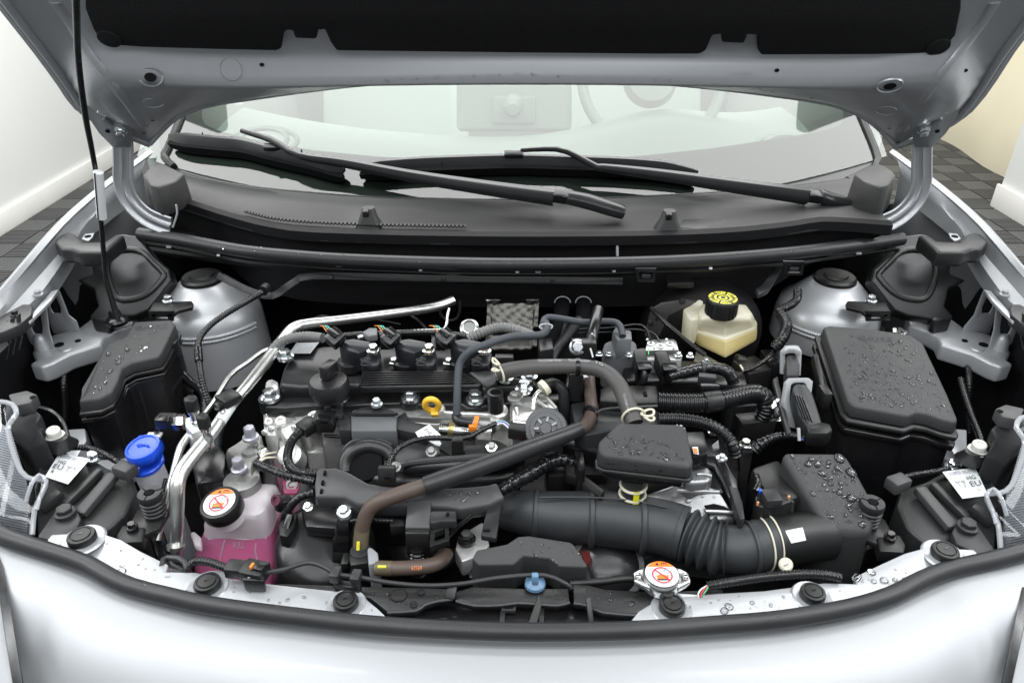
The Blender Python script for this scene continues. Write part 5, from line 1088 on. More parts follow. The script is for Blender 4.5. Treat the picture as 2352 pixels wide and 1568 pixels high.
# heat shield
hsd = thing('heat_shield', 'dimpled silver foil heat shield standing at the firewall centre', 'heat shield')
rows = []
for j in range(26):
    r_ = []
    for i in range(26):
        u, w_ = i/25, j/25; p = V(1120+118*u-6*w_, 690+112*w_, y=1.19-.05*w_)
        d_ = .0013*math.sin(u*31+2*math.sin(w_*9))*math.sin(w_*33+1.5*math.sin(u*7))+.006*math.sin(w_*16)*(w_ > .45)+(.012 if .08 < u < .92 else 0)
        r_.append(p+Vector((0, -d_, 0)))
    rows.append(r_)
mk('foil_panel', sheet(rows), FOIL, hsd, ang=70, solid=.001)
for x0, x1 in ((1116, 1150), (1208, 1240)): mk('mount_tab', plate([V(x, y, y=1.172) for x, y in [(x0, 688), (x1, 688), (x1-4, 698), (x0+2, 699)]], .003), STEEL, hsd, bevel=.001)
# breather hose
bh = thing('breather_hose', 'thick grey printed breather hose from valve cover to resonator box', 'hose')
BH = [(1140, 858, 1.085), (1170, 850, 1.09), (1220, 843, 1.095), (1290, 841, 1.10), (1350, 843, 1.10), (1392, 855, 1.098), (1420, 882, 1.092), (1438, 920, 1.085), (1452, 955, 1.08), (1458, 972, 1.075)]
bhm = mk('rubber_hose', tube(W('D', BH), [38, 37, 36, 35, 35, 36, 38, 40, 41, 41], 18), HOSE, bh)
for x0, y0, x1, y1 in ((1236, 828, 1290, 827), (1305, 827, 1355, 829), (1366, 830, 1385, 836)):
    lettering(bhm, 'TG>CSM,NBR<VK24A' if x1-x0 > 30 else 'TG', [(x0, y0-1), (x1, y1-1), (x1, y1+5), (x0, y0+5)], LGREY, bh)
lettering(bhm, 'TG>CSM,NBR<VK24A', [(1436, 905), (1449, 948), (1443, 950), (1430, 907)], LGREY, bh)
def wireclamp(par, pc, r, axis, loops):
    ax = Vector(axis).normalized(); a = ax.orthogonal().normalized(); b = ax.cross(a)
    mk('wire_clamp', sweep([pc+(a*math.cos(t)+b*math.sin(t))*r for t in [6.2832*i/28 for i in range(29)]], [.0018]*29, 8, cap=False), CREAM, par)
    for L in loops: ps, _ = smooth_path(W('D', L), .003); mk('clamp_ear', sweep(ps, [.0018]*len(ps), 8), CREAM, par)
wireclamp(bh, V(1147, 856, z=1.086), .0158, (1, .5, .12), [[(1148, 838, 1.11), (1140, 828, 1.112), (1132, 822, 1.112), (1133, 832, 1.112), (1145, 838, 1.11)], [(1146, 852, 1.105), (1136, 846, 1.106), (1130, 849, 1.106), (1138, 852, 1.106), (1147, 850, 1.105)]])
wireclamp(bh, V(1455, 957, z=1.08), .0165, (.15, -1, -.15), [[(1472, 948, 1.088), (1490, 940, 1.088), (1501, 942, 1.088), (1500, 952, 1.088), (1485, 956, 1.088), (1472, 950, 1.088)], [(1478, 955, 1.086), (1498, 956, 1.086), (1503, 962, 1.086), (1494, 966, 1.086), (1480, 957, 1.086)]])
mk('hose_clip', tube(W('D', [(1322, 842, 1.10), (1332, 842, 1.10)]), 40, 18), BLKG, bh)
# brown sleeved coolant hose
ch = thing('main_coolant_hose', 'long coolant hose with brown sleeves and a matte black middle section', 'hose')
mk('upper_pipe', tube(W('D', [(1374, 712, 1.125), (1366, 745, 1.12), (1356, 790, 1.10), (1352, 830, 1.07)]), [26, 27, 27, 27], 14), BLKG, ch)
for x0, y0, x1, y1 in ((1360, 766, 1366, 772), (1356, 800, 1362, 820)): mk('paint_mark', tube(W('D', [(x0, y0, 1.128), (x1, y1, 1.115)]), 4, 6), LABEL, ch)
mk('brown_sleeve', tube(W('D', [(1352, 850, 1.062), (1354, 890, 1.055), (1358, 925, 1.045), (1358, 950, 1.042), (1345, 976, 1.042), (1318, 992, 1.044), (1298, 1000, 1.045)]), [27, 28, 29, 30, 31, 32, 32], 16), BROWN, ch)
mk('black_section', tube(W('D', [(1332, 984, 1.047), (1290, 1002, 1.047), (1200, 1035, 1.045), (1100, 1072, 1.04), (1020, 1100, 1.035), (975, 1115, 1.032)]), [35, 38, 42, 44, 44, 42], 18), HOSEB, ch) if 'HOSEB' in globals() else mk('black_section', tube(W('D', [(1332, 984, 1.047), (1290, 1002, 1.047), (1200, 1035, 1.045), (1100, 1072, 1.04), (1020, 1100, 1.035), (975, 1115, 1.032)]), [35, 38, 42, 44, 44, 42], 18), M('matte_black_hose', (.019, .020, .022), .38, bump=.08, bscale=500, var=.15), ch)
mk('brown_sleeve', tube(W('D', [(982, 1113, 1.030), (930, 1130, 1.025), (880, 1148, 1.02), (852, 1165, 1.01), (838, 1190, .995), (831, 1215, .98)]), [35, 36, 36, 35, 34, 34], 16), BROWN, ch)
mk('olive_end', tube(W('D', [(832, 1212, .981), (829, 1240, .965), (828, 1264, .95)]), 35, 16), OLIVE, ch)
mk('yellow_stripe', tube(W('D', [(823, 1244, .975), (822, 1262, .965)]), 8, 8), M('marker_yellow', (.75, .65, .04), .45), ch)
for o_ in (0, 6): mk('hose_clip', tube(W('D', [(1356+o_*.3, 943+o_, 1.0425), (1355, 947+o_, 1.042)]), 36, 16), BLKG, ch)
vl = thing('coolant_valve', 'black and grey plastic coolant valve at the lower front', 'valve')
mk('body', prism([V(x, y, z=.958) for x, y in [(800, 1272), (850, 1266), (856, 1290), (804, 1298)]], dz=.045), BLK, vl, bevel=.004)
mk('neck', lathe(V(828, 1268, z=.955), [(.0135, -.02), (.0135, .004)], 20), DGREY, vl)
mk('grey_flange', prism([V(x, y, z=.965) for x, y in [(843, 1258), (852, 1254), (866, 1268), (868, 1290), (848, 1296)]], dz=.065), MGREYL, vl, bevel=.004) if 'MGREYL' in globals() else mk('grey_flange', prism([V(x, y, z=.965) for x, y in [(843, 1258), (852, 1254), (868, 1268), (870, 1290), (846, 1296)]], dz=.065), M('pale_grey_plastic', (.26, .275, .29), .45), vl, bevel=.004)
mk('stub', bar(V(786, 1292, z=.94), V(806, 1292, z=.94), .022, .02), BLK, vl, bevel=.004)
lh = thing('lower_coolant_hose', 'short brown coolant hose with stamped digits at the lower front', 'hose')
lhm = mk('brown_sleeve', tube(W('D', [(866, 1304, .955), (900, 1305, .957), (950, 1303, .957), (990, 1298, .955), (1015, 1286, .95), (1026, 1272, .94)]), [33, 34, 34, 34, 33, 30], 16), BROWN, lh)
mk('olive_end', tube(W('D', [(864, 1304, .9552), (902, 1305, .9572)]), 34.6, 16), OLIVE, lh)
mk('yellow_stripe', tube(W('D', [(868, 1301, .9735), (887, 1301, .974)]), 7, 8), bpy.data.materials['marker_yellow'], lh)
lettering(lhm, '63369', [(945, 1299), (969, 1299), (969, 1308), (945, 1308)], M('stamp_orange', (.75, .25, .08), .5), lh)
# harness guide (grey moulded channel)
hg = thing('harness_guide', 'grey moulded plastic harness guide with branching arms ahead of the engine', 'harness guide')
gp = mk('main_channel', prism([V(x, y, z=z) for x, y, z in [(728, 1074, 1.015), (770, 1072, 1.018), (800, 1082, 1.018), (845, 1108, 1.016), (890, 1115, 1.016), (960, 1118, 1.016), (1000, 1120, 1.015), (1080, 1116, 1.012), (1120, 1112, 1.01), (1142, 1106, 1.01), (1160, 1142, 1.0), (1125, 1158, .998), (1060, 1168, .998), (1030, 1165, .998), (965, 1160, 1.0), (880, 1160, 1.0), (820, 1158, 1.0), (790, 1140, 1.004), (724, 1140, 1.006), (722, 1110, 1.01)]], dz=.022), GUN, hg, bevel=.004, seg=2)
for x, y in ((746, 1086), (741, 1108), (738, 1128)): mk('slot', box(V(x, y, z=1.0165-(y-1086)*.0002), .003, .007, .004), VOID, hg)
mk('down_arm', prism([V(x, y, z=z) for x, y, z in [(936, 1150, 1.005), (990, 1150, 1.005), (988, 1212, .99), (930, 1212, .99)]], dz=.014), GUN, hg, bevel=.002)
mk('down_arm_face', prism([V(x, y, z=.99) for x, y in [(929, 1214), (988, 1214), (986, 1225), (930, 1225)]], .945), BLK, hg, bevel=.003)
mk('slot', box(V(955, 1232, z=.975), .012, .003, .004), VOID, hg)
mk('cross_arm', prism([V(x, y, z=.998) for x, y in [(988, 1172), (1048, 1172), (1048, 1196), (1012, 1196), (1000, 1200), (988, 1200)]], dz=.014), DGREY, hg, bevel=.002)
mk('slot', box(V(1028, 1181, z=.999), .004, .006, .002), VOID, hg)
mk('lattice', ringplate([V(x, y, z=.985) for x, y in [(988, 1216), (1030, 1200), (1032, 1240), (988, 1255)]], [V(x, y, z=.985) for x, y in [(998, 1222), (1022, 1212), (1022, 1234), (998, 1242)]], .01), BLK, hg, bevel=.001)
mk('end_arm', prism([V(x, y, z=.99) for x, y in [(1120, 1160), (1152, 1156), (1140, 1235), (1104, 1228)]], dz=.01), DGREY, hg, bevel=.002)
mk('slot', box(V(1118, 1218, z=.9905), .009, .004, .002), VOID, hg)
mk('spring_conduit', tube(W('D', [(958, 1256, .958), (960, 1290, .93), (964, 1310, .91)]), 40, 14, (.0065, .16)), CORR, hg)
bolt(790, 1174, .985, 32, ZINC, hg, (0, -.4, .9)); bolt(708, 1163, .98, 23, ZINC, hg, (0, -.4, .9))
mk('bolt_ear', prism([V(x, y, z=.982) for x, y in [(772, 1150), (800, 1150), (812, 1172), (802, 1192), (782, 1194), (770, 1180)]], dz=.008), GUN, hg, bevel=.002)
mk('socket', box(V(889, 1090, z=1.028), .024, .012, .026, rx=-.3), BLK, hg, bevel=.002)
mk('socket_slot', box(V(889, 1096, z=1.034), .007, .003, .004), VOID, hg)
drops(gp, [(1020, 1125), (1100, 1122), (1090, 1150), (1010, 1150)], 18, 4, 14, WATER, hg)
# intake manifold and runners
im = thing('intake_manifold', 'black moulded intake manifold with curved runner behind the harness guide', 'intake manifold')
IMM = M('satin_black_moulding', (.012, .012, .013), .33, bump=.05, bscale=500, var=.15, dust=.25)
mk('runner', tube(W('D', [(792, 1085, .985), (793, 1060, .995), (806, 1038, 1.005), (834, 1026, 1.008), (862, 1026, 1.008), (890, 1036, 1.005), (900, 1050, 1.0)]), [30, 34, 36, 37, 36, 34, 30], 16), IMM, im)
mk('runner_shell', tube(W('D', [(784, 1070, .985), (788, 1040, .998), (806, 1016, 1.008), (838, 1010, 1.01), (875, 1012, 1.01), (900, 1022, 1.008)]), [8, 10, 10, 10, 10, 8], 8), GUN, im)
mk('plenum', prism([V(x, y, z=.985) for x, y in [(790, 1050), (900, 1030), (1010, 1020), (1045, 1045), (1180, 1050), (1200, 1090), (1000, 1110), (860, 1100)]], .85), IMM, im, bevel=.01, seg=3)
mk('port_ring', lathe(V(838, 1066, z=.992), [(.034, -.03), (.036, 0), (.030, .004), (.026, -.002), (.026, -.02)], 28, (0, -.6, .8)), BLK, im)
mk('port', lathe(V(838, 1064, z=.994), [(.026, -.01), (.026, .002)], 24, (0, -.6, .8)), VOID, im)
mk('runner', tube(W('D', [(930, 1080, .99), (960, 1072, .995), (1040, 1068, .998), (1120, 1066, .998), (1200, 1050, .998)]), [30, 40, 42, 40, 34], 16), IMM, im)
ps, _ = smooth_path(W('D', [(918, 1080, 1.0), (925, 1066, 1.008), (960, 1060, 1.01), (1060, 1052, 1.012), (1130, 1044, 1.012), (1230, 1020, 1.012)]), .01); mk('runner_bead', sweep(ps, [.005]*len(ps), 8), GUN, im)
mk('cover_plate', prism([V(x, y, z=1.005) for x, y in [(900, 1040), (950, 1015), (985, 1010), (1008, 1022), (1012, 1040), (985, 1060), (915, 1068)]], dz=.012), GUN, im, bevel=.003)
for x, y in ((991, 1037), (908, 1072)): bolt(x, y, 1.012, 26, ALUG, im, (0, -.5, .85))
mk('bridge', prism([V(x, y, z=1.012) for x, y in [(1060, 1022), (1120, 1018), (1124, 1042), (1070, 1048)]], dz=.02), DGREY, im, bevel=.003)
mk('clip_tower', prism([V(x, y, z=1.038) for x, y in [(1036, 1000), (1064, 1000), (1064, 1012), (1036, 1013)]], .985), BLK, im, bevel=.003)
mk('sensor_ear', prism([V(x, y, z=1.022) for x, y in [(1116, 1018), (1130, 1006), (1146, 1010), (1192, 1035), (1160, 1050), (1130, 1050)]], dz=.02), BLK, im, bevel=.004)
bolt(1129, 1026, 1.028, 26, STEEL, im, (0, -.5, .85))
mk('red_dot', lathe(V(1186, 1025, z=1.022), [(.005, -.002), (.004, .002)], 12), RED, im)
# steel and silver bits behind the runner
mk('fuel_rail', tube(W('D', [(1012, 985, 1.0), (1070, 990, 1.0), (1130, 992, 1.0)]), 34, 14), STEEL, eng)
mk('rail_band', tube(W('D', [(1034, 986, 1.0005), (1046, 988, 1.0005)]), 36, 14), M('brass_band', (.55, .45, .2), .3, .8), eng)
alu('injector_mount', [(1090, 985), (1118, 978), (1130, 990), (1128, 1010), (1095, 1008)], 1.005, .95, ALUG)
alu('side_casting', [(1150, 975), (1200, 985), (1190, 1030), (1130, 1035), (1120, 1000)], 1.0, .9, ALUG, .006)
# throttle body
th = thing('throttle_body', 'bright cast aluminium throttle body with round black motor cap', 'throttle body')
mk('casting', prism([V(x, y, z=1.052) for x, y in [(1172, 920), (1182, 910), (1205, 908), (1240, 905), (1270, 920), (1282, 930), (1285, 952), (1250, 965), (1215, 972), (1174, 968)]], .95), ALUB, th, bevel=.006, seg=3) if 'ALUB' in globals() else mk('casting', prism([V(x, y, z=1.052) for x, y in [(1172, 920), (1182, 910), (1205, 908), (1240, 905), (1270, 920), (1282, 930), (1285, 952), (1250, 965), (1215, 972), (1174, 968)]], .95), M('machined_aluminium', (.72, .715, .70), .3, .85, bump=.2, bscale=150, var=.08), th, bevel=.006, seg=3)
AB = bpy.data.materials['machined_aluminium']
mk('housing', lathe(V(1205, 945, z=1.02), [(.022, -.03), (.024, -.028), (.024, .010), (.021, .013), (.017, .015)], 30, (0, -.75, .66)), AB, th)
for x, y, z in ((1182, 914, 1.062), (1245, 915, 1.062)): mk('bolt', hexbolt(V(x, y, z=z), .0075), ALUG, th, ang=30)
for pts, w_ in (([(1245, 905, 1.066), (1262, 920, 1.062), (1278, 938, 1.056)], 9), ([(1232, 918, 1.066), (1255, 935, 1.06), (1272, 950, 1.054)], 8), ([(1186, 935, 1.06), (1190, 955, 1.05), (1192, 972, 1.04)], 9)): mk('cast_rib', tube(W('D', pts), w_, 8), AB, th)
mk('steel_elbow', tube(W('D', [(1225, 940, 1.065), (1226, 918, 1.075), (1234, 902, 1.08), (1250, 892, 1.08)]), 11, 12), STEEL, th)
mk('hose_clamp', lathe(V(1250, 890, z=1.08), [(.011, -.004), (.0125, -.004), (.0125, .004), (.011, .004)], 18, (.8, .5, .4)), CREAM, th)
mc = V(1254, 984, z=1.052); axm = Vector((-.1, -.72, .70)).normalized()
mk('mount_plate', prism([V(x, y, z=1.05) for x, y in [(1226, 950), (1240, 944), (1258, 952), (1284, 950), (1298, 962), (1300, 985), (1284, 1005), (1232, 1010), (1222, 980)]], dz=.012), BLK, th, bevel=.003)
for x, y in ((1240, 950), (1288, 961)): bolt(x, y, 1.056, 15, STEEL, th, (0, -.5, .85))
mt = mk('motor_cap', lathe(mc, [(.031, -.03), (.032, -.004), (.030, .002), (.024, .003), (.023, .005), (.017, .005), (.016, .003), (.009, .003), (.008, .006), (.002, .006)], 36, axm), GLB, th) if 'GLB' in globals() else mk('motor_cap', lathe(mc, [(.031, -.03), (.032, -.004), (.030, .002), (.024, .003), (.023, .005), (.017, .005), (.016, .003), (.009, .003), (.008, .006), (.002, .006)], 36, axm), M('charcoal_plastic', (.06, .062, .066), .4, var=.1), th)
lettering(mt, 'TOYOTA', [(1280, 972), (1252, 967), (1253, 962), (1281, 967)], LGREY, th, off=.0008)
for k in range(7):
    an = 6.2832*k/7; e1 = axm.orthogonal().normalized(); e2 = axm.cross(e1); d = e1*math.cos(an)+e2*math.sin(an); mk('cap_rib', bar(mc+d*.010+axm*.005, mc+d*.017+axm*.006, .003, .002, axm), LGREY, th)
mk('throttle_plug', bar(V(1170, 985, z=1.04), V(1215, 992, z=1.04), .024, .02), BLK, th, bevel=.003)
for k, m_ in enumerate((CYANW, PINKP, BLUE, LABEL)): mk('wire', tube(W('D', [(1142, 972+k, 1.046), (1156, 966+2*k, 1.05), (1172, 978+3*k, 1.046)]), 3.2, 6), m_, th)
# engine mount
mnt = thing('engine_mount', 'grey cast engine mount with two large coated bolts on the left', 'engine mount')
mk('arm', prism([V(x, y, z=z) for x, y, z in [(548, 1010, 1.0), (560, 998, 1.005), (592, 990, 1.008), (602, 1000, 1.006), (596, 1040, .998), (584, 1062, .995), (580, 1095, .985), (545, 1096, .985), (528, 1080, .988), (534, 1050, .995), (516, 1048, .99), (518, 1030, .995)]], dz=.03), ALUG, mnt, bevel=.005, seg=3)
mk('bushing', lathe(V(554, 1098, z=.985), [(.026, -.06), (.026, -.002), (.023, 0)], 28), ALUG, mnt)
mk('emboss', lathe(V(573, 1037, z=1.001), [(.012, -.001), (.0105, .003), (.004, .0045)], 20), ALUG, mnt)
for x, y, z in ((576, 1003, 1.016), (549, 1076, 1.0)): mk('bolt', hexbolt(V(x, y, z=z), mpx(27, V(x, y, z=z))/2, (0, 0, 1), .016, 1.35), LILAC, mnt, ang=30)
mk('bolt', hexbolt(V(594, 1042, z=.992), .010, (.9, -.3, .2)), STEEL, mnt, ang=30)
mk('black_bracket', prism([V(x, y, z=.975) for x, y in [(432, 1040), (500, 1012), (520, 1040), (516, 1100), (450, 1110)]], .82), BLKG, mnt, bevel=.008)
for k in range(2): mk('ground_wire', tube(W('D', [(596, 1058+4*k, 1.003), (608, 1044+8*k, 1.006), (624, 1040+10*k, 1.004), (634, 1038+12*k, 1.0)]), 5, 6), CREAM, mnt)
# pink painted tab and lower pump drum
pt = thing('painted_tab', 'pink painted metal tab with hole below the cylinder head', 'tab')
P_ = [V(x, y, z=.96) for x, y in [(650, 1104), (690, 1104), (686, 1122), (680, 1132), (652, 1132)]]; mk('tab_plate', plate(P_, .004), PINKP, pt)
c = V(671, 1113, z=.962); mk('eyelet', lathe(c, [(.009, -.002), (.009, .002), (.006, .002), (.0055, -.001)], 18, (0, -.5, .8)), ALUG, pt)
fan = thing('fan_motor_housing', 'glossy black rounded housing between coolant tank and harness guide', 'housing')
c = V(748, 1262, z=.90); mk('drum', lathe(c, [(.072, -.09), (.072, -.0), (.070, .016), (.060, .026), (.03, .030)], 40, (.25, -.25, .9)), IMM, fan, ang=60)
mk('top_plate', prism([V(x, y, z=.955) for x, y in [(690, 1165), (760, 1160), (812, 1190), (800, 1215), (700, 1208)]], dz=.02), IMM, fan, bevel=.006)
plg = thing('side_plug', 'black rectangular wiring plug standing right of the coolant tank', 'plug')
mk('plug_body', prism([V(x, y, z=.955) for x, y in [(640, 1200), (664, 1172), (684, 1176), (676, 1210), (660, 1232), (640, 1228)]], dz=.05), BLK, plg, bevel=.004)
mk('plug_rail', bar(V(668, 1180, z=.965), V(652, 1232, z=.945), .010, .008), BLKG, plg, bevel=.002)
mk('plug_seat', prism([V(x, y, z=.93) for x, y in [(634, 1246), (672, 1240), (668, 1262), (640, 1262)]], dz=.02), BLK, plg, bevel=.003)
mk('plug_arm', prism([V(x, y, z=.975) for x, y in [(628, 1142), (640, 1132), (668, 1134), (668, 1150), (640, 1156), (626, 1152)]], dz=.02), BLK, plg, bevel=.004)
c = V(634, 1148, z=.978); mk('eyelet', lathe(c, [(.008, -.003), (.008, .002), (.005, .002), (.0045, -.001)], 16, (-.3, -.6, .5)), M('plum_plastic', (.10, .03, .05), .4), plg)
pl2 = thing('front_plug', 'tall black connector column left of the brown coolant hose', 'plug')
for k, (y, w_) in enumerate(((1200, 30), (1218, 34), (1238, 40), (1260, 38))):
    c = V(790-k*2, y+8, z=.965-.014*k); s_ = mpx(w_, c); mk('segment', box(c, s_, .018, .022, rx=-.4), BLK if k % 2 else BLKG, pl2, bevel=.003)
mk('lead', tube(W('D', [(806, 1196, .98), (830, 1193, .982), (870, 1194, .985), (905, 1196, .985)]), 12, 10, (.005, .16)), CORR, pl2)
mk('end_block', prism([V(x, y, z=.985) for x, y in [(895, 1190), (930, 1190), (930, 1206), (895, 1208)]], dz=.018), BLK, pl2, bevel=.002)
# dark underlayer: lower engine block, gearbox, bracket ends
low = thing('engine_block', 'dark lower engine block and gearbox casing deep in the bay', 'engine block')
mk('block', prism([V(x, y, z=.82) for x, y in [(600, 1010), (1340, 1010), (1340, 1130), (1150, 1200), (700, 1190), (600, 1120)]], .62), M('dark_cast_metal', (.05, .05, .05), .5, .5, bump=.3, bscale=120, var=.2), low, bevel=.02)
mk('pulley_cover', lathe(V(980, 1215, z=.84), [(.07, -.05), (.07, 0), (.05, .01), (.01, .012)], 32, (0, -.5, .85)), IMM, low)
mk('lower_bracket', prism([V(x, y, z=.93) for x, y in [(1052, 1230), (1110, 1195), (1125, 1250), (1105, 1275), (1060, 1290), (1045, 1260)]], dz=.03), ALU, low, bevel=.004)
mk('bolt', hexbolt(V(1072, 1238, z=.935), .009), BLKG, low, ang=30)
mk('diagonal_rod', tube(W('D', [(985, 1280, .93), (1040, 1220, .96), (1085, 1180, .985)]), 11, 8), BLK, low)

for pts, w_, z in (([(648, 948), (652, 975), (664, 1005)], 13, 1.012), ([(612, 952), (640, 950), (670, 946), (735, 944)], 11, 1.010), ([(684, 952), (688, 985), (676, 1020), (672, 1044)], 12, 1.008), ([(700, 975), (730, 972)], 9, 1.012), ([(660, 1055), (664, 1090), (668, 1110)], 16, .985), ([(612, 975), (632, 985), (640, 1005)], 10, 1.006), ([(744, 936), (800, 934), (850, 936)], 8, 1.015), ([(1000, 945), (1050, 950), (1110, 952), (1160, 955)], 12, 1.018)):
    mk('casting_ridge', tube([V(x, y, z=z-.0004*max(0, y-950)) for x, y in pts], w_, 10), ALU, eng)
for x, y, z, r_ in ((645, 968, 1.012, .010), (722, 958, 1.014, .012), (618, 970, 1.008, .008), (1148, 944, 1.03, .013), (1010, 940, 1.022, .009), (1140, 960, 1.02, .010)):
    c = V(x, y, z=z); mk('casting_boss', lathe(c, [(r_, -.02), (r_, .002), (r_*.8, .004), (r_*.4, .004), (r_*.38, .0)], 20, (0, -.35, .9)), ALU, eng)
# ================================================================ right half of the bay
# brake fluid reservoir
BMILK = glassy('ivory_tank_shell', (.98, .96, .82), .12, .30, .5, .45)
BWET = glassy('ivory_tank_wetted_shell', (1.0, .94, .66), .32, .28, .5, .4)
BFL = M('yellow_brake_fluid', (1.0, .82, .24), .35, sss=.3)
br = thing('brake_fluid_reservoir', 'translucent ivory brake fluid tank with black and yellow cap', 'reservoir')
def ringz(pts, z): return [V(x, y, z=z) for x, y in pts]
rA = [(1610, 735), (1666, 739), (1722, 735), (1729, 722), (1713, 700), (1660, 694), (1612, 699), (1604, 720)]
rings = [ringz([(1624, 728), (1666, 731), (1708, 728), (1714, 718), (1702, 702), (1660, 698), (1622, 702), (1616, 716)], 1.096), ringz(rA, 1.090), ringz([(1606, 746), (1666, 753), (1727, 742), (1732, 728), (1714, 702), (1660, 697), (1611, 702), (1600, 725)], 1.074),
         ringz([(1604, 757), (1666, 773), (1731, 750), (1734, 735), (1715, 705), (1660, 700), (1610, 705), (1598, 730)], 1.057), ringz([(1597, 764), (1666, 784), (1737, 757), (1739, 740), (1718, 707), (1660, 702), (1606, 707), (1589, 735)], 1.052),
         ringz([(1599, 789), (1666, 820), (1737, 780), (1739, 765), (1718, 735), (1660, 730), (1606, 735), (1591, 765)], 1.022), ringz([(1606, 794), (1666, 822), (1730, 786), (1732, 770), (1714, 740), (1660, 735), (1610, 740), (1598, 770)], 1.018)]
bt = mk('tank_upper', loft(rings[:5]), BMILK, br, bevel=.003, seg=3, ang=60, bang=15)
mk('tank_lower', loft([[p-Vector((0, 0, .0002)) for p in rings[4]]]+rings[5:]), BWET, br, bevel=.003, seg=3, ang=60, bang=15)
mk('wing', prism([V(x, y, z=1.084) for x, y in [(1569, 708), (1585, 700), (1604, 686), (1616, 690), (1612, 712), (1606, 732), (1590, 735), (1580, 728)]], 1.03, flare=-.12), BMILK, br, bevel=.004, seg=3)
def shrink(r, k=.93):
    c = sum(r, Vector())/len(r); return [c+(p-c)*k for p in r]
mk('brake_fluid', loft([shrink(ringz([(1604, 761), (1666, 779), (1731, 754), (1734, 738), (1715, 709), (1660, 704), (1610, 709), (1598, 733)], 1.052), .92), shrink(rings[5], .93), shrink(rings[6], .9)]), BFL, br)
c = V(1658, 700, z=1.112); r = mpx(71, c)/2
cp = mk('cap', lathe(c, [(r*.9, -.02), (r, -.018), (r, .008), (r*.97, .012), (r*.92, .0135), (r*.3, .0135)], 40), BLK, br, ang=50)
for k in range(20):
    an = 6.2832*k/20; d = Vector((math.cos(an), math.sin(an), 0)); mk('grip_rib', bar(c+d*r*1.0+Vector((0, 0, -.015)), c+d*r*1.0+Vector((0, 0, .008)), .0028, .002, d), BLK, cp)
segs = []
for k in range(6):
    a0 = math.radians(60*k+4); ring_ = [[c+Vector((math.cos(a0+math.radians(52)*i/6)*r*s_, math.sin(a0+math.radians(52)*i/6)*r*s_, .0142)) for i in range(7)] for s_ in (.9, .42)]; segs.append(sheet(ring_))
mk('yellow_print', join(*segs), YPRINT, cp)
mk('center_print', lathe(c+Vector((0, 0, .0136)), [(r*.3, 0), (r*.3, .0006)], 8), YPRINT, cp)
mk('center_ring', lathe(c+Vector((0, 0, .0144)), [(r*.16, 0), (r*.16, .0004)], 16), INK, cp)
for k in range(42):
    a0 = 6.2832*k/42+.05; d = Vector((math.cos(a0), math.sin(a0), 0)); mk('print_mark', bar(c+d*r*random.uniform(.5, .62)+Vector((0, 0, .0145)), c+d*r*random.uniform(.7, .85)+Vector((0, 0, .0145)), .0012, .0003), INK, cp)
mk('tank_plug', tube(W('D', [(1690, 825, 1.02), (1708, 830, 1.015)]), 26, 12), BLK, br)
# booster and bracket behind
bo = thing('brake_booster', 'dark grey brake booster and mounting bracket behind the brake fluid tank', 'brake booster')
mk('booster', lathe(V(1600, 760, y=1.30), [(.12, 0), (.125, -.02), (.11, -.05), (.07, -.075), (.03, -.08)], 40, (0, 1, 0)), BAY, bo, ang=60)
mk('bracket', ringplate([V(x, y, y=1.19) for x, y in [(1482, 772), (1496, 712), (1520, 698), (1575, 690), (1600, 694), (1560, 712), (1535, 725), (1515, 770), (1500, 782)]], [V(x, y, y=1.19) for x, y in [(1504, 735), (1508, 728), (1512, 735), (1508, 742)]], .006), M('dark_grey_steel', (.10, .10, .098), .45, .5), bo, bevel=.002)
for x, y in ((1495, 742), (1568, 692)): mk('rivet', lathe(V(x, y, y=1.186), [(.006, .002), (.005, -.003), (.001, -.004)], 14, (0, 1, 0)), DGREY, bo)
mk('black_rod', tube(W('D', [(1496, 708, 1.085), (1530, 742, 1.075), (1580, 785, 1.06), (1620, 815, 1.05)]), 11, 10), BLKG, bo)
bolt(1661-40, 830, 1.045, 18, ZINC, bo)
mk('base_plate', prism([V(x, y, z=1.015) for x, y in [(1600, 800), (1650, 830), (1670, 850), (1640, 862), (1590, 840)]], dz=.02), ALUG, bo, bevel=.003)
# valve actuator block
ab = thing('brake_actuator', 'grey plastic and polished metal actuator block with two black plugs', 'actuator')
mk('grey_cover', prism([V(x, y, z=z) for x, y, z in [(1384, 800, 1.065), (1388, 786, 1.07), (1400, 780, 1.072), (1455, 780, 1.072), (1463, 788, 1.07), (1464, 806, 1.062), (1452, 818, 1.058), (1388, 816, 1.058)]], .99), MGREY, ab, bevel=.005, seg=3)
mk('cover_neck', prism([V(x, y, z=1.09) for x, y in [(1406, 762), (1416, 746), (1424, 744), (1432, 756), (1450, 758), (1452, 778), (1418, 780)]], 1.05), MGREY, ab, bevel=.003)
mp = mk('metal_plate', prism([V(x, y, z=1.075) for x, y in [(1484, 790), (1490, 778), (1548, 777), (1555, 784), (1560, 803), (1482, 804)]], dz=.02), M('polished_plate', (.55, .55, .53), .3, .9, var=.1), ab, bevel=.003)
for x, y, w_ in ((1495, 789, 17), (1517, 794, 20), (1539, 789, 17)):
    c = V(x, y, z=1.0765); r = mpx(w_, c)/2; mk('port', lathe(c, [(r, -.001), (r, .0012), (r*.6, .0012), (r*.55, -.001)], 20), LABEL, ab); mk('port_core', lathe(c, [(r*.5, -.001), (r*.5, .001), (r*.2, .004)], 14), STEEL, ab)
for x, y in ((1487, 779), (1531, 779), (1548, 797), (1502, 797)): mk('pin_dot', lathe(V(x, y, z=1.077), [(.0025, -.001), (.002, .001)], 10), LABEL, ab)
mk('metal_step', prism([V(x, y, z=1.06) for x, y in [(1464, 808), (1482, 803), (1560, 803), (1568, 814), (1564, 826), (1470, 826)]], dz=.04), ALU, ab, bevel=.003)
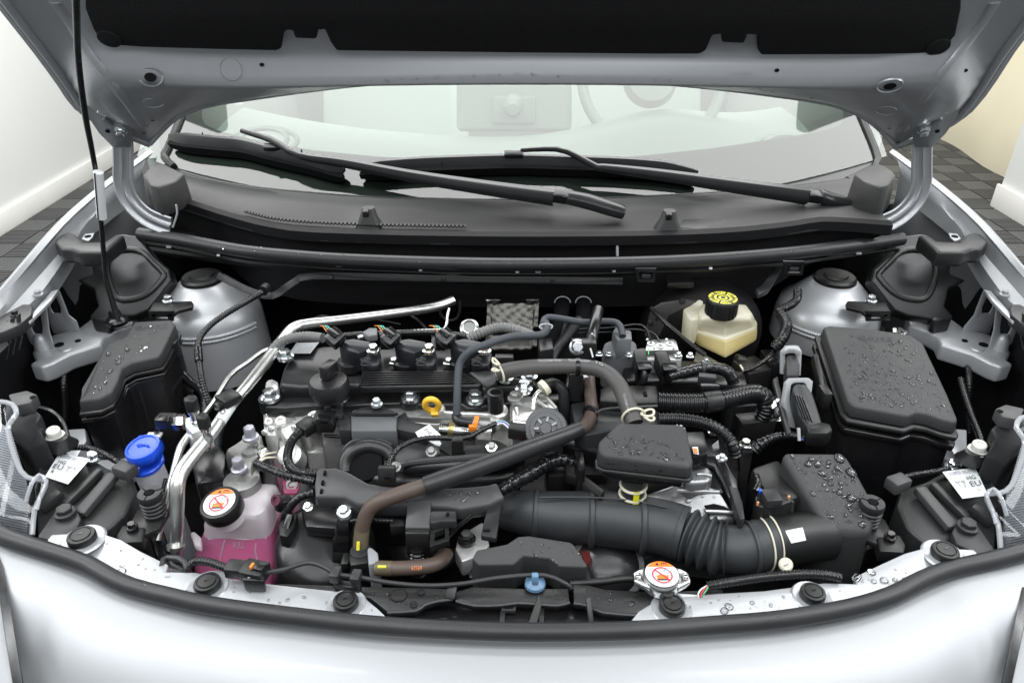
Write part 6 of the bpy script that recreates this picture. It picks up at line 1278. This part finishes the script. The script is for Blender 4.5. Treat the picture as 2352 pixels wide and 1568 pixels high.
for x, y in ((1376, 814), (1398, 814), (1443, 816), (1558, 816), (1585, 818)): bolt(x, y, 1.064, 18, ZINC, ab)
for a, b in (((1470, 800), (1478, 850)), ((1518, 806), (1536, 852))):
    p_ = mk('plug', prism([V(a[0]-16, a[1], z=1.085), V(a[0]+14, a[1]-4, z=1.085), V(b[0]+14, b[1]-8, z=1.07), V(b[0]-14, b[1], z=1.07)], dz=.03), BLK, ab, bevel=.004)
    mk('plug_grip', bar(V(b[0]-2, b[1]-16, z=1.078), V(b[0]+2, b[1]+4, z=1.07), .024, .02), BLKG, p_, bevel=.003)
mk('plug_lead', tube(W('D', [(1478, 852, 1.07), (1480, 870, 1.06), (1470, 885, 1.045)]), 17, 10), TAPE, ab)
mk('green_line', tube(W('D', [(1489, 800, 1.088), (1490, 814, 1.084)]), 2.5, 6), GREEN, ab)
mk('lower_tray', prism([V(x, y, z=1.035) for x, y in [(1436, 820), (1600, 826), (1640, 850), (1640, 880), (1440, 876), (1430, 850)]], .9), BLKG, ab, bevel=.006)
one('actuator_harness', tube(W('D', [(1535, 866, 1.066), (1565, 856, 1.068), (1610, 846, 1.068), (1650, 846, 1.066), (1676, 858, 1.06), (1684, 880, 1.045)]), [22, 28, 29, 29, 30, 28], 12, (.010, .05), wob=.03), TAPE, 'thick shiny taped harness from the actuator plugs to the right', 'harness')
cl = thing('cable_tie_clip', 'dark grey cable tie clip around the thick taped harness', 'clip')
mk('band', tube(W('D', [(1610, 846, 1.068), (1617, 846, 1.068)]), 33, 14), DGREY, cl); mk('clip_body', box(V(1624, 872, z=1.062), .028, .014, .018, rz=-.2), DGREY, cl, bevel=.002)
# big corrugated harnesses
hz('large black corrugated harness tube with a band at the centre right', [(1512, 922, 1.045), (1560, 925, 1.045), (1612, 925, 1.045), (1640, 922, 1.045), (1672, 916, 1.045), (1712, 906, 1.045), (1745, 906, 1.042), (1760, 922, 1.032), (1758, 945, 1.015), (1748, 962, 1.0)], [46, 47, 47, 46, 46, 46, 46, 46, 42, 38], CORR, (.0058, .10))
bd = thing('harness_band', 'smooth black band marked 22 and 25 on the large corrugated tube', 'band')
bdm = mk('band', tube(W('D', [(1616, 925, 1.0455), (1653, 920, 1.0455)]), 50, 20), BLK, bd)
lettering(bdm, '22', [(1624, 901), (1638, 900), (1638, 909), (1624, 910)], DGREY, bd); lettering(bdm, '25', [(1626, 913), (1640, 912), (1640, 924), (1626, 925)], DGREY, bd)
mk('band_clip', box(V(1630, 890, z=1.06), .03, .012, .012), BLKG, bd, bevel=.002)
hz('medium black corrugated tube bending down right of the resonator box', [(1512, 962, 1.04), (1560, 962, 1.04), (1605, 968, 1.04), (1640, 980, 1.038), (1668, 1000, 1.03), (1684, 1025, 1.018), (1688, 1042, 1.005)], 30, CORR, (.0062, .15))
hz('black corrugated loop descending from the cowl at the right', [(1832, 668, 1.10), (1830, 688, 1.095), (1812, 703, 1.09), (1790, 712, 1.085)], 20, CORR, (.005, .14))
hz('fat black corrugated conduit behind the grey plug holders', [(1788, 715, 1.085), (1800, 732, 1.08), (1806, 752, 1.075), (1796, 778, 1.065), (1778, 800, 1.05)], [22, 27, 28, 28, 26], CORR, (.0058, .13))
hz('thin taped wire sagging below the brake fluid tank', [(1708, 852, 1.02), (1730, 845, 1.025), (1760, 825, 1.035), (1785, 800, 1.045)], 10, TAPE, (.006, .1), .04)
one('wire_pair', tube(W('D', [(1700, 838, 1.025), (1705, 846, 1.022), (1709, 852, 1.02)]), 5, 6), CREAM, 'short pale pink wire pair under the brake fluid tank', 'wire')
# dark junction housing behind the resonator
jb = thing('junction_housing', 'flat dark grey junction housing beneath the breather hose', 'housing')
mk('top_plate', prism([V(x, y, z=1.052) for x, y in [(1378, 892), (1400, 884), (1508, 884), (1514, 912), (1514, 924), (1440, 926), (1378, 920)]], .98), BLK, jb, bevel=.003)
mk('slot', box(V(1482, 904, z=1.053), .005, .012, .002), VOID, jb)
mk('lower_step', prism([V(x, y, z=1.035) for x, y in [(1310, 925), (1350, 918), (1400, 930), (1515, 938), (1515, 985), (1400, 990), (1345, 1000), (1322, 990)]], .85), DGREY, jb, bevel=.004)
mk('edge_rail', tube(W('D', [(1345, 968, 1.04), (1375, 945, 1.045), (1400, 938, 1.05), (1510, 932, 1.05)]), 6, 8), GUN, jb)
mk('lower_mass', prism([V(x, y, z=.96) for x, y in [(1320, 1000), (1700, 1000), (1700, 1120), (1560, 1160), (1400, 1130), (1340, 1110)]], .68), BLKG, jb, bevel=.01)
mk('clip_post', box(V(1322, 886, z=1.06), .022, .02, .05), BLK, jb, bevel=.003); mk('clip_post', box(V(1340, 800, z=1.10), .04, .02, .03), BLK, jb, bevel=.003)
mk('steel_nut', hexbolt(V(1326, 797, z=1.105), .009, (0, -.8, .5)), ZINC, jb, ang=30); mk('paint_dash', box(V(1338, 866, z=1.065), .02, .006, .004), LABEL, jb)
mk('sensor_body', prism([V(x, y, z=1.085) for x, y in [(1236, 778), (1268, 772), (1272, 800), (1240, 806)]], 1.02), BLK, jb, bevel=.003)
mk('small_plug', box(V(1158, 826, z=1.085), .03, .014, .016), BLK, jb, bevel=.002)
# firewall hoses
for k, x in enumerate((1292, 1340)):
    o_ = one('heater_hose', tube([V(x, 690, y=1.27), V(x-6+k*4, 740, y=1.22), V(x-30+k*6, 800, y=1.17), V(x-55, 850, y=1.12)], 36, 14), VOID, ('left' if k == 0 else 'right')+' one of two dark heater hoses leaving the firewall', 'hose')
    one('hose_collar', sweep([V(x-18+36*(.5-.5*math.cos(t)), 695-14*math.sin(t), y=1.245) for t in [math.pi*i/12 for i in range(13)]], [.0012]*13, 6), LGREY, 'thin pale clamp ring on the '+('left' if k == 0 else 'right')+' heater hose', 'clamp')
# resonator box
rb = thing('resonator_box', 'matte black resonator box speckled with water in the centre right', 'resonator box')
RT = [(1421, 968, 1.085), (1562, 972, 1.085), (1578, 983, 1.083), (1593, 1060, 1.068), (1583, 1074, 1.064), (1390, 1046, 1.068), (1375, 1036, 1.07), (1374, 1013, 1.075)]
rp = [V(x, y, z=z) for x, y, z in RT]
rt = mk('lid', prism(rp, 1.043, flare=.02), BLKT, rb, bevel=.0085, seg=4, ang=50)
cen = sum(rp, Vector())/len(rp)
mk('rim', prism([Vector((cen.x+(p.x-cen.x)*1.05, cen.y+(p.y-cen.y)*1.05, 1.044)) for p in rp], dz=.006), BLK, rb, bevel=.003, seg=3)
mk('base', prism([Vector((cen.x+(p.x-cen.x)*.88, cen.y+(p.y-cen.y)*.88, 1.037)) for p in rp], dz=.012), BLKG, rb, bevel=.002)
drops(rt, [(1395, 1000), (1480, 1000), (1575, 1040), (1570, 1062), (1400, 1040)], 75, 2.5, 10, WATER, rb, 2.5)
drops(rt, [(1385, 1050), (1580, 1078), (1590, 1100), (1400, 1085)], 30, 2.5, 8, WATER, rb, 2.5)
nk = thing('resonator_neck', 'black rubber neck with two wire clamps and yellow tag below the resonator', 'hose')
c = V(1454, 1122, z=1.0); r = mpx(56, c)/2
mk('neck', lathe(c, [(r*.95, -.03), (r*.95, .02)], 28), RUB, nk)
for dz in (.007, -.009): mk('wire_clamp', sweep([c+Vector((math.cos(t)*r*1.04, math.sin(t)*r*1.04, dz)) for t in [6.2832*i/32 for i in range(33)]], [.0022]*33, 8, cap=False), CREAM, nk)
mk('yellow_tag', sheet([[c+Vector((math.cos(t)*r*1.12, math.sin(t)*r*1.12, dz)) for t in [math.radians(-97+5*i) for i in range(6)]] for dz in (.011, -.012)]), M('tag_yellow', (.85, .80, .03), .4), nk)
# power control unit
pc = thing('inverter_casing', 'silver cast inverter casing with drops of water right of the resonator', 'inverter')
SIL = M('satin_silver_casting', (.33, .335, .34), .36, .8, bump=.1, bscale=200, var=.1)
p1 = mk('casing', prism([V(x, y, z=z) for x, y, z in [(1480, 1135, .985), (1545, 1112, .99), (1600, 1108, .993), (1650, 1120, .993), (1660, 1140, .99), (1688, 1178, .975), (1692, 1192, .97), (1650, 1195, .968), (1600, 1190, .968), (1540, 1170, .97), (1490, 1160, .975)]], .85), SIL, pc, bevel=.006, seg=3)
p2 = mk('raised_cover', prism([V(x, y, z=1.012) for x, y in [(1590, 1062), (1622, 1066), (1634, 1078), (1638, 1094), (1626, 1106), (1585, 1108), (1570, 1100)]], .97), SIL, pc, bevel=.006, seg=3)
mk('recess', prism([V(x, y, z=.984) for x, y in [(1618, 1160), (1640, 1156), (1664, 1162), (1680, 1172), (1625, 1172)]], dz=.002), VOID, pc)
for pts in ([(1620, 1174, .985), (1650, 1175, .984), (1684, 1177, .982)], [(1555, 1126, .994), (1600, 1128, .994), (1652, 1130, .994)], [(1600, 1090, 1.013), (1622, 1090, 1.013), (1634, 1094, 1.012)]): ps, _ = smooth_path(W('D', pts), .02); mk('cast_ridge', sweep(ps, [.003]*len(ps), 8), SIL, pc)
mk('black_bracket', prism([V(x, y, z=z) for x, y, z in [(1592, 1050, 1.02), (1640, 1040, 1.02), (1660, 1044, 1.02), (1680, 1082, 1.01), (1692, 1100, 1.005), (1708, 1180, .985), (1696, 1192, .98), (1678, 1150, .99), (1656, 1102, 1.0), (1640, 1072, 1.012)]], dz=.012), BLKG, pc, bevel=.003)
c = V(1658, 1052, z=1.025); mk('bolt', hexbolt(c, mpx(14, c)/2, (0, 0, 1), None, 1.8), ZINC, pc, ang=30)
mk('side_box', prism([V(x, y, z=1.04) for x, y in [(1560, 990), (1618, 988), (1630, 1040), (1590, 1048)]], .96), BLKG, pc, bevel=.004)
mk('warning_sticker', plate([V(x, y, z=1.042) for x, y in [(1590, 1026), (1603, 1026), (1605, 1043), (1593, 1041)]], .0006), LABEL, pc); mk('sticker_print', plate([V(x, y, z=1.0432) for x, y in [(1592, 1028), (1601, 1029), (1603, 1040), (1594, 1039)]], .0004), ORANGE, pc)
mk('flange_plate', prism([V(x, y, z=.99) for x, y in [(1635, 1022), (1650, 1010), (1652, 1028), (1638, 1030)]], dz=.004), LGREY, pc)
drops(p1, [(1560, 1120), (1650, 1125), (1670, 1160), (1580, 1160)], 14, 4, 12, WATER, pc)
mk('outer_rail', prism([V(x, y, z=1.0) for x, y in [(1664, 1090), (1684, 1085), (1706, 1150), (1712, 1190), (1700, 1192)]], dz=.02), DGREY, pc, bevel=.003)
# air intake hose
ih = thing('air_intake_hose', 'large black rubber intake hose with bellows leading to the air cleaner', 'intake hose')
IHM = M('bluish_black_rubber', (.030, .033, .036), .5, bump=.06, bscale=300, var=.12, vscale=14, dust=.25)
IP = [(1150, 1165, .89), (1172, 1172, .925), (1215, 1178, .943), (1290, 1187, .947), (1380, 1190, .948), (1475, 1202, .948), (1530, 1213, .948), (1572, 1226, .948)]
mk('main_duct', tube(W('D', IP), [80, 92, 102, 118, 124, 128, 128, 128], 32), IHM, ih)
BP = W('D', [(1560, 1222, .948), (1585, 1232, .948), (1615, 1245, .948), (1645, 1256, .948), (1668, 1260, .949)])
ps, _ = smooth_path(BP, .002); m_ = 61; ps = resample(ps, m_); r0 = mpx(130, ps[0])/2
mk('bellows', sweep(ps, [r0*(.90+.105*math.cos(2*math.pi*5*i/(m_-1)-math.pi*.2)) for i in range(m_)], 32), IHM, ih, ang=60)
mk('cuff', tube(W('D', [(1660, 1258, .949), (1690, 1262, .95), (1720, 1258, .951), (1750, 1250, .952), (1772, 1244, .952)]), [112, 110, 114, 118, 118], 32), IHM, ih)
def ringon(px, py, z, w_, ax, name, mat, rr, par):
    c = V(px, py, z=z); r = mpx(w_, c)/2; ax = Vector(ax).normalized(); a = ax.orthogonal().normalized(); b = ax.cross(a)
    mk(name, sweep([c+(a*math.cos(t)+b*math.sin(t))*r for t in [6.2832*i/48 for i in range(49)]], [rr]*49, 10, cap=False), mat, par)
for x, y, z, w_ in ((1232, 1181, .9445, 104), (1358, 1189, .9475, 122), (1474, 1202, .948, 127)): ringon(x, y, z, w_, (1, -.08, .0), 'rib', IHM, .0048, ih)
ringon(1722, 1258, .951, 116, (1, .12, .03), 'rib', IHM, .003, ih)
ps, _ = smooth_path(W('D', [(1240, 1142, .988), (1300, 1141, .991), (1380, 1143, .992), (1460, 1150, .992), (1530, 1165, .99)]), .02); mk('parting_line', sweep(ps, [.0014]*len(ps), 6), IHM, ih)
for x, y in ((1752, 1249), (1771, 1243)): ringon(x, y, .952, 122, (1, .16, .03), 'wire_clamp', CREAM, .0013, ih)
c = V(1805, 1296, z=.965); mk('clamp_screw', lathe(c, [(.006, -.014), (.006, -.004), (.009, -.003), (.009, .001), (.007, .003)], 18, (-.1, -.6, .8)), CREAM, ih); mk('screw_cross', box(c+Vector((0, -.002, .003)), .009, .002, .001, rz=.5), INKG, ih)
# air cleaner
ac = thing('air_cleaner_box', 'black air cleaner box covered in large water beads at right', 'air cleaner')
AT = [(1793, 1040, 1.035), (1810, 1035, 1.037), (1930, 1036, 1.037), (1948, 1044, 1.034), (1975, 1090, 1.018), (2002, 1142, 1.0), (2012, 1180, .99), (2002, 1222, .98), (1960, 1226, .978), (1905, 1220, .98), (1890, 1200, .985), (1868, 1164, .995), (1825, 1095, 1.018)]
at = mk('top_cover', prism([V(x, y, z=z) for x, y, z in AT], .86, flare=.03), BLKT, ac, bevel=.009, seg=4, ang=50)
drops(at, [(1810, 1045), (1940, 1045), (1990, 1140), (1985, 1205), (1900, 1200), (1860, 1120)], 30, 9, 23, WATER, ac, 2)
drops(at, [(1810, 1045), (1940, 1045), (1990, 1140), (1985, 1205), (1900, 1200), (1860, 1120)], 75, 3, 9, WATER, ac, 2)
dm = mk('outlet_duct', tube(W('D', [(1768, 1244, .952), (1800, 1240, .954), (1850, 1232, .954), (1895, 1226, .952)]), [116, 116, 114, 116], 28), BLK, ac)
mk('outlet_collar', tube(W('D', [(1776, 1243, .952), (1790, 1241, .953)]), 124, 32), BLK, ac)
lb = decal('foil_label', dm, [(1803, 1219), (1843, 1211), (1851, 1240), (1817, 1247)], LABEL, ac, 6)
mk('snorkel', prism([V(x, y, z=1.0) for x, y in [(1724, 1072), (1760, 1060), (1790, 1050), (1810, 1090), (1840, 1140), (1800, 1150), (1760, 1130)]], .85), BLK, ac, bevel=.008)
mf = mk('flow_sensor', prism([V(x, y, z=1.005) for x, y in [(1734, 1140), (1742, 1132), (1770, 1128), (1815, 1134), (1822, 1150), (1800, 1158), (1750, 1164), (1736, 1158)]], .955), BLK, ac, bevel=.003)
for k in range(8): a = V(1742+11*k, 1164-2*k, z=.998); mk('sensor_rib', bar(a, a+Vector((.004, -.002, -.035)), .004, .006, Vector((0, 1, 0))), GUN, mf)
mk('sensor_head', bar(V(1752, 1144, z=1.012), V(1790, 1142, z=1.012), .026, .014), DGREY, mf, bevel=.003)
for x, y in ((1741, 1154), (1812, 1140)): mk('sensor_pin', lathe(V(x, y, z=1.008), [(.002, -.004), (.0018, .001), (.0008, .002)], 12), M('copper_pin', (.8, .4, .2), .3, .4), mf)
mk('sensor_plug_tail', tube(W('D', [(1735, 1128, 1.015), (1742, 1112, 1.018), (1736, 1092, 1.015)]), 16, 10), TAPE, mf)
mk('blue_seal', lathe(V(1744, 1126, z=1.016), [(.0035, -.003), (.0035, .002), (.002, .003)], 12), BLUE, mf)
mk('lower_case', prism([V(x, y, z=.90) for x, y in [(1800, 1290), (1900, 1275), (1990, 1262), (2040, 1250), (2030, 1210), (1850, 1240)]], .7), BLKG, ac, bevel=.006)
# grey plug holders with wiring
ch = thing('plug_holder', 'upper grey plug holder with dark connector left of the right fuse box', 'plug holder', 'plug holders')
mk('frame', ringplate([V(x, y, z=z) for x, y, z in [(1793, 858, 1.05), (1796, 808, 1.085), (1806, 794, 1.092), (1832, 794, 1.092), (1841, 806, 1.086), (1838, 862, 1.05)]], [V(x, y, z=z) for x, y, z in [(1803, 845, 1.06), (1804, 812, 1.083), (1812, 806, 1.087), (1828, 806, 1.087), (1832, 814, 1.082), (1828, 848, 1.058)]], .01), LGREY, ch, bevel=.002)
mk('connector', prism([V(x, y, z=z) for x, y, z in [(1806, 812, 1.088), (1831, 812, 1.088), (1839, 838, 1.078), (1836, 866, 1.062), (1806, 864, 1.062)]], dz=.03), DGREY, ch, bevel=.004)
mk('top_clip', prism([V(x, y, z=1.10) for x, y in [(1800, 806), (1804, 796), (1812, 792), (1830, 792), (1838, 798), (1840, 807), (1826, 800), (1812, 800)]], dz=.01), LGREY, ch, bevel=.0015)
ch2 = thing('plug_holder', 'lower grey plug holder with long dark connector and coloured wires', 'plug holder', 'plug holders')
mk('frame', ringplate([V(x, y, z=z) for x, y, z in [(1801, 925, 1.05), (1806, 880, 1.075), (1814, 869, 1.08), (1858, 868, 1.08), (1869, 876, 1.076), (1866, 900, 1.062), (1830, 985, 1.01), (1812, 980, 1.015)]], [V(x, y, z=z) for x, y, z in [(1812, 920, 1.05), (1818, 885, 1.073), (1824, 879, 1.076), (1850, 879, 1.076), (1857, 886, 1.072), (1850, 910, 1.055), (1830, 970, 1.02), (1820, 965, 1.022)]], .01), LGREY, ch2, bevel=.002)
cn = mk('connector', prism([V(x, y, z=z) for x, y, z in [(1820, 888, 1.078), (1828, 878, 1.08), (1854, 880, 1.08), (1868, 902, 1.07), (1884, 950, 1.05), (1892, 978, 1.04), (1858, 984, 1.04), (1834, 950, 1.05)]], dz=.03), DGREY, ch2, bevel=.005, seg=3)
for k in range(4): mk('grip_rib', bar(V(1826+6*k, 905+2*k, z=1.076), V(1846+7*k, 960+3*k, z=1.053), .0028, .003), BLK, cn)
mk('connector_end', prism([V(x, y, z=1.046) for x, y in [(1850, 978), (1884, 966), (1908, 972), (1914, 986), (1902, 994), (1858, 994)]], dz=.026), BLK, ch2, bevel=.004)
VIOLET = M('violet_wire', (.10, .12, .6), .4)
for k in range(14):
    m_ = [BLUE, PINKP, CYANW, LABEL, VIOLET, GREENW][k % 6]
    dx = k*2.2; mk('wire', tube(W('D', [(1866+dx, 988, 1.036), (1868+dx*1.0, 1000, 1.033), (1858+dx*.7, 1008+k*.5, 1.028), (1840+dx*.3, 1008+k*.3, 1.022)]), 3, 6), m_, ch2)
mk('mesh_loom', tube(W('D', [(1848, 1006, 1.02), (1815, 1000, 1.02), (1780, 1004, 1.015), (1750, 1018, 1.005), (1735, 1030, .995)]), [22, 22, 22, 30, 36], 12, (.006, .12), wob=.05), TAPE, ch2)
mk('cable_tie', tube(W('D', [(1834, 982, 1.045), (1836, 1012, 1.03)]), 8, 8), LGREY, ch2)
mk('rear_bracket', prism([V(x, y, z=1.04) for x, y in [(1775, 870), (1786, 862), (1818, 992), (1808, 996)]], dz=.01), DGREY, ch2, bevel=.002)
mk('bracket_bolt', hexbolt(V(1780, 930, z=1.03), .008, (-.6, -.5, .5)), STEEL, ch2, ang=30)
mk('lower_bracket', prism([V(x, y, z=.98) for x, y in [(1702, 1012), (1728, 1012), (1730, 1040), (1706, 1044)]], .85), DGREY, ch2, bevel=.003)
# right fuse box
rf = thing('right_fuse_box', 'large black relay and fuse box lid covered in fine droplets on the right', 'fuse box')
RL = [(1892, 750, 1.092), (1905, 747, 1.093), (2000, 754, 1.093), (2092, 768, 1.092), (2120, 786, 1.088), (2143, 835, 1.075), (2176, 904, 1.058), (2200, 962, 1.042), (2194, 970, 1.04), (2165, 962, 1.043), (2131, 950, 1.046), (2105, 946, 1.047), (2085, 955, 1.045), (1962, 932, 1.05), (1948, 918, 1.053), (1916, 820, 1.076)]
lp = [V(x, y, z=z) for x, y, z in RL]
rl = mk('lid', prism(lp, dz=.022, flare=.03), BLKT, rf, bevel=.004, seg=3)
cen = sum(lp, Vector())/len(lp)
mk('lid_rim', prism(grow(lp, 1.09, -.024), dz=.008), BLK, rf, bevel=.0025); mk('lid_rim', prism(grow(lp, 1.09, -.040), dz=.010), BLKG, rf, bevel=.002)
mk('body', prism(grow(lp, 1.02, -.048), .70), BLKG, rf, bevel=.004)
mk('latch', box(V(1892, 910, z=1.04), .014, .03, .03), BLK, rf, bevel=.003)
mk('latch', bar(V(1870, 820, z=1.07), V(1886, 895, z=1.045), .008, .02), BLK, rf, bevel=.002)
lettering(rl, 'RELAY & FUSE', [(1972, 771), (2050, 775), (2050, 786), (1971, 782)], INK, rf, off=.0006)
drops(rl, [(1950, 770), (2090, 782), (2140, 850), (2180, 945), (2090, 940), (1965, 920), (1930, 830)], 240, 2.5, 9, WATER, rf, 2)
drops(rl, [(1955, 850), (2060, 850), (2080, 935), (1975, 920)], 80, 2.5, 11, WATER, rf, 2)
fa = thing('foil_scrap', 'crumpled silver foil seam beside the right strut tower', 'foil')
rows = [[V(2052+6*i+random.uniform(-2, 2), 748+5*j+2.2*i+random.uniform(-2, 2), z=1.05+random.uniform(-.003, .003)) for i in range(6)] for j in range(4)]
mk('foil', sheet(rows), STEEL, fa, ang=10, solid=.001)
# cowl underside bracket, right
cbk = thing('cowl_brace', 'dark grey angled brace below the cowl at the right', 'brace')
mk('brace', prism([V(x, y, z=1.115) for x, y in [(1735, 662), (1748, 655), (1785, 612), (1798, 612), (1765, 665), (1742, 676)]], dz=.01), DGREY, cbk, bevel=.002)
mk('brace_pad', prism([V(x, y, z=1.11) for x, y in [(1530, 630), (1592, 626), (1596, 650), (1532, 652)]], dz=.012), BLK, cbk, bevel=.004)
# ================================================================ extra small fittings that fill the bay
def small(name, label, cat): return thing(name, label, cat)
t_ = small('coil_harness', 'grey and black wiring harness joining the three ignition coils', 'harness')
mk('main_run', tube(W('D', [(742, 778, 1.10), (800, 770, 1.10), (860, 766, 1.10), (930, 764, 1.10), (1010, 764, 1.10), (1070, 772, 1.10)]), 15, 10, (.006, .1), wob=.05), TAPE, t_)
mk('grey_clip', prism([V(x, y, z=1.108) for x, y in [(832, 762), (848, 752), (866, 752), (866, 768), (846, 772)]], dz=.012), MGREY, t_, bevel=.002)
mk('foil_wrap', tube(W('D', [(822, 776, 1.10), (840, 772, 1.10), (862, 774, 1.098)]), 13, 10, (.005, .2), wob=.1), STEEL, t_)
mk('branch', tube(W('D', [(1000, 762, 1.10), (998, 775, 1.09), (996, 800, 1.08)]), 14, 10, (.005, .12)), CORRG, t_)
for x, y in ((884, 782), (1012, 784)):
    mk('bracket', box(V(x, y, z=1.09), .016, .012, .03), BLK, t_, bevel=.002); mk('tag', box(V(x, y+8, z=1.085), .010, .004, .008), LGREY, t_)
t_ = small('rear_fuel_line', 'thin bright steel line behind the ignition coils', 'line')
mk('line', tube(W('D', [(900, 762, 1.085), (960, 759, 1.088), (1010, 757, 1.09), (1024, 750, 1.095), (1028, 725, 1.11), (1032, 708, 1.12)]), 7, 10), STEEL, t_)
mk('loop', tube([V(x, y, y=1.26) for x, y in [(1010, 706), (1014, 725), (1030, 735), (1048, 732), (1056, 715), (1056, 692)]], 7, 8), DGREY, t_)
for i, (lab, pts, w_, m_) in enumerate([
  ('thin black wire looping over the firewall behind the first coil', [(690, 750, 1.04), (740, 725, 1.06), (800, 742, 1.06), (860, 735, 1.06), (920, 745, 1.05)], 5, BLKG),
  ('thin black wire sloping down behind the third coil', [(925, 715, 1.07), (960, 735, 1.065), (985, 762, 1.06), (1010, 790, 1.05)], 8, CORR),
  ('dark hose sloping from firewall behind the breather hose', [(1330, 735, 1.06), (1300, 775, 1.05), (1275, 810, 1.04), (1260, 850, 1.02)], 24, RUB),
  ('dark corrugated hose parallel behind the breather hose', [(1300, 745, 1.05), (1285, 790, 1.04), (1265, 825, 1.03)], 16, CORR),
  ('thin black brake line bending around the grey actuator', [(1330, 756, 1.085), (1400, 753, 1.088), (1460, 745, 1.09), (1482, 752, 1.088), (1492, 775, 1.08), (1494, 800, 1.07)], 5, BLKG),
  ('second thin black brake line behind the grey actuator', [(1330, 764, 1.08), (1400, 762, 1.082), (1455, 756, 1.084), (1500, 765, 1.08), (1515, 785, 1.075)], 5, BLKG),
  ('black coolant hose curling behind the throttle body', [(1240, 890, 1.07), (1270, 880, 1.065), (1292, 895, 1.055), (1296, 930, 1.03), (1300, 965, 1.0)], 26, RUB),
  ('ribbed black hose rising right of the throttle body', [(1312, 850, 1.05), (1305, 890, 1.04), (1300, 930, 1.02)], 18, CORR),
  ('black braided cable along the left lower pipe', [(380, 1100, .96), (374, 1130, .955), (384, 1160, .94), (372, 1200, .92)], 9, CORR),
  ('thick dark hose below the left aluminium pipes', [(520, 940, .98), (500, 985, .96), (490, 1040, .94), (470, 1110, .90)], 30, RUB),
  ('thin dark lead crossing below the module box', [(745, 1000, 1.0), (800, 1003, 1.0), (880, 1003, 1.0), (930, 996, 1.005)], 8, BLKG),
  ('black plastic hose under the front cover near the radiator cap', [(1310, 1340, .95), (1380, 1335, .955), (1440, 1328, .96), (1480, 1332, .96)], 18, BLK),
  ('dark cable behind the right headlight block', [(2206, 870, 1.0), (2215, 905, .99), (2230, 950, .98), (2250, 1000, .97), (2256, 1030, .96)], 15, CORR),
  ('dark cable behind the left headlight block', [(90, 935, 1.02), (120, 945, 1.02), (145, 970, 1.01), (158, 1010, 1.0)], 10, BLKG)]):
    one('hose_run' if w_ > 12 else 'wire_run', tube(W('D', pts), w_, 10, (.005, .14) if m_ is CORR else None), m_, lab, 'hose' if w_ > 12 else 'wire')
t_ = small('horn_assembly', 'black horn and red bracket deep below the intake hose', 'horn')
mk('horn', lathe(V(1395, 1300, z=.90), [(.05, -.02), (.052, 0), (.04, .012), (.01, .016)], 32, (0, -.5, .85)), BLKG, t_)
mk('red_bracket', prism([V(x, y, z=.92) for x, y in [(1332, 1262), (1352, 1258), (1358, 1285), (1346, 1298)]], dz=.01), M('dark_red_paint', (.08, .01, .01), .4), t_)
mk('rim', lathe(V(1395, 1298, z=.905), [(.053, -.003), (.054, 0), (.052, .002)], 32, (0, -.5, .85)), DGREY, t_)
for x, y in ((1425, 1272), (1445, 1262), (1480, 1270), (1490, 1268)): mk('glint_plate', box(V(x, y, z=.89), .012, .008, .02), MGREY, t_, bevel=.002)
t_ = small('gearbox_fittings', 'assorted black brackets and bolts between resonator and right fuse box', 'bracket')
for x, y, z, sx, sy, sz in ((1700, 950, .98, .05, .04, .06), (1730, 985, .98, .06, .03, .05), (1660, 900, .99, .07, .05, .06), (1720, 880, .98, .05, .05, .08), (1770, 850, 1.0, .03, .05, .06), (1560, 875, 1.02, .06, .03, .04), (1450, 1000, 1.0, .06, .05, .05), (1340, 1060, .97, .06, .04, .08), (1320, 1100, .95, .09, .05, .06)):
    mk('bracket', box(V(x, y, z=z), sx, sy, sz, rz=random.uniform(-.4, .4)), random.choice((BLK, BLKG, DGREY)), t_, bevel=.004)
for x, y, z in ((1640, 992, 1.02), (1780, 960, 1.0), (1712, 1022, 1.0), (1560, 985, 1.0), (1300, 1075, .97)): mk('bolt', hexbolt(V(x, y, z=z), .007), STEEL, t_, ang=30)
t_ = small('harness_bracket', 'black angular harness bracket beside the fat taped harness', 'bracket')
mk('bracket', prism([V(x, y, z=.995) for x, y in [(1296, 1046), (1322, 1032), (1330, 1080), (1390, 1125), (1380, 1140), (1318, 1092), (1300, 1088)]], dz=.02), BLK, t_, bevel=.003)
mk('upright', prism([V(x, y, z=1.02) for x, y in [(1318, 1034), (1340, 1036), (1345, 1075), (1328, 1078)]], dz=.06), BLKG, t_, bevel=.003)
# sub-frame edge pieces under the left headlight bracket
t_ = small('left_inner_duct', 'glossy black duct below the left pipes beside the coolant tank', 'duct')
mk('duct', prism([V(x, y, z=.93) for x, y in [(330, 1200), (366, 1190), (400, 1290), (440, 1300), (438, 1318), (372, 1316)]], .8), BLKG, t_, bevel=.006)
mk('arch', sweep([V(x, y, z=.965) for x, y in [(372, 1300), (375, 1285), (385, 1280), (410, 1282), (425, 1292), (430, 1308)]], [.004]*6, 8), DGREY, t_)
one('small_cap', lathe(V(1078, 752, z=1.10), [(.016, -.02), (.016, 0), (.012, .003), (.010, .001)], 20, (0, -.6, .8)), STEEL, 'small metal ring fitting right of the third coil plug', 'fitting')
# ================================================================ put every Empty at the base of its thing
bpy.context.view_layer.update()
for e in THINGS:
    ch = [o for o in e.children]; pts = []
    for o in ch: pts += [v.co for v in o.data.vertices]
    if not pts: continue
    x = (min(p.x for p in pts)+max(p.x for p in pts))/2; y = (min(p.y for p in pts)+max(p.y for p in pts))/2; z = min(p.z for p in pts)
    e.location = (x, y, z)
    for o in ch: o.location = o.location-Vector((x, y, z))
